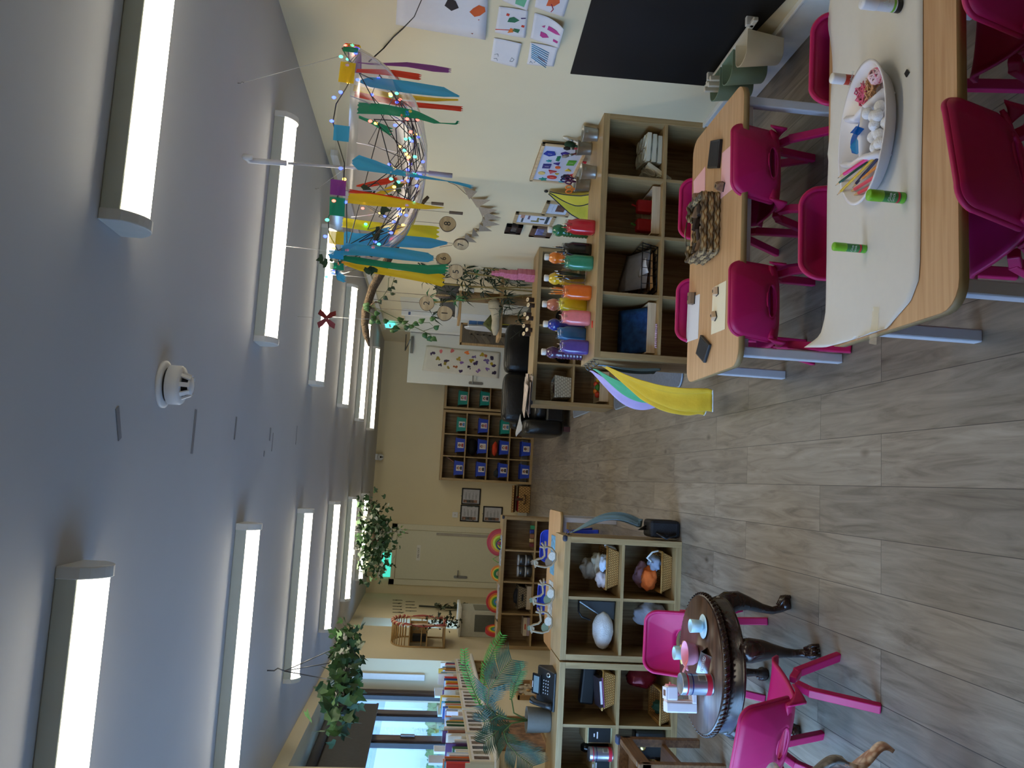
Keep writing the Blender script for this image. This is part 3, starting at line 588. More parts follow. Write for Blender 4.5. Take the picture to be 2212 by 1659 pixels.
def jar(label, px, py, h, fill, z=TZ, ht=.165, r=.043, tint=None, op=.8):
    p = on(px, py, 'z', z); t = thing('pencil_jar', label, 'jar', (p.x, p.y, z))
    pts = rrect(-r, -r, r, r, r*.55, 4)
    g = shut('jar_'+h, h) if h != 'clear' else clr
    mb = MB().mat(g); n = len(pts); lv = [(.86, 0), (.98, .006), (1, .02), (1, ht*.72), (.82, ht*.86), (.8, ht), (.76, ht), (.78, ht*.86), (.93, ht*.72), (.93, .02), (.8, .008)]
    vs = [(x*s_, y*s_, zz) for s_, zz in lv for x, y in pts]; fs = [(k*n+i, k*n+(i+1) % n, (k+1)*n+(i+1) % n, (k+1)*n+i) for k in range(len(lv)-1) for i in range(n)]
    fs += [tuple(range(n))[::-1], tuple((len(lv)-1)*n+i for i in range(n))]; mb.add(vs, fs, True); mb.build('glass', t)
    if h != 'clear': MB().mat(glassy('clear_neck', (.85, .88, .88), .10)).lathe([(r*.84, ht*.8), (r*.84, ht+.012), (r*.80, ht+.014)], 24, cap=False).build('neck', t)
    return t, p, ht
def stick(name, label, cat, base, tip, r, body, point, lead='3A3230', group=None, parts=True):
    base, tip = V(base), V(tip); d = (tip-base); L_ = d.length; q = d.to_track_quat('Z', 'Y')
    t = thing(name, label, cat, base, 0, group, rot=q.to_euler())
    MB().mat(body).lathe([(.001, 0), (r, 0), (r, L_-r*5)], 6, smooth=False, cap=False).build('barrel', t)
    MB().mat(point).lathe([(r, L_-r*5), (r*.3, L_-r*1.2)], 6, cap=False).mat(mat('lead_'+lead, lead, .6)).lathe([(r*.3, L_-r*1.2), (.0003, L_)], 6, cap=False).build('tip', t); return t
cedar = mat('sharpened_cedar', 'D9B98C', .7)
bottle('green sensory bottle with ribbed body behind the red jar', 1270, 503, '1F6E46'); bottle('orange paint bottle standing behind the black and green jars', 1262, 562, 'E8822A')
bottle('yellow paint bottle with milky cap and ribbed body, standing in clear view', 1262, 607, 'D9B322'); bottle('salmon pink paint bottle behind the yellow jar', 1258, 663, 'C67A62')
bottle('deep blue paint bottle behind the light blue jar', 1262, 706, '22328C'); bottle('dark purple paint bottle at the shelf end, behind the violet jar', 1258, 766, '46264A')
JS = [('red jar of pencils on the near oak shelf', 1284, 493, 'B8242E', 'C02530'), ('black jar of dark pencils on the near oak shelf', 1276, 543, '101114', '16171B'), ('green jar of pencils with clear neck on the near oak shelf', 1280, 570, '2E8060', '1D7A52'),
      ('orange jar packed with orange pencils on the near oak shelf', 1276, 634, 'D8661E', 'E8852C'), ('yellow jar in front of the salmon pink bottle', 1266, 661, 'CFC028', 'E0D050'), ('pink jar holding one pink pencil on the near oak shelf', 1274, 689, 'DE7C7E', 'F05070'),
      ('light blue jar in front of the deep blue bottle', 1264, 724, '2E6EA8', '3A7AC0'), ('violet jar in front of the dark purple bottle', 1270, 752, '54428C', '6A52A0')]
for lb_, x, y, h, pcx in JS:
    t, p, ht = jar(lb_, x, y, h, pcx); k = {'red': 2, 'ora': 7, 'bla': 3, 'gre': 2}.get(lb_[:3], 1); nm = lb_.split()[0]
    for i in range(k):
        a = i*2*PI/max(k, 1)+.7; r0 = .010 if k > 1 else .0; z0 = TZ+.01
        hgt = {'ora': .235, 'gre': .20, 'bla': .215, 'red': .195}.get(lb_[:3], .19)+.012*(i % 3)
        stick('pencil', ('pencil standing in the %s jar' % nm) if k == 1 else 'pencil standing in the %s jar on the near oak shelf' % nm, 'pencil', (p.x+r0*math.cos(a)*.3, p.y+r0*math.sin(a)*.3, z0), (p.x+.022*math.cos(a), p.y+.022*math.sin(a), TZ+hgt), .0038, mat('pencil_'+pcx, pcx, .35), cedar, '20242A' if k > 1 else '3A3230', group='pencils in the %s jar' % nm if k > 1 else None)
t, p, ht = jar('empty clear glass jar with pens, behind the green jar', 1268, 598, 'clear', 'none', ht=.16)
for i in range(4): stick('felt_pen', 'dark pen standing in the clear jar', 'pen', (p.x-.01+i*.006, p.y, TZ+.012), (p.x-.03+i*.018, p.y+.008*(i % 2), TZ+.2+.008*(i % 2)), .005, blackp, mat('white_cap', 'E6E6E6', .4), group='pens in the clear jar')
tag(MB().mat(mat('red_crayon', 'D8402E', .5)).tube([(0, 0, 0), (.04, 0, 0)], .0045, 8).build('crayon', loc=(on(1279, 708, 'z', TZ+.005))), 'short red crayon lying on the shelf edge by the pink jar', 'crayon')
# four galvanised buckets
zn = mat('galvanised_steel', 'A7A9A6', .38, .9, var=.15, vs=12)
def bucket(label, px, py):
    p = on(px, py, 'z', TZ); t = thing('zinc_bucket', label, 'bucket', (p.x, p.y+.0, TZ))
    MB().mat(zn).lathe([(.001, .003), (.036, .003), (.037, 0), (.038, .0), (.0395, .010), (.038, .018), (.0475, .092), (.0495, .094), (.0495, .097), (.046, .097), (.037, .012), (.001, .01)], 36, cap=False).build('body', t)
    MB().mat(zn).cbox((0, -.046, .075), (.02, .004, .012)).tube([(.048, 0, .085), (.03, .02, .05), (-.02, .04, .045), (-.048, 0, .085)], .0015, 6).build('handle', t); return p
b1 = bucket('empty galvanised bucket at the wall end, in front of the paintbrush one', 1292, 292); b2 = bucket('galvanised bucket with paintbrushes and a green-handled tool', 1278, 322)
b3 = bucket('empty galvanised bucket in front of the scissors bucket', 1288, 373); b4 = bucket('galvanised bucket full of children\'s scissors', 1274, 400)
def brush(label, b, dx, dy, h, hc, bc, r=.007):
    t = thing('paintbrush', label, 'paintbrush', (b.x+dx*.2, b.y+dy*.2, TZ+.012)); L_ = V((dx, dy, 0)); a = L_+V((0, 0, h*.62)); 
    MB().mat(mat('handle_'+hc, hc, .4)).tube([(0, 0, 0), a*.5, a], [.004, .006, r*.8], 8).build('handle', t); MB().mat(zn).tube([a, a+V((dx*.2, dy*.2, h*.14))], r, 8).build('ferrule', t)
    e = a+V((dx*.2, dy*.2, h*.14)); MB().mat(mat('bristle_'+bc, bc, .9)).tube([e, e+V((dx*.2, dy*.2, h*.12)), e+V((dx*.35, dy*.35, h*.24))], [r, r*1.5, r*.8], 8).build('bristles', t)
brush('white-bristled paintbrush leaning in the zinc bucket', b2, .035, .0, .175, 'E6E4DE', 'D8D4C8'); brush('red-handled brush with dark bristles in the zinc bucket', b2, -.012, -.012, .17, '9A2430', '2E2822', .009)
brush('maroon-handled brush with grey bristles in the zinc bucket', b2, -.04, .0, .175, '5A1C22', '8A8276', .008)
tag(MB().mat(mat('dark_green_plastic', '1E4434', .4)).tube([(0, 0, 0), (.008, 0, .06), (.015, 0, .09)], .008, 8).sphere((.018, 0, .125), .028, 14, 10, (1, .35, 1.3)).build('sponge_roller', loc=(b2.x+.004, b2.y+.02, TZ+.013)), 'dark green round-ended tool standing in the paintbrush bucket', 'tool')
def scissors(label, b, dx, dy, h, hc, tilt):
    t = thing('scissors', label, 'scissors', (b.x+dx, b.y+dy, TZ+.015), rot=(0, R(tilt), R(tilt*3))); m_ = mat('scissor_'+hc, hc, .35)
    mb = MB().mat(m_)
    for sx in (-1, 1): mb.tube([(sx*.013+.011*math.cos(2*PI*i/14)*1, 0, h+.0+.02*math.sin(2*PI*i/14)) for i in range(14)], .0042, 7, closed=True)
    mb.bar((-.008, 0, h-.018), (.003, 0, h-.05), .007, .005, (0, 1, 0)).bar((.008, 0, h-.018), (-.003, 0, h-.05), .007, .005, (0, 1, 0)); mb.build('grip', t)
    MB().mat(st).bar((.003, .001, h-.05), (-.003, .001, .0), .008, .0015, (0, 1, 0)).bar((-.003, -.001, h-.05), (.003, -.001, .0), .008, .0015, (0, 1, 0)).build('blades', t)
scissors('navy scissors with the largest loop, in the scissors bucket', b4, .012, .008, .15, '1E2A6E', 8); scissors('navy scissors beside the purple pair in the bucket', b4, .02, -.01, .14, '1B2558', 14)
scissors('purple scissors in the scissors bucket', b4, .004, -.012, .125, '5A1F58', 4); scissors('orange scissors tilting out of the scissors bucket', b4, -.02, -.005, .118, 'F08A3A', -10); scissors('red scissors at the back of the scissors bucket', b4, .03, .015, .12, 'C0302C', 10)
# ---------------------------------------------------------------- things in the near oak shelf's compartments
def cell(c, r, x0, y0): return x0+CX(c), y0, CZ(r)
# stack of white trays in the wall-side compartment, one leaning
x, y, z = cell(3, 1, CX0, CY0); tr_ = mat('cream_plastic_tray', 'C9C7B4', .45, var=.03)
def tray(label, loc, rot, d=(.19, .24, .03), n=(2, 3)):
    t = thing('seed_tray', label, 'tray', loc, rot=rot); w_, l_, h_ = d; MB().mat(tr_).box((-w_/2, -l_/2, 0), (w_/2, l_/2, h_*.8)).build('base', t, bevel=.004)
    mb = MB().mat(tr_)
    for i in range(n[0]):
        for j in range(n[1]): mb.lathe([(.036, h_*.8), (.038, h_), (.033, h_), (.03, h_*.82)], 16, c=((i-.5*(n[0]-1))*w_/n[0]*.95, (j-(n[1]-1)/2)*l_/n[1]*.95, 0), cap=False)
    mb.build('cup_rings', t)
for i in range(3): tray('cream paint tray in the stack beside the leaning one', (x+.2+.01*i, y+.17-.008*i, z+.001+i*.036), (0, 0, R(-4*i)), (.17, .25, .034))
tray('cream tray leaning on edge against the tray stack', (x+.07, y+.17, z+.008), (0, R(-58), 0), (.17, .25, .03)); 
for o in COL.objects:
    if o.name.startswith('seed_tray') and 'stack' in o['label']: o['group'] = 'cream paint trays in the near shelf'
# red letters box, wire basket with paper, blue tray
x, y, z = cell(2, 1, CX0, CY0); lw = wood('light_birch', 'BFA98A', 'D8C6A8', 'x', .5)
def open_box(name, label, cat, loc, w_, d_, h_, m_, th=.009, rz=0, floor=True):
    t = thing(name, label, cat, loc, R(rz)); mb = MB().mat(m_)
    if floor: MB().mat(m_).box((th, th, 0), (w_-th, d_-th, .006)).build('bottom', t)
    for a, b in (((0, 0, 0), (w_, th, h_)), ((0, d_-th, 0), (w_, d_, h_))): MB().mat(m_).box(a, b).build('long_side', t, bevel=.0015)
    for a, b in (((0, th, 0), (th, d_-th, h_)), ((w_-th, th, 0), (w_, d_-th, h_))): MB().mat(m_).box(a, b).build('short_side', t, bevel=.0015)
    return t
open_box('wooden_tray', 'pale wooden tray with a red apple box behind it, near shelf', 'tray', (x+.03, y+.05, z+.0005), .29, .25, .05, lw)
rdm = mat('red_felt', 'A8181C', .6); grn = mat('leaf_green', '4A8A34', .6)
for i in (0, 1):
    t = thing('toy_apple', 'red toy apple with %s in the pale wooden tray' % ('a green leaf' if i == 0 else 'a red stalk'), 'toy apple', (x+.12+i*.12, y+.2, z+.008)); MB().mat(rdm).box((-.04, -.03, 0), (.04, .03, .1)).build('body', t, bevel=.012); MB().mat(grn if i == 0 else rdm).tube([(0, 0, .1), (.01, 0, .13)], .006, 6).build('stalk', t)
x, y, z = cell(1, 1, CX0, CY0); wk = mat('black_wire', '15151A', .4, .6)
t = thing('wire_basket', 'black wire basket filled with paper in the near oak shelf', 'basket', (x+.17, y+.19, z+.0005)); mb = MB().mat(wk)
def rect(w_, d_, zz): return [(-w_/2, -d_/2, zz), (w_/2, -d_/2, zz), (w_/2, d_/2, zz), (-w_/2, d_/2, zz)]
for w_, d_, zz in ((.27, .27, .005), (.285, .285, .05), (.30, .30, .1)): mb.tube(rect(w_, d_, zz), .0028, 6, closed=True)
for i in range(7):
    f_ = -1+2*i/6
    for s_ in (-1, 1): mb.tube([(f_*.13, s_*.135, .005), (f_*.145, s_*.15, .1)], .002, 5); mb.tube([(s_*.135, f_*.13, .005), (s_*.15, f_*.145, .1)], .002, 5)
    mb.tube([(f_*.13, -.135, .005), (f_*.13, .135, .005)], .0018, 5)
mb.build('frame', t)
ppm = mat('white_paper', 'D5D4D6', .8, var=.02); pb = V((x+.17, y+.19, z))
def sheet(name, label, cat, loc, rot, w_, d_, m_, curl=.02, group=None):
    mb = MB().mat(m_); mb.grid(lambda u, v: ((u-.5)*w_, (v-.5)*d_, curl*math.sin(u*3+v*2)*(u*v+.2)), 8, 8); return tag(mb.build(name, loc=loc, rot=rot, solid=.0008), label, cat, group)
sheet('paper_sheet', 'grey-white paper sheets standing up out of the black wire basket', 'paper', pb+V((.02, .03, .10)), (R(28), R(6), 0), .24, .25, mat('grey_paper', 'A9A9B2', .8)); sheet('paper_sheet', 'crumpled white paper in the black wire basket', 'paper', pb+V((.02, -.07, .075)), (R(15), R(-12), 0), .09, .11, ppm, .03)
sheet('paper_sheet', 'printed paper with orange lying flat in the black wire basket', 'paper', pb+V((-.02, -.02, .03)), (0, 0, R(8)), .22, .22, mat('mixed_paper', 'B58A5A', .8, var=.6, vs=9), .01)
x, y, z = cell(0, 1, CX0, CY0); open_box('wooden_tray', 'pale wooden tray holding the blue alphabet board, near shelf end', 'tray', (x+.02, y+.06, z+.0005), .3, .29, .05, lw)
sheet('alphabet_board', 'blue and purple alphabet board leaning in the wooden tray', 'board', (x+.17, y+.2, z+.10), (R(42), 0, 0), .27, .22, mat('blue_board', '27508A', .5, var=.5, vs=22), 0)
mb = MB().mat(mat('beads', 'C8A8B8', .3, var=.5, vs=80)); [mb.sphere((x+.05+i*.012, y+.02, z+.008), .0075, 6, 4) for i in range(12)]; tag(mb.build('bead_string'), 'string of small pale beads in front of the alphabet board tray', 'beads')
x, y, z = cell(0, 0, CX0, CY0); tag(MB().mat(mat('yellow_plastic', 'D9A71E', .4)).lathe([(.05, 0), (.06, .08), (.055, .08), (.046, .004), (.001, .004)], 24).build('yellow_tub', loc=(x+.22, y+.16, z+.0005)), 'round yellow tub in the bottom compartment of the near shelf', 'tub')
# ---------------------------------------------------------------- aprons on hooks at the walkway end of the near oak shelf
stl = mat('hook_steel', '7E8084', .3, 1)
def drape(name, label, m_, hy, hz, dz, w0, w1, bulge, lean=0, folds=4, seed=1, sy=1, trim=None, cat='apron', x0=None, lean_y=0):
    x_ = (x0 if x0 is not None else CX0)
    t = thing(name, label, cat, (x_-.028, hy, hz)); rg = random.Random(seed); ph = [rg.uniform(0, 6) for _ in range(4)]
    def fn(u, v):
        w_ = w0+(w1-w0)*min(1, v*1.15)**.8; yy = (u-.5)*w_*sy+lean_y*v; fo = math.sin(u*PI*folds+ph[0]+v*1.3)*.5+.3*math.sin(u*PI*folds*2.1+ph[1]+v*3)
        xx = -bulge*(math.sin(PI*min(1, v*1.05)*.75)**1.1)*(.55+.3*math.cos((u-.5)*PI))-.035*fo*min(1, v*2.5)*w_/.2-lean*v
        return (min(xx, -.004), yy, -dz*v*(1+.06*math.sin(u*5+ph[2])))
    MB().mat(m_).grid(fn, 44, 40).build('cloth', t, solid=.003, off=1)
    if trim:
        mb = MB().mat(trim); mb.tube([V(fn(i/40, 1))+V((0, 0, -.002)) for i in range(41)], .0045, 6); mb.tube([fn(1, .45+.55*i/20) for i in range(21)], .004, 6); mb.build('bound_edge', t)
    return t
fab = lambda n, h: mat(n, h, .75, var=.05, vs=12, sheen=.2, bump=.15, bs=60)
for i, y in enumerate((4.62, 4.70, 4.80, 4.88)): tag(MB().mat(stl).tube([(0, 0, .02), (-.02, 0, .015), (-.03, 0, .0), (-.025, 0, -.01), (-.018, 0, -.004)], .003, 6).cbox((-.002, 0, .01), (.004, .016, .03)).build('coat_hook', loc=(CX0, y, .728)), 'small steel hook on the end panel above the hanging aprons', 'hook', 'hooks at the walkway end of the near oak shelf')
drape('apron', 'lilac apron hanging deepest behind the green one on the shelf end', fab('lilac_cloth', 'B9A4D2'), 4.87, .72, .50, .03, .25, .20, lean=.05, folds=3, seed=3, lean_y=.02)
drape('apron', 'green apron hanging between the lilac and yellow ones', fab('green_cloth', '4FA878'), 4.79, .715, .44, .03, .20, .15, lean=.06, folds=3, seed=5, trim=mat('navy_tape', '2A4A70', .7))
drape('apron', 'steel blue apron hanging behind the yellow one at the shelf edge', fab('steel_blue_cloth', '5C7E96'), 4.62, .72, .34, .03, .10, .03, folds=3, seed=8)
drape('apron', 'long yellow apron with white binding hanging to near the floor on the shelf end', fab('yellow_cloth', 'DDB01C'), 4.64, .69, .60, .03, .44, .16, lean=.10, folds=5, seed=11, trim=mat('white_tape', 'DCE2E6', .7), lean_y=-.02)
# ---------------------------------------------------------------- rugs
rug = mat('grey_rug', '6E7684', .95, var=.12, vs=50, bump=.5, bs=400); rg2 = mat('rug_edge', '98A6B4', .9)
for lb_, x0, y0, x1, y1 in (('grey rug on the floor between the two oak shelves', .705, 5.3, 2.1, 7.30), ('grey rug on the floor in front of the black sofa', .787, 7.86, 2.1, 9.44)):
    t = thing('floor_rug', lb_, 'rug', (x0, y0, 0)); MB().mat(rug).prism(rrect(0, 0, x1-x0, y1-y0, .08), .010, .0005).build('pile', t); q = rrect(0, 0, x1-x0, y1-y0, .08); MB().mat(rg2).tube([(a, b, .007) for a, b in q], .006, 6, closed=True).build('binding', t)
# ---------------------------------------------------------------- on the stamping table
def P(x, y, z): return on(x, y, 'z', z)
TT = TH+.0008
def paper(label, pts, m_, z=TT, name='paper_sheet', cat='paper', curl=None, group=None):
    q = [P(x, y, z) for x, y in pts]; c = sum(q, V((0, 0, 0)))/len(q); c.z = z
    mb = MB().mat(m_); mb.prism([((a-c).x, (a-c).y) for a in q], .0006); return tag(mb.build(name, loc=c), label, cat, group)
pkp = mat('pale_pink_paper', 'F0BCC2', .75, var=.01); wtp = mat('white_card', 'DCE0E6', .75, var=.01); crp = mat('cream_card', 'EEE8CC', .75, var=.01)
paper('pale pink paper with a wood stamper on it, between ink pad and basket', [(1524, 359), (1498, 392), (1500, 462), (1518, 446), (1523, 430)], pkp)
paper('pale pink paper partly under the chair back, beside the ink pad', [(1586, 308), (1560, 331), (1556, 430), (1588, 404)], pkp)
paper('white paper with one dark stamper at the walkway end of the table', [(1512, 635), (1486, 645), (1482, 740), (1508, 731)], wtp)
paper('cream paper carrying two small wood stampers', [(1569, 606), (1540, 621), (1536, 723), (1566, 711)], crp)
ipm = mat('black_ink_pad', '1C1C1E', .45); fel = mat('felt_pad', '2F2F30', .95)
def pad(label, cs, z=TT):
    q = [P(x, y, z+.012) for x, y in cs]; c = sum(q, V())/4; mb = MB().mat(ipm); t = thing('ink_pad', label, 'ink pad', (c.x, c.y, z)); L_ = [((a-c).x, (a-c).y) for a in q]
    mb.prism(L_, .014); mb.build('case', t, bevel=.003, tidy=True); MB().mat(fel).prism([(a*.86, b*.86) for a, b in L_], .0012, .0136).build('felt', t)
pad('black ink pad lying beside the pale pink papers', [(1535, 304), (1556, 300), (1550, 363), (1528, 364)]); pad('black ink pad lying at the walkway corner of the stamping table', [(1513, 723), (1503, 764), (1520, 784), (1532, 744)])
stw = wood('stamper_wood', '6B5340', '94775B', 'x', .4); stl_ = wood('stamper_light', 'C7A98A', 'DCC2A4', 'x', .5); rub = mat('black_rubber', '1A1A1C', .5)
def stamp(label, x, y, rz, s=(.06, .03, .024), m_=None, z=TT+.0006, loc=None, rot=None, group=None):
    p = P(x, y, z) if loc is None else V(loc); t = thing('wood_stamper', label, 'stamper', p, R(rz), group, rot); m_ = m_ or stw
    MB().mat(rub).box((-s[0]/2, -s[1]/2, 0), (s[0]/2, s[1]/2, .004)).build('rubber_face', t)
    w_, d_, h_ = s; MB().mat(m_).prism([(-d_/2, .004), (d_/2, .004), (d_*.42, h_*.75), (d_*.25, h_), (-d_*.25, h_), (-d_*.42, h_*.75)], w_, -w_/2, ax='x').build('block', t, bevel=.002)
    MB().mat(mat('stamp_print', '2A2522', .7)).cbox((0, 0, h_+.0002), (w_*.4, d_*.3, .0004)).build('printed_mark', t); return t
stamp('dark wood stamper on the pink paper nearer the magenta chair tops', 1507, 433, 2, (.062, .036, .026)); stamp('wood stamper standing on the pink paper by the chair back', 1562, 403, 60, (.04, .04, .034))
stamp('dark wood stamper lying on the white paper', 1499, 645, -5, (.055, .04, .03)); stamp('small pale wood stamper on the cream paper, nearer the basket', 1550, 630, 8, (.034, .03, .022), stl_); stamp('small pale wood stamper on the cream paper, nearer the table corner', 1546, 683, 30, (.034, .03, .022), stl_)
# seagrass basket full of stampers
sg_ = wicker('seagrass_weave', '4A3A28', 'B3996C', 55, 110, .75, 1.0); a = P(1556, 456, TT); b = P(1553, 548, TT); t = thing('seagrass_basket', 'seagrass basket full of dark wood stampers on the stamping table', 'basket', (b.x+.01, b.y, TT)); w_ = .262; d_ = .2; h_ = .085
for n_, p0, p1 in (('front_side', (0, 0), (w_, 0)), ('back_side', (0, d_), (w_, d_)), ('short_side', (0, 0), (0, d_)), ('short_side', (w_, 0), (w_, d_))):
    u_ = V((p1[0]-p0[0], p1[1]-p0[1], 0)); nrm = V((u_.y, -u_.x, 0)).normalized()*(1 if n_ != 'back_side' and p0[0] == 0 and p0[1] == 0 and n_ == 'front_side' else 1)
    mb = MB().mat(sg_)
    rows = 6
    for k in range(rows):   # fat twisted strands, row by row
        z_ = .008+k*h_/rows
        if n_ == 'back_side' and k >= 4: segs = [(0, .28), (.72, 1)]
        else: segs = [(0, 1)]
        for s0, s1 in segs:
            pts = []; N_ = 26
            for i in range(N_+1):
                f_ = s0+(s1-s0)*i/N_; pts.append(V((p0[0], p0[1], z_))+u_*f_+nrm*.004*math.sin(f_*u_.length*150+k*PI)+V((0, 0, .003*math.sin(f_*u_.length*150+1.5))))
            mb.tube(pts, .0085, 6)
    if n_ == 'back_side': mb.tube([V((p0[0], p0[1], h_))+u_*.28, V((p0[0], p0[1], h_+.008))+u_*.5, V((p0[0], p0[1], h_))+u_*.72], .003, 6)
    mb.build(n_, t)
MB().mat(sg_).box((0, 0, 0), (w_, d_, .008)).build('bottom', t); bx = t.location
rg = random.Random(5); k = 0
for z_ in (.009, .042):
    for i in range(4):
        for j in range(3):
            if z_ > .04 and (i+j) % 3 == 0: continue
            stamp('dark wood stamper piled in the seagrass basket', 0, 0, 0, (.05, .034, .03), stw if (i+j) % 2 else mat('dark_stamper', '3B2E28', .35, var=.3), loc=(bx.x+.045+i*.057, bx.y+.042+j*.055, bx.z+z_), rot=(rg.uniform(-.25, .25)*(z_ > .04), rg.uniform(-.3, .3)*(z_ > .04), rg.uniform(-.2, .2)), group='stampers in the seagrass basket')
# ---------------------------------------------------------------- paper runner on the near table
rm = mat('runner_paper', 'D9D8D2', .7, var=.01, bump=.05, bs=4)
ZR = TH+.0012
left = [(1862, 736), (1755, 752), (1778, 725), (1784, 680), (1786, 560), (1787, 420), (1792, 300), (1802, 160), (1792, 60), (1800, -60)]
nearside = [(1890, 748), (1935, 688), (1968, 650), (1985, 605), (1988, 560), (1990, 400), (1994, 200), (1994, -60)]
fa = [P(*q, ZR) for q in left[1:]]; na = [P(*q, ZR) for q in nearside]
def runner():
    N_ = 60; M_ = 16; vs = []
    def samp(c, s):
        L_ = [0]
        for i in range(1, len(c)): L_.append(L_[-1]+(c[i]-c[i-1]).length)
        d = s*L_[-1]
        for i in range(1, len(c)):
            if d <= L_[i]+1e-9: return c[i-1].lerp(c[i], (d-L_[i-1])/max(1e-9, L_[i]-L_[i-1]))
        return c[-1]
    for i in range(N_+1):
        s = i/N_; a, b = samp(na, s), samp(fa, s)
        for j in range(M_+1):
            f_ = j/M_; p = a.lerp(b, f_); p.x = max(p.x, .465) if not (f_ > .72 and s < .1) else p.x; z_ = ZR+.0006
            if s < .14: z_ += .022*(1-s/.14)**2*(abs(f_-.35)*1.8)**1.5
            if f_ > .75 and s > .5: z_ += .006*(f_-.75)*4*(1+math.sin(s*30))*.5
            p.y = min(p.y, 2.40 if s > .12 else 2.50); vs.append((p.x, p.y, z_))
    return vs, [(i*(M_+1)+j, (i+1)*(M_+1)+j, (i+1)*(M_+1)+j+1, i*(M_+1)+j+1) for i in range(N_) for j in range(M_)]
vs, fs = runner(); pr_ = thing('paper_runner', 'long white paper runner taped over the near nursery table', 'paper', (0, 0, 0)); MB().mat(rm).add(vs, fs, True).build('sheet', pr_, solid=.0006)
tp = glassy('clear_tape', (.98, .98, .95), .03, .4); q = [P(x, y, ZR+.003) for x, y in ((1886, 662), (1899, 664), (1893, 745), (1877, 742))]; MB().mat(tp).poly([tuple(a) for a in q]).build('sticky_tape', pr_, solid=.0004)
ZS = ZR+.0016
def glue(label, x, y, h, r, cap, body, band, base, big=True, txt='Glue Stick'):
    p = P(x, y, ZS); t = thing('glue_stick', label, 'glue stick', (p.x, p.y, ZS)); C_ = mat('glue_'+cap, cap, .35, var=.01)
    MB().mat(mat('glue_'+base, base, .4)).lathe([(.001, 0), (r*.9, 0), (r*.97, .002), (r*.97, h*.14)], 28, cap=False).build('base', t)
    MB().mat(mat('glue_'+body, body, .35, var=.02)).lathe([(r*.95, h*.13), (r*.95, h*.62)], 28, cap=False).build('label', t)
    mb = MB().mat(mat('glue_'+band, band, .4)).lathe([(r*.96, h*.17), (r*.96, h*.23)], 28, cap=False); mb.build('band', t)
    MB().mat(C_).lathe([(r*.96, h*.62), (r, h*.625), (r, h*.97), (r*.93, h), (.001, h)], 28, cap=False).build('cap', t)
    if txt:
        lb2 = MB().mat(mat('glue_text', 'E4F2EC', .5))
        for i, w__ in enumerate(txt.split()): lb2.text(w__, r*.75, RZ(-25) @ T(0, -r*1.0, h*(.47-.1*i)) @ RX(90), .0002)
        lb2.build('lettering', t)
    return t
glue('large lime green glue stick between the palette tray and the walkway end', 1952, 428, .098, .0155, '7CC422', '3E8A4C', 'C8323E', '74C83A'); glue('small lime green glue stick nearest the walkway end of the table', 1869, 538, .095, .0125, '7CC422', '3E8A4C', 'C8323E', '74C83A')
g_ = glue('white glue stick with red label behind the palette tray', 1866, 176, .10, .0155, 'EDECEC', 'C4402F', 'C4402F', 'E8E8EA', txt='Ultrabond'); g_ = glue('glue stick with white label and black base at the frame edge', 1944, 14, .11, .0185, 'E6E8EE', 'D8DAE0', '7AB83A', '15161A', txt='15 CC')
# palette tray: oval dish with divided compartments
c = (P(1826, 370, .48)+P(1965, 220, .48))/2; pc0 = P(1893, 290, ZS); pal = thing('palette_tray', 'white oval divided craft tray with wool, pompoms, film and pencils', 'tray', (pc0.x, pc0.y, ZS), R(-6)); wpl = mat('white_melamine', 'E8E8F0', .25, var=.005)
A_, B_ = .205, .128
MB().mat(wpl).lathe([(.001, .002), (.80, .002), (.84, .006), (.97, .042), (1.0, .044), (1.0, .047), (.95, .046), (.82, .010), (.001, .008)], 72, cap=False, sx=A_, sy=B_).build('dish', pal, tidy=True)
for o in (pal.children): pass
mb = MB().mat(wpl)
for pts in ([(-.06, .11), (-.075, .05), (-.07, 0), (-.085, -.09)], [(-.07, .0), (0, .012), (.075, .0)], [(.075, .105), (.06, .05), (.075, 0), (.085, -.09)]): mb.tube([(x, y, .024) for x, y in pts], .012, 8, flat=2.0)
mb.build('divider', pal)
def inp(x, y, z): return pal.matrix_basis @ V((x, y, z))
bpy.context.view_layer.update()
# cotton pompoms
cot = mat('cotton_white', 'F2F4FA', .95, sheen=.5, bump=.5, bs=200)
for i, (x, y) in enumerate([(.03, -.05), (.05, -.075), (.02, -.085), (-.01, -.05), (-.03, -.08), (.0, -.07), (-.05, -.05), (-.055, -.085), (.045, -.03), (-.02, -.03), (-.06, -.065), (.025, -.065), (-.0, -.095)]):
    mb = MB().mat(cot); mb.sphere((0, 0, 0), .017, 12, 9, (1, 1, .85)); tag(mb.build('cotton_pompom', loc=inp(x, y, .026+.010*(i % 3))), 'white cotton pompom in the craft tray', 'pompom', 'cotton pompoms in the craft tray')
# wool ball and loose wool
woolp = mat('pink_wool', 'F06A94', .9, var=.3, vs=90, sheen=.4); woolb = mat('beige_wool', 'D9A878', .9, var=.3, vs=90, sheen=.4); woolw = mat('white_wool', 'F6D4DC', .9, sheen=.4)
rg = random.Random(9)
def yarn(label, m_, cx, cy, r, n, rr_, name='wool_tangle', z0=.02):
    mb = MB().mat(m_)
    for k in range(n):
        a0 = rg.uniform(0, 6); pts = []
        for i in range(12): a = a0+i*.5*rg.uniform(.6, 1.4); q = r*rg.uniform(.3, 1); pts.append((q*math.cos(a), q*math.sin(a), rg.uniform(-.006, .014)))
        mb.tube(pts, rr_, 5)
    return tag(mb.build(name, loc=inp(cx, cy, z0+.006)), label, 'wool')
yarn('tangle of pink wool in the craft tray', woolp, .125, .035, .036, 9, .0022); yarn('tangle of beige wool in the craft tray', woolb, .125, -.012, .036, 9, .0022)
mb = MB().mat(woolw)
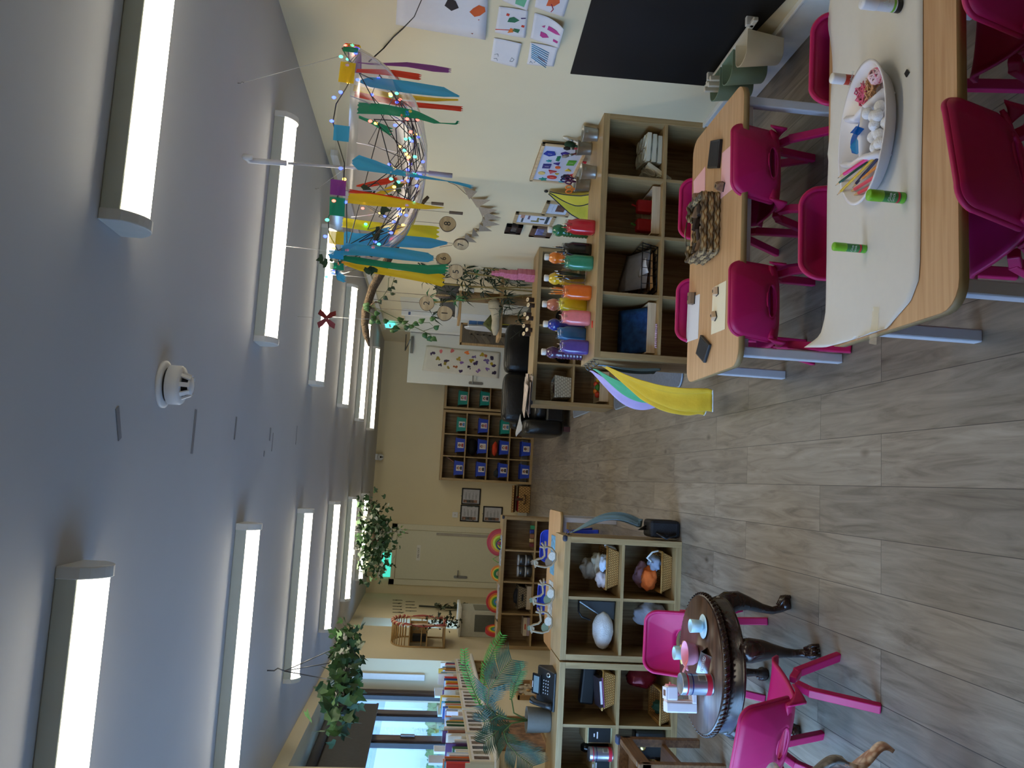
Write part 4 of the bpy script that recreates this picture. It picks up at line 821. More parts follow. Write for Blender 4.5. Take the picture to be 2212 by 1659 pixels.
for k in range(14):
    A = RZ(rg.uniform(0, 360)) @ RX(rg.uniform(0, 180)); mb.tube([A @ V((.021*math.cos(i*PI/8), .021*math.sin(i*PI/8), 0)) for i in range(16)], .0028, 5, closed=True)
mb.mat(woolp)
for k in range(7):
    A = RZ(rg.uniform(0, 360)) @ RX(rg.uniform(0, 180)); mb.tube([A @ V((.0215*math.cos(i*PI/8), .0215*math.sin(i*PI/8), 0)) for i in range(16)], .0022, 5, closed=True)
tag(mb.build('wool_ball', loc=inp(.145, -.045, .034)), 'small ball of pale pink wool in the craft tray', 'wool')
# strips of blue film
fb1, fb2 = sheer('blue_film', '1368C8', .92, .3), sheer('light_blue_film', '3FA0E0', .9, .3)
for i, (x, y, a, w_, l_, m_) in enumerate([(.03, .045, 20, .03, .06, fb1), (-.005, .05, -30, .028, .075, fb1), (-.025, .03, 35, .03, .055, fb2), (.01, .02, 60, .022, .05, fb1)]):
    mb = MB().mat(m_); mb.grid(lambda u, v: ((v-.5)*l_, (u-.5)*w_, .012*math.sin(v*PI)+.006*u), 4, 12); tag(mb.build('film_strip', loc=inp(x, y, .016+.009*i), rot=(R(12*i-20), 0, R(a))), 'strip of shiny blue film in the craft tray', 'film', 'blue film strips in the craft tray')
# pencils in the tray's near-walkway bay
for i, (lb_, b0, t0, r, h) in enumerate([('green pencil reaching over the tray rim', (-.075, -.03), (-.12, .125), .0038, '1E5A3C'), ('yellow pencil lying across the tray rim', (-.08, -.06), (-.155, .10), .0038, 'E4BE1E'), ('bright pink pencil in the craft tray', (-.078, -.035), (-.108, .09), .0055, 'F0408A'),
      ('coral crayon pencil nearest the tray end', (-.155, -.045), (-.165, .055), .0052, 'E8506A'), ('second coral crayon pencil in the craft tray', (-.135, -.055), (-.150, .075), .0052, 'EC5A70'), ('dark violet pencil in the craft tray', (-.09, -.07), (-.14, .06), .0042, '2A2340'), ('orange pencil at the bottom of the craft tray', (-.10, -.085), (-.13, .03), .0042, 'E89A3A')]):
    z0, z1 = .0165+.006*(i % 3), .05+.006*(i % 3); z1 = z1 if i < 3 else .03; stick('pencil', lb_, 'pencil', inp(b0[0], b0[1], z0+.004*(i < 3)), inp(t0[0], t0[1], z1), r, mat('tray_pencil_'+h, h, .35), cedar, h if i in (3, 4) else '3A3230')
p = P(1960, 158, ZS); tag(MB().mat(blackp).prism([(-.008, -.009), (.009, -.005), (.007, .008), (-.009, .006)], .003).build('plastic_chip', loc=(p.x, p.y, ZS), rot=(0, 0, .4)), 'small black chip lying on the runner past the craft tray', 'chip')
# ---------------------------------------------------------------- on the right-hand wall
def W(x, y, d=0): return on(x, y, 'x', XR-d)
def wq(x, y, d=.0): p = W(x, y); return p.y, p.z
def wallpoly(pts, d0, d1, m_):          # outline given in photo pixels, a slab standing off the wall by d0..d1
    q = [wq(x, y) for x, y in pts]; return MB().mat(m_).prism(q, d1-d0, XR-d1, ax='x')
pw = mat('drawing_paper', 'DAD9DC', .8, var=.012)
def drawing(label, pts, marks, curl=0):
    t = thing('child_drawing', label, 'drawing', (0, 0, 0)); q = [W(x, y) for x, y in pts]; c = sum(q, V((0, 0, 0)))/4
    t.location = c; L_ = [(a-c) for a in q]
    def fn(u, v):
        a = L_[0].lerp(L_[1], u); b = L_[3].lerp(L_[2], u); p = a.lerp(b, v); return (-.007-curl*(v**3)*(.3+u)-.003*math.sin(u*4+v*3), p.y, p.z)
    MB().mat(pw).grid(fn, 10, 10).build('sheet', t, solid=.0006)
    mb = MB()
    for h, kind, uv in marks:
        mb.mat(mat('crayon_'+h, h, .8))
        f2 = lambda u, v: tuple(V(fn(u, v))+V((-.0014, 0, 0)))
        if kind == 'p': mb.poly([f2(u, v) for u, v in uv])
        else:
            for i in range(len(uv)-1): mb.tube([f2(*uv[i]), f2(*uv[i+1])], .0011 if kind == 'l' else .0025, 4)
    if marks: mb.build('marks', t)
    return t
# corners in the order far-top, near-top, near-bottom, far-bottom (u runs towards the camera, v downwards)
drawing('blank white drawing with faint pencil figures, farthest and highest of the wall drawings', [(1060, 128), (1067, 80), (1127, 91), (1116, 143)],
        [('8A8C92', 'l', [(.2, .7), (.35, .75), (.3, .85), (.2, .8), (.2, .7)]), ('8A8C92', 'l', [(.15, .1), (.2, .2), (.1, .25)]), ('8A8C92', 'l', [(.35, .1), (.4, .22), (.3, .25)])])
drawing('white drawing covered in blue crayon strokes with a small face', [(1138, 136), (1146, 90), (1206, 100), (1196, 141)],
        [('3E9CC8', 'm', [(.95-.08*i, .05+.01*i), (.55-.1*i+.1, .72)]) for i in range(8)]+[('B0563A', 'l', [(.5, .3), (.3, .6), (.2, .65), (.45, .35)]), ('3A3A44', 'l', [(.15, .25), (.22, .3)]), ('3A3A44', 'l', [(.1, .1), (.2, .12), (.1, .2)])])
drawing('white paper with scraps of green, red and orange tissue stuck on', [(1069, 67), (1078, 12), (1141, 20), (1135, 79)],
        [('2F6E50', 'p', [(.5, .35), (.65, .4), (.7, .55), (.6, .75), (.5, .6)]), ('2F6E50', 'p', [(.2, .55), (.3, .6), (.28, .8), (.15, .75)]), ('C8402E', 'p', [(.72, .28), (.8, .3), (.78, .4), (.7, .38)]), ('C8402E', 'p', [(.38, .82), (.45, .84), (.44, .94), (.36, .92)]), ('E0782E', 'p', [(.1, .4), (.3, .48), (.25, .62), (.15, .58)]), ('3A2A60', 'p', [(.7, .78), (.74, .95), (.7, .95), (.66, .8)]), ('E0503A', 'm', [(.15, .0), (.22, .45)])])
drawing('white paper with patches of magenta felt pen', [(1145, 80), (1155, 26), (1219, 43), (1208, 98)],
        [('B83E88', 'p', [(.6, .3), (.68, .42), (.58, .4)]), ('B83E88', 'p', [(.55, .5), (.7, .52), (.68, .8), (.6, .95), (.52, .8)]), ('B83E88', 'p', [(.25, .3), (.42, .3), (.38, .5), (.28, .6), (.2, .4)]), ('B83E88', 'p', [(.2, .75), (.3, .75), (.28, .92), (.18, .9)])], .03)
drawing('white drawing with a green wash cut off by the picture edge', [(1085, -2), (1092, -52), (1152, -42), (1139, 18)], [('6AB08A', 'p', [(.1, .5), (.35, .5), (.4, .9), (.1, .85)])], .02)
drawing('white paper with orange and black collage cut off by the picture edge', [(1155, 12), (1165, -48), (1238, -30), (1218, 33)], [('D8643A', 'p', [(.2, .35), (.5, .4), (.6, .7), (.4, .75), (.25, .6)]), ('1E1E22', 'p', [(.5, .35), (.65, .4), (.6, .6), (.45, .5)]), ('2E7A4E', 'p', [(.45, .28), (.6, .3), (.5, .4)]), ('A8304A', 'm', [(.3, .5), (.15, .6), (.05, .55)])])
drawing('large white poster with orange and black paint splashes high on the wall', [(855, 50), (870, -200), (1065, -170), (1049, 82)],
        [('C85A28', 'p', [(.26, .80), (.30, .84), (.34, .90), (.33, .97), (.29, .98), (.24, .92), (.22, .86)]), ('2A2226', 'p', [(.28, .52), (.36, .56), (.34, .64), (.28, .68), (.24, .6)]), ('8A4A2E', 'p', [(.05, .83), (.055, .86), (.04, .85)]), ('A83A2E', 'p', [(.2, .9), (.205, .92), (.19, .91)])], .012)
# chalkboard
cbm = mat('chalkboard_black', '0C0D0F', .55, var=.5, vs=4)
mb = wallpoly([(1232, 157), (1521, 183), (1760, -68), (1320, -150)], .001, .007, cbm)
ck = tag(mb.build('chalkboard'), 'black chalkboard panel on the wall above the plastic planters', 'chalkboard')
# white hanging rail with three plastic planters
a = W(1532, 168); b = W(1633, 22); zr = (a.z+b.z)/2; rl = thing('planter_rail', 'white wall rail holding the green and cream plastic pots', 'rail', (XR, 0, 0)); wr = mat('rail_white', 'D5D6D0', .4, var=.01)
mb = MB().mat(wr); mb.box((-.05, b.y, zr-.012), (-.03, a.y, zr+.012)); mb.build('rail', rl, bevel=.004)
for y in (a.y-.06, b.y+.05): MB().mat(wr).box((-.05, y-.012, zr-.01), (0, y+.012, zr+.03)).build('bracket', rl, bevel=.004)
def planter(label, yc, hx, m_, w_=.155):
    t = thing('wall_pot', label, 'wall pot', (XR-.05, yc, zr)); out = []
    for i in range(9): an = -PI/2+PI*i/8; out.append((-.09-.05*math.cos(an), w_/2*.92*math.sin(an)))
    out = [(0, -w_/2)]+out+[(0, w_/2)]
    def ring(s_, z_, dx=0): return [(x*s_+dx, y*s_, z_) for x, y in out]
    mb = MB().mat(m_); n = len(out); lv = [(.70, -.175, -.012), (.72, -.17, -.012), (1, .012, 0), (.96, .012, 0), (.66, -.165, -.014)]
    vs = sum([ring(*l) for l in lv], []); fs = [(k*n+i, k*n+(i+1) % n, (k+1)*n+(i+1) % n, (k+1)*n+i) for k in range(len(lv)-1) for i in range(n)]; fs += [tuple(range(n)), tuple((len(lv)-1)*n+i for i in range(n))]
    mb.add(vs, fs, True); mb.build('pot', t, bevel=.002, tidy=True); return t
sage = mat('sage_plastic', '7C9480', .4, var=.01); creamp = mat('cream_plastic', 'D8D2BE', .4, var=.01); ym = W(1582, 95).y
planter('cream plastic wall pot on the rail, nearest the camera', W(1610, 60).y, 0, creamp); planter('sage green plastic wall pot, empty, in the middle of the rail', W(1582, 104).y, 0, sage); t = planter('sage green plastic wall pot filled with white sticks', W(1560, 142).y, 0, sage)
for i in range(4): tag(MB().mat(creamp).box((-.012, -.010, 0), (.012, .010, .175)).build('storage_tube', loc=(XR-.085-.018*(i % 2), W(1560, 142).y-.045+i*.028, zr-.12), rot=(0, R(-5), 0), bevel=.003), 'white square tube standing in the sage green pot', 'tube', 'white tubes in the sage green pot')
# framed pictures
def frame(label, pts, fm, inner, name='framed_picture', mount=None, d=.018, fw=.02, marks=()):
    t = thing(name, label, 'picture frame', (0, 0, 0)); q = [W(x, y) for x, y in pts]; c = sum(q, V((0, 0, 0)))/4; t.location = c
    y0 = min((a-c).y for a in q); y1 = max((a-c).y for a in q); z0 = (q[2].z+q[3].z)/2-c.z; z1 = (q[0].z+q[1].z)/2-c.z
    y0 = ((q[1]-c).y+(q[2]-c).y)/2; y1 = ((q[0]-c).y+(q[3]-c).y)/2
    mb = MB().mat(fm); mb.box((-d, y0, z0), (0, y0+fw, z1)).box((-d, y1-fw, z0), (0, y1, z1)).box((-d, y0, z0), (0, y1, z0+fw)).box((-d, y0, z1-fw), (0, y1, z1)); mb.build('frame', t, bevel=.002)
    if mount: MB().mat(mount).box((-.008, y0+fw, z0+fw), (-.004, y1-fw, z1-fw)).build('mount', t)
    mb = MB()
    for m_, a in marks: u0, v0, u1, v1 = a; mb.mat(m_).box((-.0095, y1-fw-(y1-y0-2*fw)*u0, z1-fw-(z1-z0-2*fw)*v0), (-.0081, y1-fw-(y1-y0-2*fw)*u1, z1-fw-(z1-z0-2*fw)*v1))
    if marks: mb.build('print', t)
    return t
ashf = wood('ash_frame', 'A08B68', 'C0AA84', 'z', .5); ink = mat('dark_teal_print', '2F4450', .6); mnt = mat('pale_mount', 'CCD4E4', .6, var=.01)
pho = lambda n, h, v=.8, s_=40: mat(n, h, .4, var=v, vs=s_)
frame('black picture frame with a small dark photo, nearest the bamboo', [(1089, 501), (1095, 482), (1131, 485), (1124, 503)], mat('black_frame', '101216', .4), 0, fw=.045, mount=mat('dark_photo', '2A2A2C', .5), marks=[(pho('bw_photo', '5A5856'), (.05, .1, .95, .95))])
frame('ash frame with a printed giraffe poster, the tallest of the wall frames', [(1107, 478), (1116, 454), (1202, 466), (1191, 487)], ashf, 0, fw=.028, mount=mnt, marks=[(ink, (.06, .13, .55, .19)), (mat('peach_print', 'B08878', .6), (.55, .08, .95, .2)), (mat('plum_print', '6A5A70', .6), (.45, .3, .85, .36)), (mat('olive_print', '7C7A48', .6), (.2, .42, .34, .66)), (mat('olive_print', '7C7A48', .6), (.34, .58, .7, .64)), (mat('olive_dark_print', '3A3E2C', .6), (.5, .66, .62, .8)), (ink, (.08, .84, .92, .93))])
frame('ash frame with a brown photo partly behind the yellow apron', [(1169, 460), (1183, 430), (1240, 440), (1228, 466)], ashf, 0, fw=.03, mount=mat('blue_white_mount', 'C0CCDE', .6), marks=[(pho('brown_photo', '6A4E44', .5), (.25, .42, .85, .85)), (mat('mount_line', '8A96A8', .6), (.2, .25, .85, .26))])
frame('brown wooden frame with a violet seaside photo', [(1142, 508), (1151, 485), (1198, 490), (1188, 511)], wood('walnut_frame', '4A382C', '6B5342', 'z', .5), 0, fw=.045, mount=mat('violet_photo', '6870A0', .4, var=.6, vs=18), marks=[(mat('pale_strip', 'B8BCE0', .5), (.02, .0, .98, .12)), (pho('shore', '7A7468', .6), (.05, .7, .95, .98))])
# white magnetic board with wooden shapes, standing on the shelf against the wall
q = [W(*p_, .03) for p_ in ((1146, 391), (1168, 312), (1279, 318), (1268, 400))]; c = sum(q, V((0, 0, 0)))/4; y0, y1 = (q[1].y+q[2].y)/2-c.y, (q[0].y+q[3].y)/2-c.y; z1 = (q[0].z+q[1].z)/2-c.z; z0 = .764-c.z
sbt = thing('shape_board', 'white framed board covered with coloured wooden shapes, standing on the near shelf', 'board', (XR-.02, c.y, c.z)); lf = wood('pale_pine_frame', 'C0A47E', 'DCC39A', 'z', .5); fw = .022
MB().mat(mat('whiteboard', 'C9D2E8', .3, var=.005)).box((-.006, y0, z0), (.002, y1, z1)).build('board', sbt)
MB().mat(lf).box((-.016, y0, z0), (.004, y0+fw, z1)).box((-.016, y1-fw, z0), (.004, y1, z1)).box((-.016, y0, z0), (.004, y1, z0+fw)).box((-.016, y0, z1-fw), (.004, y1, z1)).build('frame', sbt, bevel=.002)
def star(r, r2, n): return [((r if i % 2 == 0 else r2)*math.cos(PI*i/n+.3), (r if i % 2 == 0 else r2)*math.sin(PI*i/n+.3)) for i in range(2*n)]
def ngon(r, n, a=0, sy=1): return [(r*math.cos(2*PI*i/n+a), r*sy*math.sin(2*PI*i/n+a)) for i in range(n)]
shp = [((1188, 332), '1F3A9E', ngon(.055, 5), 'blue pentagon'), ((1221, 333), '3A2A8C', ngon(.04, 5, .5), 'violet pentagon'), ((1186, 348), '2E9AA8', star(.026, .012, 5), 'small teal star at the top of the board'), ((1206, 343), '1E7A5A', [(-.05, -.015), (.05, -.015), (.05, .0), (.035, .018), (.02, 0), (0, .018), (-.02, 0), (-.035, .018), (-.05, 0)], 'green crown'),
       ((1181, 359), '3A3A80', [(-.05, -.035), (.04, -.035), (.05, .035), (-.04, .035)], 'indigo parallelogram'), ((1204, 354), '3C2E88', ngon(.035, 3, 1.6), 'violet triangle'), ((1205, 362), 'E06A34', ngon(.024, 16), 'orange disc'), ((1192, 371), 'C02E34', ngon(.045, 3, .2), 'red triangle'),
       ((1234, 352), '5AAA3E', [(-.05, -.04), (.05, -.03), (.06, .035), (-.04, .03)], 'green rhombus'), ((1258, 353), 'C8243A', [(-.04, -.03), (.04, -.03), (.04, .03), (-.04, .03), (-.04, -.03), (-.02, -.014), (-.02, .014), (.02, .014), (.02, -.014), (-.02, -.014)], 'red square ring'), ((1170, 374), 'DCC47A', ngon(.032, 12), 'pale yellow cloud'),
       ((1192, 383), 'CE3A34', ngon(.036, 18, 0, 1.25), 'red oval'), ((1173, 387), '1E9080', star(.04, .018, 5), 'teal star at the board corner'), ((1213, 393), '2FA0A8', star(.028, .013, 5), 'small teal star at the foot of the board'), ((1227, 368), 'D8C03A', ngon(.032, 3, .9), 'yellow triangle'), ((1239, 378), 'C8342E', star(.03, .014, 5), 'red star'), ((1203, 376), 'C8B03A', ngon(.022, 3, 2), 'small mustard triangle')]
for (x, y), h, pts, nm in shp:
    p = W(x, y, .03); mb = MB().mat(mat('shape_'+h, h, .45)).prism([(a*.78, b*.78) for a, b in pts], .006, -.006, ax='x')
    if nm in ('blue pentagon', 'violet pentagon', 'indigo parallelogram', 'red triangle', 'green rhombus', 'red oval'): mb.mat(whitem).box((-.0068, -.002, -.014), (-.006, .002, .014))
    tag(mb.build('wooden_shape', loc=(XR-.0265, p.y, p.z)), nm+' stuck on the white shape board' if 'board' not in nm else nm, 'wooden shape')
# yellow apron on a wall hook
p = W(1180, 410); hk = tag(MB().mat(blackp).sphere((0, 0, 0), .016, 12, 8, (.6, 1, 1)).build('wall_hook', loc=(XR-.012, p.y, p.z)), 'small dark wall hook above the lemon yellow apron', 'hook')
ap = thing('apron', 'lemon yellow apron with navy piping hanging on the wall behind the shelf', 'apron', (XR-.012, p.y-.01, p.z-.02)); lem = fab('lemon_cloth', 'D8C83E')
def fn(u, v):
    w_ = .05+.62*min(1, v*1.25)**1.1; f_ = math.sin(u*PI*4+1+v); return (-.012-.045*math.sin(min(1, v*1.3)*PI*.6)-.028*f_*min(1, v*2), (u-.62)*w_+.14*v, -.42*v)
MB().mat(lem).grid(fn, 36, 30).build('cloth', ap, solid=.003); navy = mat('navy_piping', '252B4A', .6)
mb = MB().mat(navy); mb.tube([V(fn(0, i/24))+V((-.003, 0, 0)) for i in range(25)], .004, 6); mb.tube([V(fn(.45+.1*math.sin(i*.2), i/24))+V((-.004, 0, 0)) for i in range(25)], .004, 6); mb.tube([V(fn(1, i/24))+V((-.003, 0, 0)) for i in range(25)], .004, 6); mb.tube([V(fn(.2+.01*i, .5+.03*math.sin(i)))+V((-.004, 0, 0)) for i in range(8)], .004, 6); mb.build('piping', ap)
# hessian bunting strung in a curve on the wall
jute = mat('jute_cloth', '9C8E7C', .9, var=.1, vs=80, bump=.4); bn = thing('bunting', 'jute bunting of small triangles strung in a curve on the wall', 'bunting', (0, 0, 0)); BP = [(968, 393), (985, 400), (1004, 417), (1019, 429), (1031, 441), (1040, 455), (1043, 470), (1040, 484), (1033, 496), (1022, 506), (1009, 514), (990, 522), (975, 530), (950, 534)]
pts = [W(x, y, .012) for x, y in BP]; bn.location = pts[6]; o_ = pts[6]
MB().mat(mat('jute_string', '6E6254', .9)).tube([a-o_ for a in pts], .0022, 5).build('string', bn)
tips = [(1000, 404, 1017, 428, 1031, 406), (1018, 429, 1034, 441, 1060, 424), (1032, 446, 1041, 460, 1075, 446), (1043, 456, 1043, 469, 1083, 463), (1043, 471, 1036, 483, 1080, 478), (1036, 482, 1024, 492, 1063, 492), (1022, 492, 1008, 504, 1035, 503), (1006, 504, 990, 515, 1030, 517)]
for x0, y0, x1, y1, x2, y2 in tips:
    a, b, c = W(x0, y0, .012)-o_, W(x1, y1, .012)-o_, W(x2, y2, .012)-o_; mid = (a+b)/2+V((-.05, 0, -.02)); c = c+V((-.03, 0, 0)); mb = MB().mat(jute); mb.add([a, mid, b, c, ], [(0, 1, 3), (1, 2, 3)], False); mb.build('flag', bn, solid=.0015)
# lead of the fairy lights running down the wall
pts = [W(x, y, .008) for x, y in ((925, -25), (910, 0), (895, 35), (870, 62), (850, 80), (828, 105))]+[on(797, 133, 'x', 1.95)]
# ---------------------------------------------------------------- clear umbrella hung upside down, with streamers and fairy lights
UC = V((1.335, 3.48, 2.08)); UR = .475
um = thing('clear_umbrella', 'clear umbrella hung upside down from the ceiling, full of fairy lights', 'umbrella', UC, rot=(R(4), R(0), 0)); plas = glassy('clear_vinyl', (.90, .88, .95), .02, .12)
prof = [(.02, -.325), (.12, -.318), (.22, -.292), (.30, -.25), (.37, -.185), (.42, -.115), (.455, -.05), (UR, 0)]
MB().mat(plas).lathe(prof, 64, cap=False).build('canopy', um)
MB().mat(glassy('clear_vinyl_rim', (.92, .92, .92), .22, .2)).lathe([(UR, 0), (UR+.004, .012), (UR+.002, .045)], 64, cap=False).build('rim_band', um)
mb = MB().mat(mat('white_rib', 'C9C8CC', .4))
for i in range(8): a = 2*PI*i/8+.2; mb.tube([(r*math.cos(a)*.985, r*math.sin(a)*.985, z+.004) for r, z in prof], .0022, 5)
mb.build('rib', um); hp_ = on(515, 345, 'z', ZC); hb = um.matrix_basis.inverted() @ (V(hp_)-V((0, 0, .03)))
MB().mat(mat('umbrella_shaft', 'D4D4D8', .3, .5)).tube([(0, 0, -.44), (0, 0, -.32), hb.lerp(V((0, 0, -.32)), .22)], .006, 8).build('shaft', um); MB().mat(mat('ferrule_grey', 'B5ADB8', .4)).tube([(0, 0, -.335), (0, 0, -.44)], .011, 10).build('ferrule', um)
d = (V((0, 0, -.32))-hb).normalized(); MB().mat(wd).tube([hb+d*.16, hb+d*.06, hb+d*.01, hb+V((0, -.018, -.012)), hb+V((0, -.04, .0)), hb+V((0, -.045, -.03))], .012, 10).build('handle', um)
def hangline(label, c0, c1, name='hanging_thread', r=.0011, m_=None):
    c0, c1 = V(c0), V(c1); t = thing(name, label, 'thread', c0); MB().mat(m_ or mat('nylon', 'D6D6D6', .3)).tube([(0, 0, 0), c1-c0], r, 4).build('line', t)
    MB().mat(stl).tube([(0, 0, .012), (0, 0, 0), (.006, 0, -.004), (.004, 0, -.012)], .0016, 5).build('ceiling_hook', t)
hangline('clear thread holding the umbrella rim at the wall side', on(520, 180, 'z', ZC-.012), (UC.x+.42, UC.y-.15, 2.12)); hangline('clear thread holding the umbrella rim behind its handle', on(685, 408, 'z', ZC-.012), (UC.x+.2, UC.y+.44, 2.10)); hangline('clear thread holding the umbrella rim at the walkway side', on(575, 527, 'z', ZC-.012), (UC.x-.33, UC.y+.25, 2.12))
# crepe streamers: list of photo points with widths in metres and the depth they hang at
CR = {'purple': '7E3C86', 'red': 'CF3B24', 'blue': '3E9CC8', 'yellow': 'E0BE2C', 'green': '258A66', 'lemon': 'E2D62E'}
def streamer(label, col, pts, y, tw=0, op=.97):
    P3 = [on(px, py, 'y', y+dy) for px, py, w_, dy in pts]; W3 = [w_*.62 for _, _, w_, _ in pts]; o = P3[0]; n = len(P3)
    def fn(u, v):
        k = min(int(v*(n-1)), n-2); f_ = v*(n-1)-k; p = P3[k].lerp(P3[k+1], f_)-o; w_ = W3[k]*(1-f_)+W3[k+1]*f_; a = .35*math.sin(v*4+tw)+.3; s_ = (u-.5)
        jag = .006*math.sin(u*19+tw)*(v > .999)
        return (p.x+s_*w_*math.cos(a), p.y+s_*w_*math.sin(a)*.8+.012*math.sin(v*6+u*7+tw)*w_/.05*.3, p.z+.003*math.sin(u*20)+jag)
    mb = MB().mat(sheer('crepe_'+col, CR[col], op)); mb.grid(fn, 12, 28); return tag(mb.build('paper_streamer', loc=o), label, 'streamer')
k = 1/560
S = lambda *a: a
streamer('purple crepe streamer at the wall end of the umbrella', 'purple', [(773, 135, .012, 0), (800, 138, .02, 0), (880, 140, .045, 0), (935, 148, .05, 0), (972, 152, .035, 0)], 3.45, 1)
streamer('short red crepe streamer beside the purple one', 'red', [(770, 152, .04, 0), (850, 158, .045, 0), (908, 166, .05, 0)], 3.3, 2)
streamer('wide blue crepe streamer near the wall end, in front of yellow and red', 'blue', [(778, 176, .02, 0), (800, 178, .07, 0), (880, 188, .085, 0), (960, 198, .075, 0), (992, 208, .02, 0)], 3.2, 3)
streamer('thin yellow streamer behind the wide blue one', 'yellow', [(764, 190, .05, 0), (845, 207, .045, 0), (940, 215, .04, 0), (990, 216, .025, 0)], 3.75, 4)
streamer('red crepe streamer showing below the yellow one', 'red', [(766, 203, .05, 0), (860, 222, .055, 0), (940, 230, .07, 0), (998, 236, .06, 0)], 3.8, 5)
streamer('crinkled green crepe streamer with a twisted tail', 'green', [(773, 233, .09, 0), (830, 235, .10, 0), (900, 247, .09, 0), (938, 262, .05, 0), (950, 266, .008, 0), (985, 268, .012, 0), (989, 264, .02, 0)], 3.05, 0)
streamer('large blue crepe streamer in front, twisting to a long thin tail', 'blue', [(761, 350, .02, 0), (775, 350, .12, 0), (810, 358, .11, 0), (860, 372, .06, 0), (915, 383, .03, 0), (965, 391, .008, 0), (990, 396, .02, 0), (1020, 404, .025, 0)], 3.0, 6)
streamer('yellow and orange crepe streamer hanging over the umbrella front', 'yellow', [(752, 428, .08, 0), (800, 432, .08, 0), (880, 441, .05, 0), (920, 447, .03, 0), (958, 449, .008, 0)], 3.05, 2.5)
streamer('red crepe strip running diagonally inside the umbrella', 'red', [(754, 412, .04, 0), (800, 418, .02, 0), (860, 430, .03, 0), (886, 434, .015, 0)], 3.1, 1)
streamer('wide yellow crepe streamer hanging from the far rim', 'lemon', [(740, 480, .10, 0), (850, 495, .13, 0), (920, 502, .12, 0), (946, 503, .10, 0)], 3.85, .5)
streamer('blue crepe streamer hanging from the far rim beside the yellow', 'blue', [(735, 515, .09, 0), (850, 520, .095, 0), (930, 525, .09, 0), (966, 525, .03, 0)], 3.8, 3.2)
streamer('blue crepe streamer at the walkway side of the umbrella', 'blue', [(737, 538, .085, 0), (800, 542, .07, 0), (870, 549, .085, 0), (925, 556, .085, 0), (936, 558, .05, 0)], 3.3, 4)
streamer('green crepe streamer at the walkway end of the umbrella', 'green', [(733, 556, .03, 0), (770, 562, .07, 0), (860, 576, .06, 0), (925, 583, .07, 0), (966, 580, .06, 0)], 3.35, .2)
streamer('yellow crepe streamer at the walkway end behind the green one', 'yellow', [(735, 566, .03, 0), (780, 578, .06, 0), (860, 592, .05, 0), (930, 600, .08, 0), (958, 606, .09, 0)], 3.42, 1.7)
streamer('scrap of blue crepe at the walkway end of the umbrella rim', 'blue', [(726, 585, .02, 0), (730, 595, .07, 0), (745, 603, .05, 0)], 3.5, 1.7)
streamer('dark green strip drooping inside the umbrella near the wall end', 'green', [(775, 252, .03, 0), (800, 262, .05, 0), (845, 285, .07, 0)], 3.7, 0, .7)
streamer('red leaf-shaped crepe inside the umbrella front', 'red', [(770, 402, .01, 0), (800, 398, .06, 0), (835, 392, .06, 0), (858, 386, .02, 0)], 3.35, 0, .8)
streamer('yellow leaf-shaped crepe inside the umbrella front', 'yellow', [(800, 425, .01, 0), (835, 412, .07, 0), (862, 400, .06, 0), (880, 392, .02, 0)], 3.4, 0, .8)
streamer('blue strip folded inside the umbrella towards the walkway', 'blue', [(745, 505, .05, 0), (790, 515, .09, 0), (840, 500, .07, 0)], 3.7, 0, .75)
# coloured wraps on the rim band
for i, (an, wd_, col) in enumerate([(2, 22, 'purple'), (-18, 10, 'yellow'), (-30, 10, 'red'), (-45, 8, 'green'), (-66, 14, 'yellow'), (-98, 7, 'blue'), (-122, 7, 'purple'), (-131, 9, 'green'), (-148, 8, 'yellow'), (-160, 7, 'blue'), (-172, 9, 'green')]):
    mb = MB().mat(sheer('crepe_'+col, CR[col], .97)); mb.grid(lambda u, v: ((UR+.008)*math.cos(R(an-wd_/2+wd_*u)), (UR+.008)*math.sin(R(an-wd_/2+wd_*u)), -.006+.058*v), 8, 2); mb.build('rim_wrap', um)
# fairy lights
dkc = mat('dark_green_cable', '14181A', .5); fl = thing('fairy_lights', 'dark string of coloured fairy lights tangled in the clear umbrella', 'fairy lights', UC, rot=(R(4), 0, 0)); rg = random.Random(21); mb = MB().mat(dkc); bulbs = []
inv = fl.matrix_basis.inverted()
mb.tube([inv @ a for a in pts], .0035, 6)
def inside(r, a, dz): 
    z = -.325+.325*(r/UR)**2.6; return V((r*math.cos(a), r*math.sin(a), z+dz))
path = []
for i in range(90):
    r = UR*.93*math.sqrt(abs(math.sin(i*.37)))*(.45+.55*rg.random()); a = i*.55+rg.uniform(-.3, .3); path.append(inside(min(r, .44), a, rg.uniform(.012, .07)))
path += [V((UR*.99*math.cos(a), UR*.99*math.sin(a), .03+.03*math.sin(a*7))) for a in [R(150+i*9) for i in range(26)]]
mb.tube(path, .0022, 5); mb.build('cable', fl)
cols = [('blue', '1A2CFF', (.03, .05, 1)), ('amber', 'FFB02A', (1, .45, .05)), ('green', '1AE08A', (.03, .9, .35)), ('red', 'FF3A30', (1, .06, .04))]
for n_, h, c in cols:
    m_ = mat('lit_bulb_'+n_, h, .3); b = m_.node_tree.nodes['Principled BSDF']; b.inputs['Emission Color'].default_value = c+(1,); b.inputs['Emission Strength'].default_value = 7
for i in range(99):
    p = path[(i*len(path))//99]; p = p+V((rg.uniform(-.025, .025), rg.uniform(-.025, .025), rg.uniform(-.004, .02))); n_ = cols[rg.choice([0, 0, 0, 1, 1, 2, 3])][0]
    mb = MB().mat(MATS['lit_bulb_'+n_]); mb.sphere((0, 0, 0), .0062, 6, 4, (1, 1, 1.3)); mb.build('bulb', fl, loc=p)
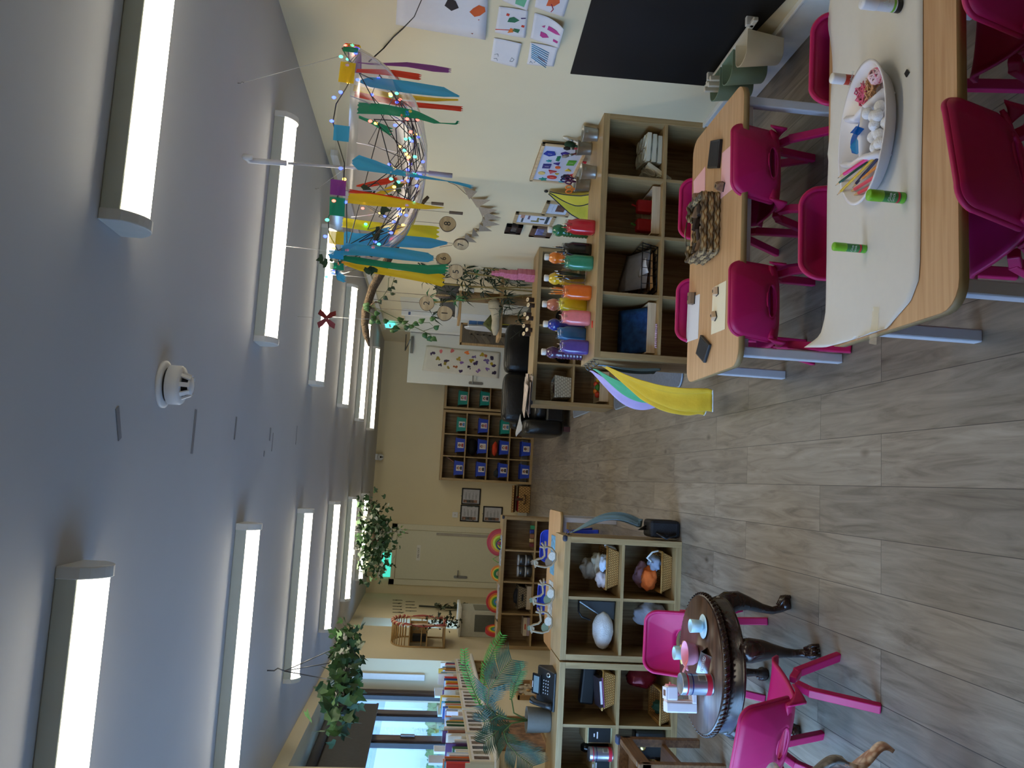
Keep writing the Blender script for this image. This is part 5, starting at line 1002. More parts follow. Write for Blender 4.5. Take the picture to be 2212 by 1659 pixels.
# ivy leaves caught on the rim, a tinsel butterfly on a thread, ceiling hooks and tapes
ivm = mat('ivy_dark', '2E4A30', .6, var=.3, vs=30)
def ivy_leaf(mb, c, s_, M_):
    o = mb.M; mb.M = Matrix.Translation(c) @ M_; pts = [(0, 0), (.45, .1), (.5, .45), (.22, .5), (0, 1), (-.22, .5), (-.5, .45), (-.45, .1)]
    mb.add([(x*s_, y*s_, .06*s_*(abs(x)*2)) for x, y in pts], [(0, 1, 2, 3), (0, 3, 4), (0, 4, 5), (0, 5, 6, 7)], False); mb.M = o
ri = thing('ivy_sprig', 'dark artificial ivy sprig trailing over the walkway end of the umbrella', 'ivy', on(725, 560, 'y', 3.4)); mb = MB().mat(ivm); mb.tube([(0, 0, 0), (.03, .02, -.05), (.08, .05, -.12), (.16, .05, -.16), (.02, .02, .03)], .002, 5)
for c in ((0, 0, 0), (-.02, 0, .03), (.02, .01, -.02), (.0, .0, .05), (.03, .02, -.08), (-.05, 0, -.13), (-.02, 0, -.16), (.04, .02, -.16), (.12, .04, -.17), (.15, .05, -.15)): ivy_leaf(mb, V(c), .042, RX(rg.uniform(50, 120)) @ RZ(rg.uniform(0, 360)))
mb.build('stems_and_leaves', ri)
ri = thing('ivy_sprig', 'dark artificial ivy leaves lying inside the umbrella front', 'ivy', on(815, 405, 'y', 3.3)); mb = MB().mat(ivm); mb.tube([(0, 0, .06), (.02, 0, 0), (-.03, 0, -.05)], .002, 5)
for c in ((-.06, 0, .02), (.0, 0, .035), (-.09, 0, -.02), (-.03, 0, -.04), (.0, 0, -.07)): ivy_leaf(mb, V(c), .05, RX(rg.uniform(70, 110)) @ RZ(rg.uniform(0, 360)))
mb.build('stems_and_leaves', ri)
p = on(705, 688, 'y', 5.0); bf = thing('paper_butterfly', 'dark red paper butterfly hanging on a thread from the ceiling', 'paper butterfly', p); rdp = mat('maroon_foil', '6E2026', .35, .2)
for sx in (-1, 1): MB().mat(rdp).prism([(0, -.012), (sx*.03, -.055), (sx*.062, -.05), (sx*.045, -.015), (sx*.02, 0), (sx*.045, .02), (sx*.065, .045), (sx*.03, .055), (0, .012)], .003, -.0015, ax='y').build('wing', bf, rot=(0, 0, R(sx*25)))
MB().mat(mat('clear_line', 'C8C8C8', .3)).tube([(0, 0, ZC-p.z), (0, 0, 0), (.02, .01, -.28)], .0012, 5).build('thread', bf)
tpm = mat('old_tape', '8B8F98', .35, var=.05)
for i, (x, y, l_, w_, a) in enumerate([(255, 915, .095, .022, 62), (418, 932, .16, .022, 90), (508, 925, .10, .02, 92), (583, 938, .07, .03, 92), (570, 980, .03, .02, 90), (588, 955, .10, .01, 90), (640, 940, .12, .012, 90)]):
    p = on(x, y, 'z', ZC); tag(MB().mat(tpm).box((-l_/2, -w_/2, -.0025), (l_/2, w_/2, -.0005)).build('tape_remnant', loc=(p.x, p.y, ZC), rot=(0, 0, R(a-90))), 'strip of old clear tape left on the ceiling', 'tape', 'old tape strips on the ceiling')
# ---------------------------------------------------------------- on and in the second oak shelf
dt = TZ
# pink tower of cubes, stump numbers, magazines
p = on(1157, 592, 'z', dt); pkt = wood('pink_tower_wood', 'B8607E', 'CE8098', 'x', .5); z = dt+.001
for i, s_ in enumerate((.088, .078, .070, .058, .048, .040, .030)):
    tag(MB().mat(pkt).cbox((0, 0, s_/2), (s_, s_, s_)).build('tower_cube', loc=(p.x+.006*math.sin(i*2), p.y+.08, z), rot=(0, 0, R(38+3*math.sin(i*3))), bevel=.0015), ['largest cube at the foot', 'second cube from the foot', 'third cube from the foot', 'middle cube', 'third cube from the top', 'second cube from the top', 'smallest cube on top'][i]+' of the pink tower', 'block', 'cubes of the pink tower'); z += s_+.0005
brk = mat('dark_bark', '3B2C26', .9, var=.25, vs=60, bump=.8, bs=120); cut = wood('cut_wood', 'D9C29C', 'EAD9B8', 'x', .6)
for x, y, txt, h, lb_ in ((1154, 648, '5', .062, 'nearest the pink tower'), (1155, 660, '4', .06, 'second from the pink tower'), (1148, 680, '3', .064, 'third from the pink tower'), (1152, 688, '', .055, 'beside the one numbered three'), (1146, 705, '2', .066, 'next to the unnumbered one'), (1150, 713, '', .052, 'leaning on the pair nearest the magazines'), (1146, 722, '1', .066, 'nearest the magazines')):
    p = on(x, y, 'z', dt); t = thing('number_stump', 'bark stump %s, %s' % ('numbered '+txt if txt else 'with slanted face', lb_), 'stump', (p.x, p.y, dt+.001)); r = .021; N_ = 16; vs = []
    for k in range(2):
        for i in range(N_): a = 2*PI*i/N_; x_, y_ = r*math.cos(a)*(1+.05*math.sin(a*5)), r*math.sin(a); vs.append((x_, y_, 0 if k == 0 else h+.55*y_+.0))
    MB().mat(brk).add(vs, [(i, (i+1) % N_, N_+(i+1) % N_, N_+i) for i in range(N_)]+[tuple(range(N_))[::-1]], True).build('bark', t)
    mb = MB().mat(cut).add([(a*.97, b*.97, c+.0006) for a, b, c in vs[N_:]], [tuple(range(N_))], False); mb.mat(MATS['black_print'])
    if txt: mb.text(txt, .034, T(0, 0, h+.0016) @ RX(math.degrees(math.atan(.55))), .0003)
    mb.build('cut_face', t)
mg = mat('magazine_cover', 'A9978E', .4, var=.55, vs=28); p = on(1152, 862, 'z', dt)
for i, (dx, dy, a, w_, l_) in enumerate(((.06, .08, -14, .26, .34), (.02, .03, -20, .24, .32), (.09, .12, -8, .22, .30), (.03, .10, -30, .22, .3), (.0, .05, -24, .21, .29))):
    mb = MB().mat(mat('page_white', 'DADAE2', .6)); mb.grid(lambda u, v: ((u-.5)*l_, (v-.5)*w_, .012*u*math.sin(v*5+i)), 10, 6); mb.mat(mg).grid(lambda u, v: ((u-.5)*l_, (v-.5)*w_, .004+.012*u*math.sin(v*5+i)), 10, 6)
    tag(mb.build('magazine', loc=(p.x+dx, p.y+dy, dt+.022+i*.0115), rot=(0, 0, R(a))), 'open glossy magazine in the untidy pile at the end of the second shelf', 'magazine', 'magazines on the second oak shelf')
x, y, z = cell(0, 1, DX0, DY0); gw = wicker('grey_woven', '8A8272', 'BBB39E', 200, 160, .7, .6)
def taper_box(name, label, cat, loc, w0, d0, w1, d1, h, m_, th=.008, rz=0, rim=None):
    t = thing(name, label, cat, loc, R(rz)); O = [(-w0/2, -d0/2, 0), (w0/2, -d0/2, 0), (w0/2, d0/2, 0), (-w0/2, d0/2, 0), (-w1/2, -d1/2, h), (w1/2, -d1/2, h), (w1/2, d1/2, h), (-w1/2, d1/2, h)]
    I_ = [(a*(1-2*th/w0), b*(1-2*th/d0), max(c, th) if c < h else c) for a, b, c in O]; vs = O+I_
    fs = [(3, 2, 1, 0)]+[(i, (i+1) % 4, 4+(i+1) % 4, 4+i) for i in range(4)]+[(4+i, 4+(i+1) % 4, 12+(i+1) % 4, 12+i) for i in range(4)]+[(12+i, 12+(i+1) % 4, 8+(i+1) % 4, 8+i) for i in range(4)]+[(8, 9, 10, 11)]
    MB().mat(m_).add(vs, fs, False).build('body', t, bevel=.004, tidy=True)
    if rim: MB().mat(rim).tube([V(O[4+i]) for i in range(4)], .006, 8, closed=True).build('rim', t)
    return t
taper_box('woven_basket', 'grey woven box basket in the second oak shelf, walkway end', 'basket', (x+.13, y+.15, z+.0005), .18, .22, .21, .26, .16, gw, rz=6)
t = tag(MB().mat(mat('cone_mix', '4A3226', .9, var=.6, vs=40)).sphere((0, 0, 0), .045, 12, 8, (1.3, 1.2, .6)).build('pine_cones', loc=(x+.13, y+.15, z+.13)), 'brown bits heaped inside the grey woven box basket', 'cones', None, 'stuff')
x, y, z = cell(0, 0, DX0, DY0); open_box('wooden_tray', 'pale wooden tray of toy vegetables at the foot of the second shelf', 'tray', (x+.03, y+.05, z+.0005), .28, .28, .085, lw)
for i, (h, r) in enumerate((('C03A22', .03), ('E07A28', .028), ('3E7A2E', .03), ('D04A2A', .026), ('C8A02A', .024))): tag(MB().mat(mat('veg_'+h, h, .5)).sphere((0, 0, 0), r, 12, 8, (1, 1, .9)).build('toy_vegetable', loc=(x+.1+.035*i, y+.14+.03*(i % 2), z+.085+.012*(i % 2))), '%s toy vegetable in the pale wooden tray' % ('dark red', 'orange', 'green', 'brick red', 'mustard')[i], 'toy vegetable')
for c_, r_, lb_ in ((2, 1, 'behind the yellow jar'), (1, 1, 'behind the blue jars')):
    x, y, z = cell(c_, r_, DX0, DY0); tag(MB().mat(mat('black_cloth', '0F0F12', .8)).sphere((0, 0, 0), .07, 14, 10, (1.2, 1, 1.1)).build('black_bag', loc=(x+.12, y+.2, z+.08)), 'black cloth bag in the second oak shelf '+lb_, 'bag')
# ---------------------------------------------------------------- black leather sofa
lea = mat('black_leather', '101113', .35, var=.2, vs=14, bump=.25, bs=18, coat=.1); sx0, sx1, sy0, sy1 = .575, 2.17, 9.62, 10.5
sf = thing('leather_sofa', 'black leather sofa standing behind the second oak shelf', 'sofa', (sx0, sy0, 0)); sw, sdp = sx1-sx0, sy1-sy0
def cushion(mb, a, b, r=.05):
    c = (V(a)+V(b))/2; d = (V(b)-V(a))/2; n_, m_ = 16, 10; vs = []
    for j in range(m_+1):
        ph = -PI/2+PI*j/m_
        for i in range(n_):
            th = 2*PI*i/n_; f = lambda q: math.copysign(abs(q)**.35, q); vs.append(c+V((d.x*f(math.cos(th))*abs(math.cos(ph))**.35, d.y*f(math.sin(th))*abs(math.cos(ph))**.35, d.z*f(math.sin(ph)))))
    return mb.add(vs, [(j*n_+i, j*n_+(i+1) % n_, (j+1)*n_+(i+1) % n_, (j+1)*n_+i) for j in range(m_) for i in range(n_)], True)
cushion(MB().mat(lea), (0, .02, .07), (.2, sdp-.02, .56)).build('arm', sf); cushion(MB().mat(lea), (sw-.2, .02, .07), (sw, sdp-.02, .56)).build('arm', sf)
MB().mat(lea).box((.17, .05, .07), (sw-.17, sdp-.1, .30)).build('base', sf, bevel=.03); MB().mat(lea).box((.1, sdp-.3, .3), (sw-.1, sdp, .66)).build('back', sf, bevel=.06)
for i in range(2): w_ = (sw-.38)/2; cushion(MB().mat(lea), (.19+i*w_, .03, .28), (.19+(i+1)*w_, sdp-.25, .44)).build('seat_cushion', sf); cushion(MB().mat(lea), (.17+i*(w_+.02), sdp-.42, .42), (.17+(i+1)*(w_+.02), sdp-.1, .79)).build('back_cushion', sf)
for x in (.06, sw-.12): MB().mat(mat('plum_leg', '4A2E34', .4)).box((x, .04, 0), (x+.06, .11, .075)).build('leg', sf)
sheet('white_cloth', 'crumpled white cloth lying over the sofa arm', 'cloth', (.70, 9.98, .585), (R(12), R(-10), R(20)), .2, .24, mat('white_cotton', 'B9BABA', .85), .06)
# ---------------------------------------------------------------- display stand, driftwood, bamboo, book rack
SY = 8.75
def at(x, y, d=SY): return on(x, y, 'y', d)
b1_, b2_ = at(993, 665), at(1082, 650); tubm = mat('cardboard_tube', '8E7048', .85, var=.06, vs=8); plyw = wood('ply_board', 'A08052', 'BE9C6C', 'x', .5)
ds = thing('display_stand', 'stand of cardboard tube columns and boards beside the bamboo', 'stand', (0, SY, 0))
MB().mat(plyw).box((at(993, 697).x, -.15, b1_.z-.014), (at(993, 634).x, .2, b1_.z+.014)).build('board', ds, bevel=.004); MB().mat(plyw).box((at(1082, 735).x, -.15, b2_.z-.016), (at(1082, 608).x, .2, b2_.z+.016)).build('board', ds, bevel=.004)
xa, xb = at(1080, 645).x, at(1110, 690).x
MB().mat(tubm).lathe([(.056, .0), (.056, b2_.z-.0165)], 24, c=(xa, .03, 0)).build('column', ds); MB().mat(tubm).lathe([(.056, b2_.z+.0165), (.056, b1_.z-.0145)], 24, c=(xa, .03, 0)).build('column', ds); MB().mat(tubm).lathe([(.052, 0), (.052, b2_.z-.0165)], 24, c=(xb, .03, 0)).build('column', ds)
gc = fab('charcoal_throw', '55524C'); q = at(990, 655); mb = MB().mat(gc); mb.grid(lambda u, v: (q.x-.16+.34*u+.02*math.sin(v*4), SY-.10+.22*v*u+.03*math.sin(u*12), b1_.z+.02+.27*(1-(2*v-1)**2)*(.55+.45*u)+.008*math.sin(u*25)), 30, 16)
tag(mb.build('grey_throw', solid=.008), 'charcoal throw heaped on top of the display stand', 'throw')
tag(MB().mat(mat('fleece', 'CFC9BA', .9)).tube([(at(990, 692).x, SY-.12, b1_.z+.035), (at(990, 660).x, SY-.13, b1_.z+.03), (at(990, 640).x, SY-.12, b1_.z+.03)], [.014, .022, .014], 8).build('fleece_roll'), 'cream fleece roll on the edge of the upper board', 'fleece')
dw = mat('driftwood', 'B3A88E', .8, var=.12, vs=14, bump=.4, bs=40); a_ = [at(1060, 655), at(1066, 668), at(1072, 682), at(1068, 700), at(1072, 716), at(1068, 730)]
o = MB().mat(dw).tube([(q.x, SY-.17, max(q.z, b2_.z+.055)) for q in a_], [.045, .075, .058, .04, .045, .02], 14).build('driftwood'); tag(o, 'pale thick piece of driftwood lying on the lower board', 'driftwood')
tag(MB().mat(mat('moss', '5A5E34', .95, var=.35, vs=30, bump=.8)).tube([(at(1062, 684).x, SY-.03, b2_.z+.08), (at(1055, 700).x, SY-.02, b2_.z+.13), (at(1060, 715).x, SY-.03, b2_.z+.06)], [.03, .055, .03], 12).build('moss'), 'mound of olive moss behind the driftwood', 'moss')
tag(MB().mat(mat('white_bell', 'C4C0B8', .5)).lathe([(.001, .06), (.02, .055), (.035, .01), (.036, 0)], 20).build('white_bell', loc=(at(1012, 633).x, SY-.16, at(1016, 633).z-.03)), 'small white bell-shaped ornament under the upper board', 'ornament')
# bamboo: canes in a pot with clusters of narrow leaves
bamc = mat('bamboo_cane', '8C7A44', .5, var=.12, vs=10); bl1, bl2 = mat('bamboo_leaf_dark', '1F3322', .6, var=.3), mat('bamboo_leaf_light', '2F7A4A', .5, var=.3); BY = 8.35
bb = thing('bamboo_plant', 'tall artificial bamboo plant with long dark leaves in a brown pot', 'plant', (0, BY, 0)); rg = random.Random(12)
def atb(x, y): p = on(x, y, 'y', BY); return V((p.x, 0, p.z))
for k, (x0, y0, x1, y1) in enumerate([(1160, 607, 960, 560), (1160, 612, 1000, 590), (1160, 622, 1015, 620), (1160, 629, 935, 610), (1160, 600, 1040, 580), (1160, 632, 930, 650)]):
    a, b = atb(x0, y0), atb(x1, y1); a0 = V((a.x+(a.x-b.x)*a.z/(b.z-a.z+1e-6)*.3, 0, .3)); a.y = b.y = .03*(k-2); a0.y = a.y; mb = MB().mat(bamc); mb.tube([a0, a, a.lerp(b, .5), b], .0085, 8)
    for j in range(6): mb.lathe([(.0095, -.004), (.011, 0), (.0095, .004)], 8, c=a0.lerp(b, j/6), cap=False)
    mb.build('cane', bb)
c0_ = atb(1160, 616); MB().mat(mat('brown_pot', '4A3426', .7)).lathe([(.001, 0), (.12, 0), (.15, .28), (.155, .3), (.14, .3), (.13, .27), (.001, .27)], 28, c=(c0_.x, 0, 0.001)).build('pot', bb)
cl = [(905, 565), (920, 600), (925, 640), (940, 560), (945, 625), (955, 655), (960, 600), (970, 570), (975, 625), (985, 650), (990, 600), (1000, 560), (1005, 585), (1010, 620), (1020, 600), (1025, 570), (1030, 590), (1040, 560), (1050, 575), (1055, 600), (1060, 590), (1065, 620), (1070, 600), (1085, 595), (1095, 640), (1085, 665), (1100, 610), (1110, 600), (1120, 615), (1005, 640), (940, 595), (1075, 575), (1045, 625), (1120, 690), (1100, 660), (935, 680), (1045, 600), (1060, 560), (1000, 610)]
for k, (x, y) in enumerate(cl):
    c = atb(x, y); c.y = rg.uniform(-.12, .12); mb = MB().mat(bl2 if k % 7 == 2 else bl1)
    for j in range(11):
        a, e = rg.uniform(0, 2*PI), rg.uniform(-1.3, .5); d = V((math.cos(a)*math.cos(e), math.sin(a)*math.cos(e)*.7, math.sin(e))); L_ = rg.uniform(.08, .17); s_ = d.cross(V((rg.uniform(-1, 1), rg.uniform(-1, 1), rg.uniform(-1, 1)))).normalized()*.0085
        m_ = c+d*L_*.5+V((0, 0, .012)); e_ = c+d*L_+V((0, 0, -.02)); mb.add([c, m_-s_, e_, m_+s_, m_+V((0, 0, .003))], [(0, 1, 4), (1, 2, 4), (2, 3, 4), (3, 0, 4)], False)
    mb.build('leaf_cluster', bb)
# twiggy branch, partly in front of the stand
tw = mat('twig', '3A3A2C', .8); mb = MB().mat(tw); rg = random.Random(4); t = thing('twig_bunch', 'bare dark twigs in front of the display stand', 'twigs', (0, 8.2, 0))
for k in range(9):
    a = on(1155, 640+k*6, 'y', 8.2); b = on(1030+k*9, 618+k*13+rg.uniform(-12, 12), 'y', 8.2); m_ = a.lerp(b, .5)+V((rg.uniform(-.04, .04), 0, .03)); mb.tube([(a.x, 0, dt*0+a.z), (m_.x, .02, m_.z), (b.x, 0, b.z)], .0022, 5)
    for j in range(3): c = m_.lerp(b, j/3); mb.tube([(c.x, 0, c.z), (c.x+rg.uniform(-.06, .06), 0, c.z+rg.uniform(-.02, .06))], .0013, 4)
mb.build('twigs', t)
# white book rack with curved sides and picture books, herringbone panel
rk = thing('book_rack', 'white book rack with curved sides beside the herringbone panel', 'book rack', (0, 10.75, 0)); wrk = mat('rack_white', 'D4D8DC', .4, var=.01); rx0, rx1 = on(1020, 706, 'y', 10.75).x, 2.17
for x in (rx0, rx1-.02): MB().mat(wrk).prism([(0, 0), (.3, 0), (.3, .9), (.27, 1.15), (.2, 1.27), (.1, 1.3), (.04, 1.24), (0, 1.1)], .02, x, ax='x').build('side_panel', rk, bevel=.003, tidy=True)
for i, z in enumerate((.35, .6, .82, 1.04)): MB().mat(wrk).box((rx0+.02, .0+i*.03, z), (rx1-.02, .02+i*.03, z+.09)).box((rx0+.02, .0+i*.03, z-.01), (rx1-.02, .14+i*.03, z)).build('book_ledge', rk)
MB().mat(wrk).box((rx0+.02, .27, .3), (rx1-.02, .28, 1.25)).build('back_panel', rk)
for i, (z, h, x) in enumerate(((.82, '4A76A8', .03), (1.04, '3E6AA0', .03), (1.04, '8A7A6A', .2), (.6, 'A8A03A', .05), (.82, '8C5A50', .22), (.6, '6A7A8A', .22))): tag(MB().mat(mat('cover_'+h, h, .4, var=.3, vs=18)).box((0, 0, 0), (.14, .012, .2)).build('picture_book', loc=(rx0+.03+x*.8, 10.75+.045+.03*(int(z*10) % 3), z+.002), rot=(R(-10), 0, 0)), '%s picture book in the white rack, %s' % (('blue', 'dark blue', 'taupe', 'olive', 'russet', 'slate')[i], ('third ledge', 'top ledge near the herringbone panel', 'top ledge near the wall', 'second ledge', 'third ledge near the wall', 'second ledge near the wall')[i]), 'book')
hb_ = thing('herringbone_panel', 'panel of grey herringbone boards framed in pale wood', 'panel', (0, 11.2, 0)); q0, q1 = on(997, 740, 'y', 11.2), on(1100, 708, 'y', 11.2); hz1 = q0.z
hm1 = [wood('herring_%d' % i, a, b, 'x', .6) for i, (a, b) in enumerate((('5A5042', '70644F'), ('4E463A', '665A48'), ('6A5E4C', '7C705A')))]
mb = MB(); n_ = 0; ww = q1.x-q0.x
for j in range(int((hz1-.36)/.085)):
    for i in range(2): 
        c_ = (q0.x+ww*(.25+.5*i), 0, .3+.085*j); mb.mat(hm1[(i+j) % 3]); mb.cbox(c_, (ww*.62, .01, .055), RY(40 if i else -40))
MB().mat(hm1[0]).box((q0.x, .002, .2), (q1.x, .012, hz1)).build('backing', hb_); o = mb.build('herringbone_boards', hb_)
MB().mat(plyw).box((q0.x-.03, -.012, .1), (q0.x, .02, hz1+.02)).box((q1.x, -.012, .1), (q1.x+.03, .02, hz1+.02)).box((q0.x-.03, -.012, hz1), (q1.x+.03, .02, hz1+.03)).build('frame', hb_)
# concertina door on the right wall, its white head box, exit sign, open white door with paint-blot picture
cd = struct(MB().mat(mat('concertina_white', 'CFCDBE', .5, var=.01)).box((XR-.02, 10.0, 0), (XR, 10.68, 2.14)), 'door_3'); mb = MB().mat(mat('concertina_fold', 'C5C7C0', .5, var=.01))
for i in range(16): y = 10.75+i*.075; mb.prism([(XR-.045, y), (XR-.01, y+.0375), (XR-.045, y+.075), (XR-.052, y+.075), (XR-.0, y+.0375), (XR-.052, y)], 2.1, .01)
mb.build('folding_leaves', cd); MB().mat(whitem).box((XR-.09, 10.66, .01), (XR-.0, 10.74, 2.14)).mat(mat('blue_badge', '4A5A80', .4)).box((XR-.091, 10.655, 2.02), (XR-.05, 10.66, 2.05)).build('lead_post', cd)
gx = on(843, 703, 'x', XR-.03); ex = mat('lit_exit_sign', '2FC8C8', .4); b = ex.node_tree.nodes['Principled BSDF']; b.inputs['Emission Color'].default_value = (.1, .75, .8, 1); b.inputs['Emission Strength'].default_value = 1.1
t = thing('exit_sign', 'lit turquoise exit sign above the open white door', 'sign', (XR, gx.y, gx.z)); MB().mat(whitem).box((-.06, -.2, .07), (0, .2, .1)).build('housing', t); MB().mat(ex).box((-.035, -.19, -.07), (-.025, .19, .07)).build('panel', t); MB().mat(mat('sign_white', 'E8F6F6', .4)).box((-.037, -.14, -.01), (-.0355, .12, .015)).build('arrow', t)
DYY = 12.3; dd0, dd1 = on(879, 826, 'y', DYY), on(886, 712, 'y', DYY); dw_ = struct(MB().mat(mat('white_door_leaf', 'D3D5CE', .4, var=.01)).box((dd0.x, DYY, .01), (XR-.03, DYY+.04, 2.06)), 'door_4', bevel=.003)
p = on(1028, 822, 'y', DYY); door_handle(dw_, dd0.x+.055, DYY, p.z, 1)
MB().mat(stl).box((XR-.35, DYY-.05, 2.0), (XR-.1, DYY, 2.04)).tube([(XR-.15, DYY-.04, 2.05), (XR-.3, DYY+.1, 2.12), (XR-.02, DYY+.3, 2.13)], .008, 6).build('door_closer', dw_)
struct(MB().mat(whitem).box((XR-.03, DYY-.06, 0), (XR, DYY-.015, 2.14)).mat(mat('dark_gap', '33302C', .8)).box((XR-.034, DYY-.016, .9), (XR-.0, DYY-.004, 2.05)), 'trim_4')
pq = [on(*c_, 'y', DYY-.004) for c_ in ((912, 800), (921, 747), (1081, 762), (1077, 818))]; pt = thing('paint_blot_picture', 'tall white paper with purple, mustard and orange paint blots taped to the open door', 'picture', pq[0]); L_ = [a-pq[0] for a in pq]
f_ = lambda u, v: L_[0].lerp(L_[1], u).lerp(L_[3].lerp(L_[2], u), v)+V((0, -.004-.006*(math.sin(u*7+v*9)+1), 0))
MB().mat(mat('picture_paper', 'CFCBBE', .8, var=.03, vs=9)).grid(lambda u, v: f_(u, v), 12, 24).build('sheet', pt, solid=.001)
bc = ['2E2440', '8A7A2A', 'C86A6A', '6A5A8A', 'E07A3A', '3A2A50', 'A08A1E', '9A5A34', '7A5A9A']; rg = random.Random(31); spots = [(.1, .7, 5), (.22, .82, 2), (.35, .88, 2), (.18, .55, 1), (.3, .5, 0), (.28, .38, 1), (.45, .6, 6), (.42, .3, 7), (.33, .2, 1), (.55, .85, 4), (.5, .45, 8), (.62, .6, 6), (.6, .3, 0), (.5, .15, 5), (.68, .5, 5), (.75, .85, 6), (.72, .2, 8), (.82, .6, 3), (.85, .3, 8), (.9, .75, 0), (.92, .45, 5), (.93, .2, 0), (.8, .8, 7), (.22, .3, 0), (.65, .75, 3), (.88, .55, 6)]
for i in range(9):
    mb = MB().mat(mat('blot_'+bc[i], bc[i], .7))
    for v, u, c_ in spots:
        if c_ != i: continue
        for q in range(4):
            r0 = rg.uniform(.02, .05); cu, cv = u+rg.uniform(-.05, .05), v+rg.uniform(-.02, .02); n_ = 9; mb.poly([tuple(f_(min(.98, max(.02, cu+r0*1.6*rg.uniform(.5, 1.1)*math.cos(-2*PI*k/n_))), min(.98, max(.02, cv+r0*.55*rg.uniform(.5, 1.1)*math.sin(-2*PI*k/n_))))+V((0, -.002-.0004*q, 0))) for k in range(n_)])
    mb.build('paint_blots', pt)
# trunking along the top of the right wall
struct(MB().mat(whitem).box((XR-.04, 5.5, ZC-.09), (XR, 11.6, ZC-.04)), 'trim_5')
# ---------------------------------------------------------------- hanging branch with numbered wood slices
HB = 5.8; bp = [(838, 560, .03), (823, 590, .032), (805, 622, .03), (796, 650, .028), (790, 672, .03), (788, 700, .026), (791, 722, .024), (797, 748, .006)]; P3 = [on(x, y, 'y', HB) for x, y, r in bp]
P3 = [on(925, 425, 'y', HB+.03), on(900, 452, 'y', HB+.03), on(868, 510, 'y', HB+.05)]+P3; RS = [.012, .02, .026]+[r for _, _, r in bp]; hbk = thing('hanging_branch', 'gnarled brown branch hanging from the ceiling with numbered slices below', 'branch', P3[4]); o_ = P3[4]
barkm = mat('lichen_bark', '5A4A38', .9, var=.4, vs=60, bump=1, bs=90); mb = MB().mat(barkm); mb.tube([p-o_ for p in P3], RS, 12); mb.build('limb', hbk)
mb = MB().mat(barkm); a, b = on(800, 663, 'y', HB)-o_, on(812, 652, 'y', HB-.05)-o_; mb.tube([a, a.lerp(b, .5)+V((0, 0, .01)), b, on(822, 655, 'y', HB)-o_], [.010, .007, .005, .003], 6); a = on(792, 600+60, 'y', HB)-o_; mb.tube([a, on(804, 668, 'y', HB)-o_], [.008, .003], 6); mb.build('side_twig', hbk)
for (x, y) in ((792, 690), (800, 600)): a = on(x, y, 'y', HB); MB().mat(mat('nylon', 'D6D6D6', .3)).tube([a-o_, V((a.x, a.y, ZC))-o_], .0012, 4).build('hanging_line', hbk)
slm = wood('slice_face', 'A28A66', 'C0A880', 'x', .7); slb = mat('slice_bark', '5E5044', .9, bump=.6)
def slice_(label, x, y, txt, rz, r=.056, top=790):
    p = on(x, y, 'y', HB); t = thing('wood_slice', label, 'wood slice', p, rot=(R(90), 0, 0)); t.rotation_euler = (Matrix.Rotation(R(rz), 4, 'Z') @ RX(90)).to_euler()
    pts = [(r*math.cos(a)*(1+.04*math.sin(a*3+x)), r*math.sin(a)*(1+.03*math.cos(a*4+y))) for a in [2*PI*i/28 for i in range(28)]]
    MB().mat(slb).prism(pts, .014, -.007, smooth=True).build('bark_edge', t); mb = MB().mat(slm).prism([(a*.95, b*.95) for a, b in pts], .0152, -.0076); mb.build('face', t)
    if txt: MB().mat(MATS['black_print']).text(txt, r*1.15, T(0, 0, .0085), .0006).build('painted_number', t)
    tp_ = on(top, y-4, 'y', HB); zt = tp_.z
    MB().mat(MATS['jute_string']).tube([(0, r, 0), (0, zt-p.z, 0)], .0016, 5).build('string', t); return t
slice_('hanging wood slice painted 8, nearest the bunting', 967, 484, '8', 8, .06, 880); slice_('hanging wood slice painted 7, hanging lowest and turned', 996, 527, '7', -62, .054, 862); slice_('hanging wood slice painted 6, behind the blue streamer', 958, 560, '6', 25, .054, 840)
slice_('hanging wood slice painted 5, just below the green streamer', 985, 587, '5', -10, .054, 823); slice_('hanging wood slice seen nearly edge-on between 5 and 2', 957, 640, '3', 70, .054, 800); slice_('hanging wood slice painted 2, highest of the slices', 922, 655, '2', -10, .054, 795); slice_('hanging wood slice painted 1, nearest the white door', 961, 677, '1', 4, .056, 792)
for x, y, top, l_ in ((945, 440, 914, .09), (985, 460, 898, .10)):
    p = on(x, y, 'y', HB); t = thing('bark_strip', 'thin dark bark strip hanging on a string, %s' % ('nearer the paint-stained streamers' if y == 440 else 'next to the slice painted 8'), 'bark strip', p); MB().mat(slb).box((-.006, -.02, -l_/2), (.006, .02, l_/2)).build('strip', t, bevel=.003); MB().mat(MATS['jute_string']).tube([(0, 0, l_/2), (0, 0, on(top, y, 'y', HB).z-p.z)], .0014, 5).build('string', t)
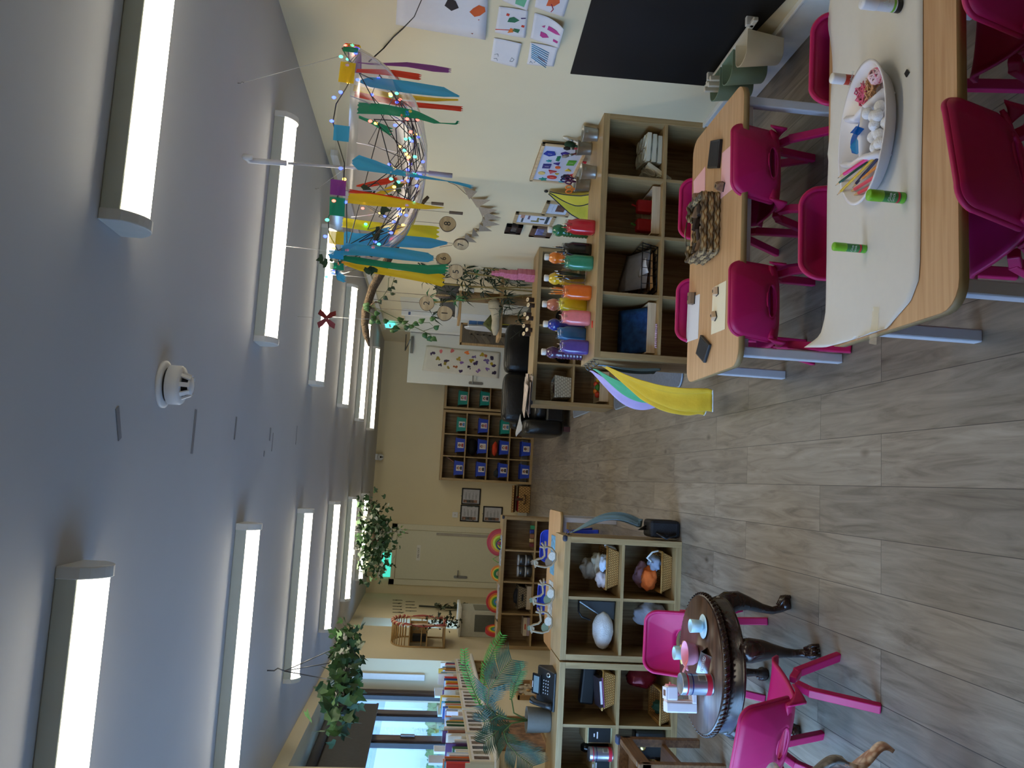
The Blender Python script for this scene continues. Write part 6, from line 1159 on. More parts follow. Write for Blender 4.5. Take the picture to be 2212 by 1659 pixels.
# trailing pothos
pm = mat('pothos_leaf', '3E6634', .5, var=.4, vs=18)
def vine(label, pts, d, leaf=.055, m_=None, seed=1, name='trailing_vine', step=1):
    P_ = [on(x, y, 'y', d) for x, y in pts]; o = P_[0]; t = thing(name, label, 'vine', o); MB().mat(mat('vine_stem', '5A6A3A', .6)).tube([p-o for p in P_], .0022, 5).build('stem', t); rg = random.Random(seed)
    for i, p in enumerate(P_[1:]):
        mb = MB().mat(m_ or pm); mb.M = Matrix.Translation(p-o+V((rg.uniform(-.02, .02), rg.uniform(-.02, .02), 0))) @ RZ(rg.uniform(-40, 40)) @ RX(rg.uniform(70, 110)) @ RZ(rg.uniform(120, 240)); s_ = leaf*rg.uniform(.8, 1.1)
        mb.add([(0, 0, 0), (.32*s_, .1*s_, .05*s_), (.42*s_, .4*s_, .05*s_), (0, 1.0*s_, -.05*s_), (-.42*s_, .4*s_, .05*s_), (-.32*s_, .1*s_, .05*s_), (0, .4*s_, 0)], [(0, 1, 6), (1, 2, 6), (2, 3, 6), (3, 4, 6), (4, 5, 6), (5, 0, 6)], True); mb.build('leaf', t, solid=.0006)
vine('variegated pothos vine trailing from the branch past the exit sign', [(800, 665), (785, 668), (808, 680), (803, 690), (798, 693), (812, 690), (828, 694), (858, 697), (868, 697), (848, 708), (842, 712), (872, 712), (884, 715), (893, 697), (905, 697), (928, 697), (938, 707), (915, 715), (925, 722), (932, 724), (790, 655), (788, 662)], 5.7, .055, seed=2)
vine('thin green vine hanging in a loop beneath the branch', [(800, 665), (818, 650), (828, 640), (838, 625), (840, 600), (852, 600), (845, 622), (843, 633)], 5.85, .04, mat('dull_leaf', '4A5A44', .6), seed=6)
# ---------------------------------------------------------------- left side: shelf contents
wick = wicker('honey_wicker', '7A5428', 'C99A58', 420, 260, .6, .5); wrim = mat('wicker_rim', 'A87C40', .6, var=.2, vs=60)
clo = lambda n, h: mat(n, h, .9, var=.1, vs=14, bump=.5, bs=30)
def blob(name, label, cat, c, r, m_, seed=0, sq=(1, 1, 1), amp=.25, group=None, rz=0):
    mb = MB().mat(m_); mb.sphere((0, 0, 0), 1, 26, 18); o = V((seed*7.1, seed*3.3, 0))
    for i, v in enumerate(mb.v): n = noise.noise(v*1.7+o)*amp*1.6+noise.noise(v*4.5+o)*amp*.6; mb.v[i] = V((v.x*sq[0], v.y*sq[1], v.z*sq[2]))*r*(1+n)
    return tag(mb.build(name, loc=c, rot=(0, 0, R(rz))), label, cat, group)
# two by two shelf A: basket of cloths, silver purse; basket with orange bag; white roll, black bag; clutter
x, y, z = cell(1, 1, AX0, AY0); bz = z+.0005
taper_box('wicker_basket', 'honey wicker basket heaped with pale cloths on the upper shelf', 'basket', (x+.18, y+.17, bz), .21, .18, .27, .24, .085, wick, rim=wrim)
blob('taupe_cloth', 'crumpled taupe cloth rising highest from the wicker basket', 'cloth', (x+.16, y+.22, z+.155), .062, clo('taupe_cloth', '9A8A78'), 1, (1.1, .8, 1)); blob('taupe_cloth', 'beige cloth in the middle of the heaped wicker basket', 'cloth', (x+.20, y+.18, z+.115), .055, clo('beige_cloth', 'B3A48E'), 2, (1.2, .9, .9))
blob('white_cloth', 'white printed cloth at the end of the heaped wicker basket', 'cloth', (x+.10, y+.12, z+.10), .05, clo('white_print', 'CFCBD4'), 3, (1.1, .8, .8)); blob('folded_cloths', 'small pale blue and pink folded cloths at the basket front', 'cloth', (x+.21, y+.09, z+.098), .042, clo('pale_blue_cloth', 'B4C0D2'), 4, (1.2, .7, .7))
tag(MB().mat(mat('silver_sequin', 'C8CAD0', .25, .9, var=.5, vs=300, bump=.6, bs=400)).sphere((0, 0, 0), .05, 20, 12, (.35, .9, 1)).build('silver_purse', loc=(x+.308, y+.12, z+.051), rot=(0, R(20), 0)), 'small silver sequined purse leaning by the side panel', 'purse')
x, y, z = cell(1, 0, AX0, AY0)
taper_box('wicker_basket', 'honey wicker basket holding an orange bag and clear bags, lower shelf', 'basket', (x+.17, y+.17, z+.0005), .2, .18, .26, .24, .075, wick, rim=wrim)
blob('orange_bag', 'bright orange bag in the lower wicker basket', 'bag', (x+.12, y+.12, z+.14), .055, clo('orange_bag_cloth', 'D8682A'), 5, (1.25, .7, 1)); blob('net_bag', 'mauve net bag behind the orange one in the lower basket', 'bag', (x+.13, y+.20, z+.16), .06, clo('mauve_net', '9A7078'), 6, (1.3, .7, 1)); blob('clear_bag', 'pale blue-grey bag beside the orange one', 'bag', (x+.22, y+.12, z+.105), .05, clo('blue_grey_plastic', '8A94A8'), 7, (1, .8, .9))
tag(MB().mat(mat('white_strap', 'C9C9C6', .5)).tube([(0, 0, 0), (.02, 0, .03), (.06, -.01, .0), (.07, -.01, -.04)], .005, 6, flat=1.6).build('white_strap', loc=(x+.235, y+.07, z+.14)), 'white strap curling out of the lower wicker basket', 'strap')
x, y, z = cell(0, 1, AX0, AY0)
blob('white_roll', 'white rolled fleece blanket lying in the upper compartment', 'blanket', (x+.13, y+.14, z+.075), .072, mat('white_fleece', 'D2D4D8', .95, sheen=.4, bump=.4, bs=120), 8, (1.65, .9, .92), .08); blob('red_cloth', 'edge of red cloth under the white rolled blanket', 'cloth', (x+.08, y+.19, z+.04), .045, clo('red_cloth', '9A2430'), 9, (1.3, .8, .7), .1)
t = thing('handbag', 'black glossy handbag leaning in the compartment beside the white roll', 'bag', (x+.27, y+.18, z+.0005), R(-8)); MB().mat(mat('black_vinyl', '0D0F14', .2, coat=.5)).prism([(-.07, 0), (.06, 0), (.06, .24), (.045, .25), (-.05, .09)], .12, -.06, ax='y').build('body', t, bevel=.012, tidy=True); MB().mat(blackp).tube([(.05, -.03, .24), (-.02, -.05, .24), (-.05, -.06, .22), (-.07, -.06, .16)], .006, 8).build('strap', t)
x, y, z = cell(0, 0, AX0, AY0); blob('plastic_bag', 'grey and red plastic bag in the lower compartment behind the pink chair', 'bag', (x+.24, y+.17, z+.115), .085, clo('grey_bag', '8A868E'), 10, (.9, .8, 1.2)); blob('plastic_bag', 'pinkish bag at the back of the lower compartment', 'bag', (x+.1, y+.2, z+.06), .055, clo('mauve_bag', '7A6068'), 11)
# shelf B
x, y, z = cell(1, 1, BX0, AY0-.01)
taper_box('wicker_basket', 'wicker basket with a black case in it, under the telephone', 'basket', (x+.2, y+.16, z+.0005), .18, .19, .235, .26, .085, wick, rim=wrim)
tag(MB().mat(blackp).prism(rrect(-.12, -.04, .12, .04, .02), .09).build('black_case', loc=(x+.2, y+.18, z+.11), rot=(0, R(4), 0), bevel=.012), 'black hard case lying across the basket under the telephone', 'case')
tag(MB().mat(mat('game_box', '2A2024', .4)).box((-.09, -.05, 0), (.09, .05, .03)).mat(mat('mauve_edge', '8A4A7A', .5)).box((-.09, -.052, .0), (.09, -.05, .006)).mat(mat('white_logo', 'D8D6DC', .5)).box((-.07, -.0515, .01), (.07, -.05, .024)).build('game_box', loc=(x+.19, y+.075, z+.088), rot=(R(8), R(-6), 0)), 'dark boxed game with white lettering in the basket front', 'box')
x, y, z = cell(0, 1, BX0, AY0-.01)
for i, (lb_, bx_, h_) in enumerate((('black and kraft storage box against the divider', .215, .15), ('dark framed storage box by the picture edge', .03, .10))):
    t = thing('storage_box', lb_, 'box', (x+bx_, y+.1, z+.0005)); MB().mat(mat('kraft', 'A88A5E', .7)).box((0, 0, 0), (.105, .2, h_+.02)).build('box', t, bevel=.003); mb = MB().mat(mat('label_black', '141316', .3)).box((.006, -.003, .01), (.099, -.0005, h_-.0)).mat(mat('pale_olive', 'A9A682', .5)).box((.0, -.002, .0), (.105, -.0003, .008)).box((.0, -.002, h_), (.105, -.0003, h_+.006)).mat(MATS['white_logo']).lathe([(.001, 0), (.006, 0)], 10, c=(0, 0, 0)).box((.03, -.0042, .09), (.07, -.0035, .098)).box((.04, -.0042, .11), (.06, -.0035, .118)); mb.build('label', t)
tin('red and silver food tin in the shelf compartment beside the black box', (x+.16, y+.07, z+.0005), 1, .15, .042)
tag(MB().mat(MATS['black_lens']).lathe([(.001, 0), (.03, 0), (.032, .15), (.02, .175), (.001, .176)], 20).build('dark_canister', loc=(x+.16, y+.2, z+.0005)), 'dark canister behind the red and silver tin', 'canister')
x, y, z = cell(1, 0, BX0, AY0-.01); blob('red_bag', 'dark red foil gift bag in the lower compartment under the basket', 'bag', (x+.25, y+.2, z+.15), .085, mat('dark_red_foil', '6A0E1A', .25, .3, bump=.3, bs=12), 12, (.8, .6, 1.1), .12)
taper_box('wicker_basket', 'oblong wicker basket at the front of the lower compartment', 'basket', (x+.11, y+.14, z+.0005), .17, .2, .205, .26, .07, wick, rim=wrim); blob('green_cloth', 'dark green cloth inside the oblong wicker basket', 'cloth', (x+.09, y+.13, z+.045), .04, clo('bottle_green', '173A2A'), 13)
x, y, z = cell(0, 0, BX0, AY0-.01); t = thing('black_bag', 'black patent bag with a gold clasp in the corner compartment', 'bag', (x+.2, y+.15, z+.0005)); MB().mat(MATS['black_vinyl']).box((-.08, -.05, 0), (.1, .06, .20)).build('body', t, bevel=.02); MB().mat(mat('gold_clasp', 'D8C07A', .25, 1)).sphere((0, -.056, .15), .02, 14, 8, (1.2, .5, 1)).build('clasp', t)
taper_box('wicker_basket', 'small wicker basket in the corner compartment behind the book stand', 'basket', (x+.06, y+.12, z+.0005), .09, .14, .11, .17, .06, wick, rim=wrim)
# three wooden hens on shelf A
hen1, hen2, hen3 = mat('hen_sand', '9E8F78', .7, var=.03), mat('hen_brown', '7C6A56', .7), mat('hen_sage', '6E7A64', .7); henw = mat('hen_white', 'C9C6BE', .7, var=.15, vs=120)
def hen(label, px, py, comb, wing, rz):
    p = on(px, py, 'z', TZ); t = thing('wooden_hen', label, 'ornament', (p.x, p.y, TZ+.001), R(rz)); D = .012
    C_ = [(-.005, .135), (-.02, .10), (-.04, .055), (-.038, .03), (-.01, .012), (.02, .012), (.045, .03), (.052, .06), (.05, .08)]
    # body outline is a bent band: beak, neck, breast, belly, tail with three plumes
    mb = MB().mat(hen1)
    loop = [(-.045, .13), (-.052, .10), (-.056, .065), (-.045, .03), (-.01, .008), (.03, .010), (.058, .035), (.066, .065), (.064, .085), (.04, .078), (.012, .075), (-.004, .09), (-.01, .115), (-.02, .137)]
    mb.tube([(a*1.1, 0, b*1.1+.006) for a, b in loop]+[(-.045*1.1, 0, .13*1.1+.006)], .0105, 8, flat=.7)
    for a, b, l_ in ((.066, .095, 0), (.088, .085, 0), (.098, .062, 0)): mb.tube([(.062, 0, .085), ((.062+a*1.1)/2, 0, (.085+b*1.1+.02)/2), (a*1.1, 0, b*1.1+.02)], [.008, .0085, .009], 8, flat=.8)
    mb.prism([(-.052, .13), (-.07, .148), (-.052, .156), (-.035, .158), (-.02, .148), (-.03, .13)], D, -D/2, ax='y'); mb.build('body', t)
    mb = MB().mat(comb); [mb.lathe([(.001, -D/2), (.008, -D/2), (.008, D/2), (.001, D/2)], 12, c=(0, 0, 0)) for _ in ()]; 
    mb.prism([(-.045, .155), (-.052, .17), (-.044, .178), (-.038, .172), (-.03, .182), (-.024, .172), (-.018, .172), (-.02, .155)], D, -D/2, ax='y'); mb.build('comb', t)
    MB().mat(comb).prism([(-.055, .132), (-.064, .118), (-.054, .112), (-.048, .128)], D, -D/2, ax='y').build('wattle', t)
    MB().mat(wing).prism([(-.028+.03*math.cos(a)*1.0, .06+.024*math.sin(a)) for a in [2*PI*i/18 for i in range(18)]], D*.8, -D*.4, ax='y').build('wing', t)
    MB().mat(henw).prism([(.012+.028*math.cos(a), .04+.024*math.sin(a)) for a in [2*PI*i/18 for i in range(18)]], D, -D*.5-.002, ax='y').build('painted_egg', t)
    MB().mat(MATS['black_print']).lathe([(.001, -.001), (.003, -.001), (.003, .001), (.001, .001)], 8, c=(0, 0, 0)).build('eye', t, loc=(-.04, -D/2-.0005, .148), rot=(R(90), 0, 0))
hen('wooden hen ornament with brown comb, nearest the hanging blue apron', 1205, 1206, hen2, hen2, -3); hen('wooden hen ornament in the middle with sage comb and lettered egg', 1202, 1287, hen3, hen3, 2); hen('wooden hen ornament with sage comb and speckled egg, nearest the window', 1197, 1347, hen3, hen3, 6)
# telephone
p = on(1199, 1492, 'z', TZ); t = thing('desk_telephone', 'black desk telephone with screen on top of the oak shelf', 'telephone', (p.x+.0, p.y+.05, TZ+.0005), R(-4)); dgp = mat('charcoal_plastic', '1B1D20', .35, var=.02)
TM = T(0, 0, 0) @ RX(32)
mb = MB().mat(dgp); mb.prism([(-.09, 0), (.09, 0), (.09, .09), (.075, .10), (-.09, .015)], .245, -.12, ax='x'); mb.build('base', t, bevel=.006, tidy=True)
fm = T(0, -.02, .052) @ RX(43)
mb = MB().mat(mat('phone_screen_surround', '101318', .25)); mb.M = fm; mb.box((-.045, .035, .006), (.085, .105, .02)); mb.build('screen_surround', t, bevel=.004)
mb = MB().mat(mat('lcd_grey', '6E8086', .2)); mb.M = fm; mb.box((-.032, .046, .0201), (.072, .09, .0206)); mb.mat(MATS['white_logo']).box((-.005, .096, .0201), (.035, .1, .0205)); mb.build('screen', t)
mb = MB().mat(mat('key_legend', 'A8ABB0', .4)); mb.M = fm
for i in range(5):
    for j in range(4): mb.box((-.028+i*.02, -.04+j*.018, .0075), (-.020+i*.02, -.034+j*.018, .0085))
mb.build('keypad', t); mb = MB().mat(mat('ring_silver', 'B8BABA', .3, .8)); mb.M = fm @ T(.095, -.018, .008); mb.lathe([(.008, 0), (.015, 0), (.015, .003), (.008, .003)], 20, cap=False); mb.build('navigation_ring', t)
mb = MB().mat(dgp); mb.tube([V(fm @ V(q)) for q in ((-.085, .095, .02), (-.087, .06, .032), (-.088, .02, .034), (-.087, -.03, .032), (-.085, -.07, .02))], [.026, .02, .018, .02, .026], 12, flat=.8); mb.build('handset', t)
# palm in its grey pot
p = on(1190, 1558, 'z', TZ); PY = p.y; pt_ = thing('potted_palm', 'artificial palm with broad feathery fronds in a grey pot on the shelf', 'plant', (p.x, PY+.02, TZ+.0005)); o_ = pt_.location; gpt = mat('grey_stone_pot', '74746E', .8, var=.04, vs=80)
MB().mat(gpt).lathe([(.001, 0), (.068, 0), (.074, .01), (.082, .155), (.083, .158), (.076, .158), (.07, .03), (.001, .03)], 40, cap=False).build('pot', pt_)
MB().mat(mat('pot_soil', '2A2A1E', .95)).lathe([(.001, .14), (.074, .14)], 24, cap=False).build('soil', pt_)
pd, pl_ = mat('palm_dark', '24422A', .5, var=.25, vs=20), mat('palm_bright', '4C9A34', .5, var=.25, vs=20); psm = mat('palm_stem', '566A34', .6)
def frond(pts, lw_, m_, n=26, dy=0, start=.3, taper=.9):
    C_ = [on(x, y, 'y', PY+.02+d_)-o_ for x, y, d_ in pts]; mb = MB().mat(psm); mb.tube(C_, [.006-.004*i/(len(C_)-1) for i in range(len(C_))], 6); L_ = [0]
    for i in range(1, len(C_)): L_.append(L_[-1]+(C_[i]-C_[i-1]).length)
    def at_(s):
        d = s*L_[-1]
        for i in range(1, len(C_)):
            if d <= L_[i]+1e-9: return C_[i-1].lerp(C_[i], (d-L_[i-1])/(L_[i]-L_[i-1])), (C_[i]-C_[i-1]).normalized()
    mb.mat(m_)
    for i in range(n):
        s = start+(1-start)*i/(n-1)*.995; c, d = at_(s); w_ = lw_*math.sin(PI*min(1, (.18+(1-(s-start)/(1-start))*.82)*taper+.05))**.8; sd = d.cross(V((0, -1, .25))).normalized()
        for sg__ in (-1, 1):
            dr = (sd*sg__+d*.65+V((0, 0, -.12))).normalized(); e = c+dr*w_; hw = d*.0055; m2 = c+dr*w_*.5+V((0, -.006, .008)); mb.add([c-hw*.5, m2-hw, e, m2+hw, c+hw*.5], [(0, 1, 3, 4), (1, 2, 3)], True)
    mb.build('frond', pt_)
B0 = (1140, 1556, 0)
frond([B0, (1100, 1552, 0), (1070, 1545, 0), (1052, 1522, -.02), (1056, 1490, -.05), (1080, 1455, -.06), (1105, 1425, -.06)], .17, pd, 34, start=.32)
frond([B0, (1095, 1553, .02), (1060, 1545, .05), (1035, 1520, .08), (1018, 1480, .1), (1005, 1440, .1), (1003, 1405, .1)], .05, pl_, 26, start=.38)
frond([B0, (1090, 1550, .03), (1055, 1530, .05), (1043, 1490, .06), (1052, 1440, .06), (1068, 1400, .06), (1085, 1372, .06)], .06, pl_, 28, start=.42)
frond([B0, (1105, 1562, -.03), (1088, 1580, -.06), (1096, 1605, -.1), (1118, 1630, -.12), (1150, 1655, -.14)], .17, pd, 30, start=.3); frond([B0, (1100, 1563, 0), (1082, 1570, -.02), (1062, 1590, -.04), (1045, 1605, -.05)], .11, pd, 18, start=.35)
frond([B0, (1110, 1540, .03), (1105, 1510, .08), (1112, 1480, .1), (1125, 1450, .1), (1122, 1435, .1)], .06, mat('palm_mid', '5A8A4A', .5, var=.2), 20, start=.45)
frond([B0, (1100, 1552, 0), (1078, 1545, -.02), (1060, 1555, -.03), (1045, 1560, -.03), (1040, 1545, -.03)], .10, pd, 16, start=.4)
# black box bin and folded blue apron at the end of shelf A
DN = drape('apron', 'denim blue apron bunched on hooks at the end of the hen-topped shelf', fab('denim_cloth', '6E94AC'), 5.42, .70, .47, .03, .20, .17, folds=4, seed=15, x0=AX0+.80, lean=0, cat='apron'); DN.scale.x = -1
apn = [o for o in COL.objects if o.name.startswith('apron') and o.get('label', '').startswith('denim')][0]
for i, y in enumerate((5.36, 5.44)): tag(MB().mat(stl).tube([(0, 0, .02), (.02, 0, .015), (.03, 0, 0), (.024, 0, -.01)], .003, 6).cbox((.002, 0, .01), (.004, .016, .03)).build('coat_hook', loc=(AX0+.764, y, .70)), 'small steel hook above the denim blue apron', 'hook', 'hooks on the hen-topped shelf')
bgx = on(1470, 1130, 'z', .0); t = thing('black_caddy', 'black fabric caddy with a handle loop hanging on the shelf end near the floor', 'caddy', (AX0+.77+.01, 5.33, .005)); MB().mat(mat('black_fabric', '121217', .7, bump=.2)).box((0, -.08, 0), (.115, .1, .2)).build('body', t, bevel=.02); MB().mat(blackp).tube([(.03, -.085, .16), (-.0, -.11, .1), (.03, -.085, .03)], .008, 8).tube([(.05, .02, .2), (.04, .02, .25), (.07, .02, .2)], .008, 8).build('handle_loop', t)
# ---------------------------------------------------------------- kids' table with blue chairs behind shelf A
zz = .50; q0, q1 = on(1163, 1112, 'z', zz), on(1190, 1116, 'z', zz); nursery_table('beech nursery table with blue chairs behind the hen-topped shelf', -1.43, 7.02, 1.2, .66, zz, r=.06)
bc_ = chair('plastic_chair', 'blue plastic chair on the far side of the rear table, walkway end', bluep); bc_.location = (-.60, 7.95, 0); bc_.rotation_euler.z = R(180)
def bch(x, y, a, lb_): return dup(bc_, (x, y, 0), R(a), lb_)
bch(-1.10, 7.95, 180, 'blue plastic chair on the far side of the rear table, window end'); bch(-.72, 6.75, 0, 'blue plastic chair with its back to the hens, walkway end of the rear table'); bch(-1.22, 6.75, 0, 'blue plastic chair with its back to the hens, window end of the rear table')
for lb_, x, y, h in (('light blue printed board lying on the rear table nearest the walkway', -.62, 7.34, '4A9ADA'), ('pale printed board lying on the rear table beside the middle hen', -1.02, 7.36, 'B8C4E0')):
    tag(MB().mat(mat('board_'+h, h, .4, var=.7, vs=22)).prism(rrect(-.17, -.12, .17, .12, .012), .004).build('play_board', loc=(x, y, zz+.001)), lb_, 'board')
# ---------------------------------------------------------------- shelf E: contents and rainbows
def cellE(c, r): return EX0+CX(c), EY0, CZ(r)
x, y, z = cellE(2, 1); tm_, tl = mat('tin_dark', '5A6068', .3, .7), mat('tin_lid_white', 'C4CCD8', .35)
for i, (dx, dz, nm) in enumerate(((.08, 0, 'lower one nearest the divider'), (.08, .085, 'upper one of the taller stack'), (.21, 0, 'lower one nearest the walkway'), (.21, .085, 'upper one nearest the walkway'))):
    t = thing('round_tin', 'round tin with pale lid in the rainbow shelf, '+nm, 'tin', (x+dx+.02, y+.14, z+.0005+dz)); MB().mat(tm_).lathe([(.001, 0), (.06, 0), (.06, .07), (.001, .07)], 28).build('body', t); MB().mat(tl).lathe([(.062, .066), (.062, .080), (.058, .084), (.001, .084)], 28).build('lid', t)
x, y, z = cellE(1, 1); tag(MB().mat(mat('cream_game_box', 'C2B5A2', .6)).box((0, 0, 0), (.26, .22, .05)).build('game_box', loc=(x+.04, y+.06, z+.0005), bevel=.002), 'cream flat game box under the grey basket in the rainbow shelf', 'box'); taper_box('woven_basket', 'oval grey woven basket with a dark handle slot on a cream box', 'basket', (x+.17, y+.16, z+.051), .2, .17, .26, .22, .10, wicker('taupe_weave', '4E4438', '9A8E76', 220, 170, .8), rim=mat('taupe_rim', '6A5E4C', .8))
tag(MB().mat(MATS['dark_slot']).prism(rrect(-.04, -.012, .04, .012, .01), .004, ax='y').build('handle_slot', loc=(x+.17, y+.058, z+.10)), 'dark slot handle on the grey basket front', 'handle')
blob('dark_cloth', 'dark stuff in the oval grey woven basket', 'cloth', (x+.17, y+.17, z+.15), .06, clo('slate_stuff', '2A2C34'), 14, (1.4, .9, .6))
x, y, z = cellE(0, 1)
for i, (h, w_, nm) in enumerate((('A99AA8', .03, 'lilac-grey'), ('C9BCA6', .04, 'cream with a red emblem'), )): o = tag(MB().mat(mat('box_'+h, h, .5)).box((0, 0, 0), (.2, .2, w_)).mat(mat('red_emblem', 'B03A34', .5)).box((.07, -.001, .012), (.13, -.0002, .026) if i else (.071, -.0005, .013)).build('game_box', loc=(x+.1, y+.07, z+.0005+.031*i), bevel=.002), nm+' game box in the end compartment of the rainbow shelf', 'box')
x, y, z = cellE(3, 1)
for i, h in enumerate(('2E8A5A', '2A3A8A', '8A5A3A', 'C8A86A', '6A2A2A')): tag(MB().mat(mat('toy_'+h, h, .5)).box((-.022, -.02, 0), (.022, .02, .05)).build('toy_block', loc=(x+.26-.05*i, y+.06+.03*(i % 2), z+.0005), bevel=.006), ('green', 'navy', 'brown', 'sand', 'maroon')[i]+' toy block in the rainbow shelf near the walkway', 'block')
for c_, nm in ((0, 'beside the cream and lilac boxes'),): pass
RB = ['B8323C', 'D8702E', 'DCC432', '4C9A3C', '4A8AC4', 'C9A878']
def rainbow(label, px, py, r, cols, th, d=.05, z=TZ, rz=0, nested=True, yoff=0):
    p = on(px, py, 'z', z); t = thing('rainbow_arch', label, 'toy', (p.x, min(p.y+yoff, EY0+(.10 if r < .07 else .27)), z+.0005), R(rz)); rr_ = r
    for i, h in enumerate(cols):
        pts = [(rr_*math.cos(PI*k/20), rr_*math.sin(PI*k/20)) for k in range(21)]; r2 = rr_-th
        if r2 > th*.5: pts += [(r2*math.cos(PI*(20-k)/20), r2*math.sin(PI*(20-k)/20)) for k in range(21)]
        MB().mat(mat('arch_'+h, h, .5, var=.05)).prism(pts, d-.004*i, -d/2, ax='y').build('arch', t, tidy=True); rr_ = r2-(.0005 if nested else .006)
    return t
rainbow('large nested rainbow arches with a lime green arch inside, nearest the walkway', 1076, 1168, .155, ['B23A48', 'C04A50', 'D88A3C', 'C4DC4A', '8A9A2C'], .022, .07, rz=-6, yoff=.12); rainbow('small loose arches of green, yellow and navy leaning inside the large rainbow', 1078, 1172, .062, ['2A4460', 'DCC83A', '3E9A48'], .013, .05, yoff=.055, rz=10)
tag(MB().mat(mat('arch_plum', '8A3A50', .5)).sphere((0, 0, 0), .022, 14, 8, (1, 1, 1.2)).build('wooden_peg', loc=(on(1077, 1168, 'z', TZ).x, 9.49, TZ+.027)), 'plum coloured wooden peg at the centre of the large rainbow', 'toy')
p = on(1075, 1203, 'z', TZ); tg = thing('triangle_frame', 'green wooden triangle frame beside the large rainbow', 'toy', (p.x, EY0+.2, TZ+.001)); MB().mat(mat('bright_green', '5AC04A', .5)).tube([(-.045, 0, .007), (.045, 0, .007), (.0, 0, .08)], .007, 6, closed=True).build('frame', tg)
rainbow('small orange and green rainbow arches in the middle of the shelf top', 1073, 1234, .088, ['E0863A', 'E0C84A', '2E8A4A', '1E6A3E'], .014, .07, yoff=.14); rainbow('full rainbow of red to blue arches, second from the window', 1070, 1294, .125, RB, .021, .05, yoff=.10, rz=-4)
# flat rainbow seen on edge and puzzle cards
t = rainbow('rainbow arches turned edge-on nearest the window', 1064, 1350, .115, RB, .019, .04, yoff=.22, rz=72)
for i, (px, py, w_, h) in enumerate(((1084, 1190, .34, 'A8B8C8'), (1081, 1310, .40, 'B4B4BE'), (1078, 1370, .22, 'C0AC96'))):
    p = on(px, py, 'z', TZ); tag(MB().mat(mat('card_'+h, h, .5, var=.6, vs=26)).box((-w_/2, -.10, 0), (w_/2, .09, .008)).build('picture_card', loc=(p.x, EY0+.11, TZ+.0005)), 'printed puzzle board lying flat on the rainbow shelf, '+('walkway end', 'middle', 'window end')[i], 'board')
# ---------------------------------------------------------------- left wall
def WL(x, y, d=0): return on(x, y, 'x', XL+d)
def wl_frame(label, x0, y0, x1, y1, fm, inner, fw=.03, d=.03, name='framed_board', bits=0, seed=1, bm='6A4A2E'):
    a, b = WL(x0, y0), WL(x1, y1); ya, yb, za, zb = min(a.y, b.y), max(a.y, b.y), min(a.z, b.z), max(a.z, b.z); t = thing(name, label, 'board', (XL, (ya+yb)/2, za)); hy, hz = (yb-ya)/2, zb-za
    MB().mat(fm).box((0, -hy, 0), (d, -hy+fw, hz)).box((0, hy-fw, 0), (d, hy, hz)).box((0, -hy, 0), (d, hy, fw)).box((0, -hy, hz-fw), (d, hy, hz)).build('frame', t, bevel=.003); MB().mat(inner).box((0, -hy+fw, fw), (.008, hy-fw, hz-fw)).build('panel', t); rg = random.Random(seed)
    for k in range(bits): MB().mat(mat('bit_'+bm+str(k % 3), (bm, 'B8945E', '8A7A66')[k % 3], .8)).sphere((.018, rg.uniform(-hy+fw+.02, hy-fw-.02), rg.uniform(fw+.02, hz-fw-.02)), rg.uniform(.012, .028), 8, 5, (.5, 1, 1)).build('natural_find', t)
nf = wood('natural_frame', '8A6A44', 'A8865A', 'z', .6)
wl_frame('wooden compartment board with dried leaves and bits under the window, farthest', 1028, 1466, 1062, 1434, nf, mat('kraft_panel', '9A8258', .8, var=.2, vs=20), .02, .03, bits=9, seed=3); wl_frame('wooden board with pale knotted wool shapes behind the palm', 1118, 1512, 1148, 1478, nf, mat('linen_panel', 'B9AE94', .8), .02, .04, bits=12, seed=5, bm='C9BEB0')
wl_frame('wooden board of small family photos by the palm pot', 1075, 1622, 1158, 1553, nf, mat('photo_panel', '8A6A50', .5, var=.7, vs=16), .02, .02)
# cane doll's house on the wall, plant inside, play kitchen, picture frame
cn = mat('cane', 'A98A5A', .6, var=.1); a, b = WL(845, 1386), WL(957, 1380); dh = thing('cane_dolls_house', 'arched cane doll\'s house shelf on the wall with a red and white twisted rope edge', 'doll\'s house', (XL, 9.62, (a.z+b.z)/2)); hh = (a.z-b.z)/2; hw_ = .29; dp = .24
arch = [(-hw_, -hh), (-hw_, hh*.45)]+[(-hw_*math.cos(PI*k/10), hh*.45+hh*.55*math.sin(PI*k/10)) for k in range(1, 10)]+[(hw_, hh*.45), (hw_, -hh)]
mb = MB().mat(cn); mb.tube([(.006, p_[0], p_[1]) for p_ in arch]+[(.006, -hw_, -hh)], .011, 8); mb.build('back_hoop', dh); mb = MB().mat(mat('red_twist', 'A8504A', .7)); L_ = [V((dp, p_[0], p_[1])) for p_ in arch]+[V((dp, -hw_, -hh))]
rope = MB().mat(mat('red_twist', 'A8504A', .7)); rope2 = MB().mat(mat('pale_twist', 'D8B898', .7))
def dens(L_, n): 
    out = []
    for i in range(len(L_)-1):
        for k in range(n): out.append(L_[i].lerp(L_[i+1], k/n))
    return out+[L_[-1]]
DL = dens(L_, 10)
for ph, m_ in ((0, rope), (PI, rope2)): m_.tube([q+V((.012*math.cos(i*.55+ph), 0, .012*math.sin(i*.55+ph))) for i, q in enumerate(DL)], .011, 6)
rope.build('rope_edge', dh); rope2.build('rope_edge', dh)
mb = MB().mat(cn); 
for i, q in enumerate(DL[::6]): mb.tube([V((.006, q.y, q.z)), q], .0055, 6)
mb.build('spokes', dh)
for z_ in (hh*.3, -hh*.35, -hh): MB().mat(cn).box((0, -hw_+.01, z_), (dp, hw_-.01, z_+.012)).build('floor_board', dh)
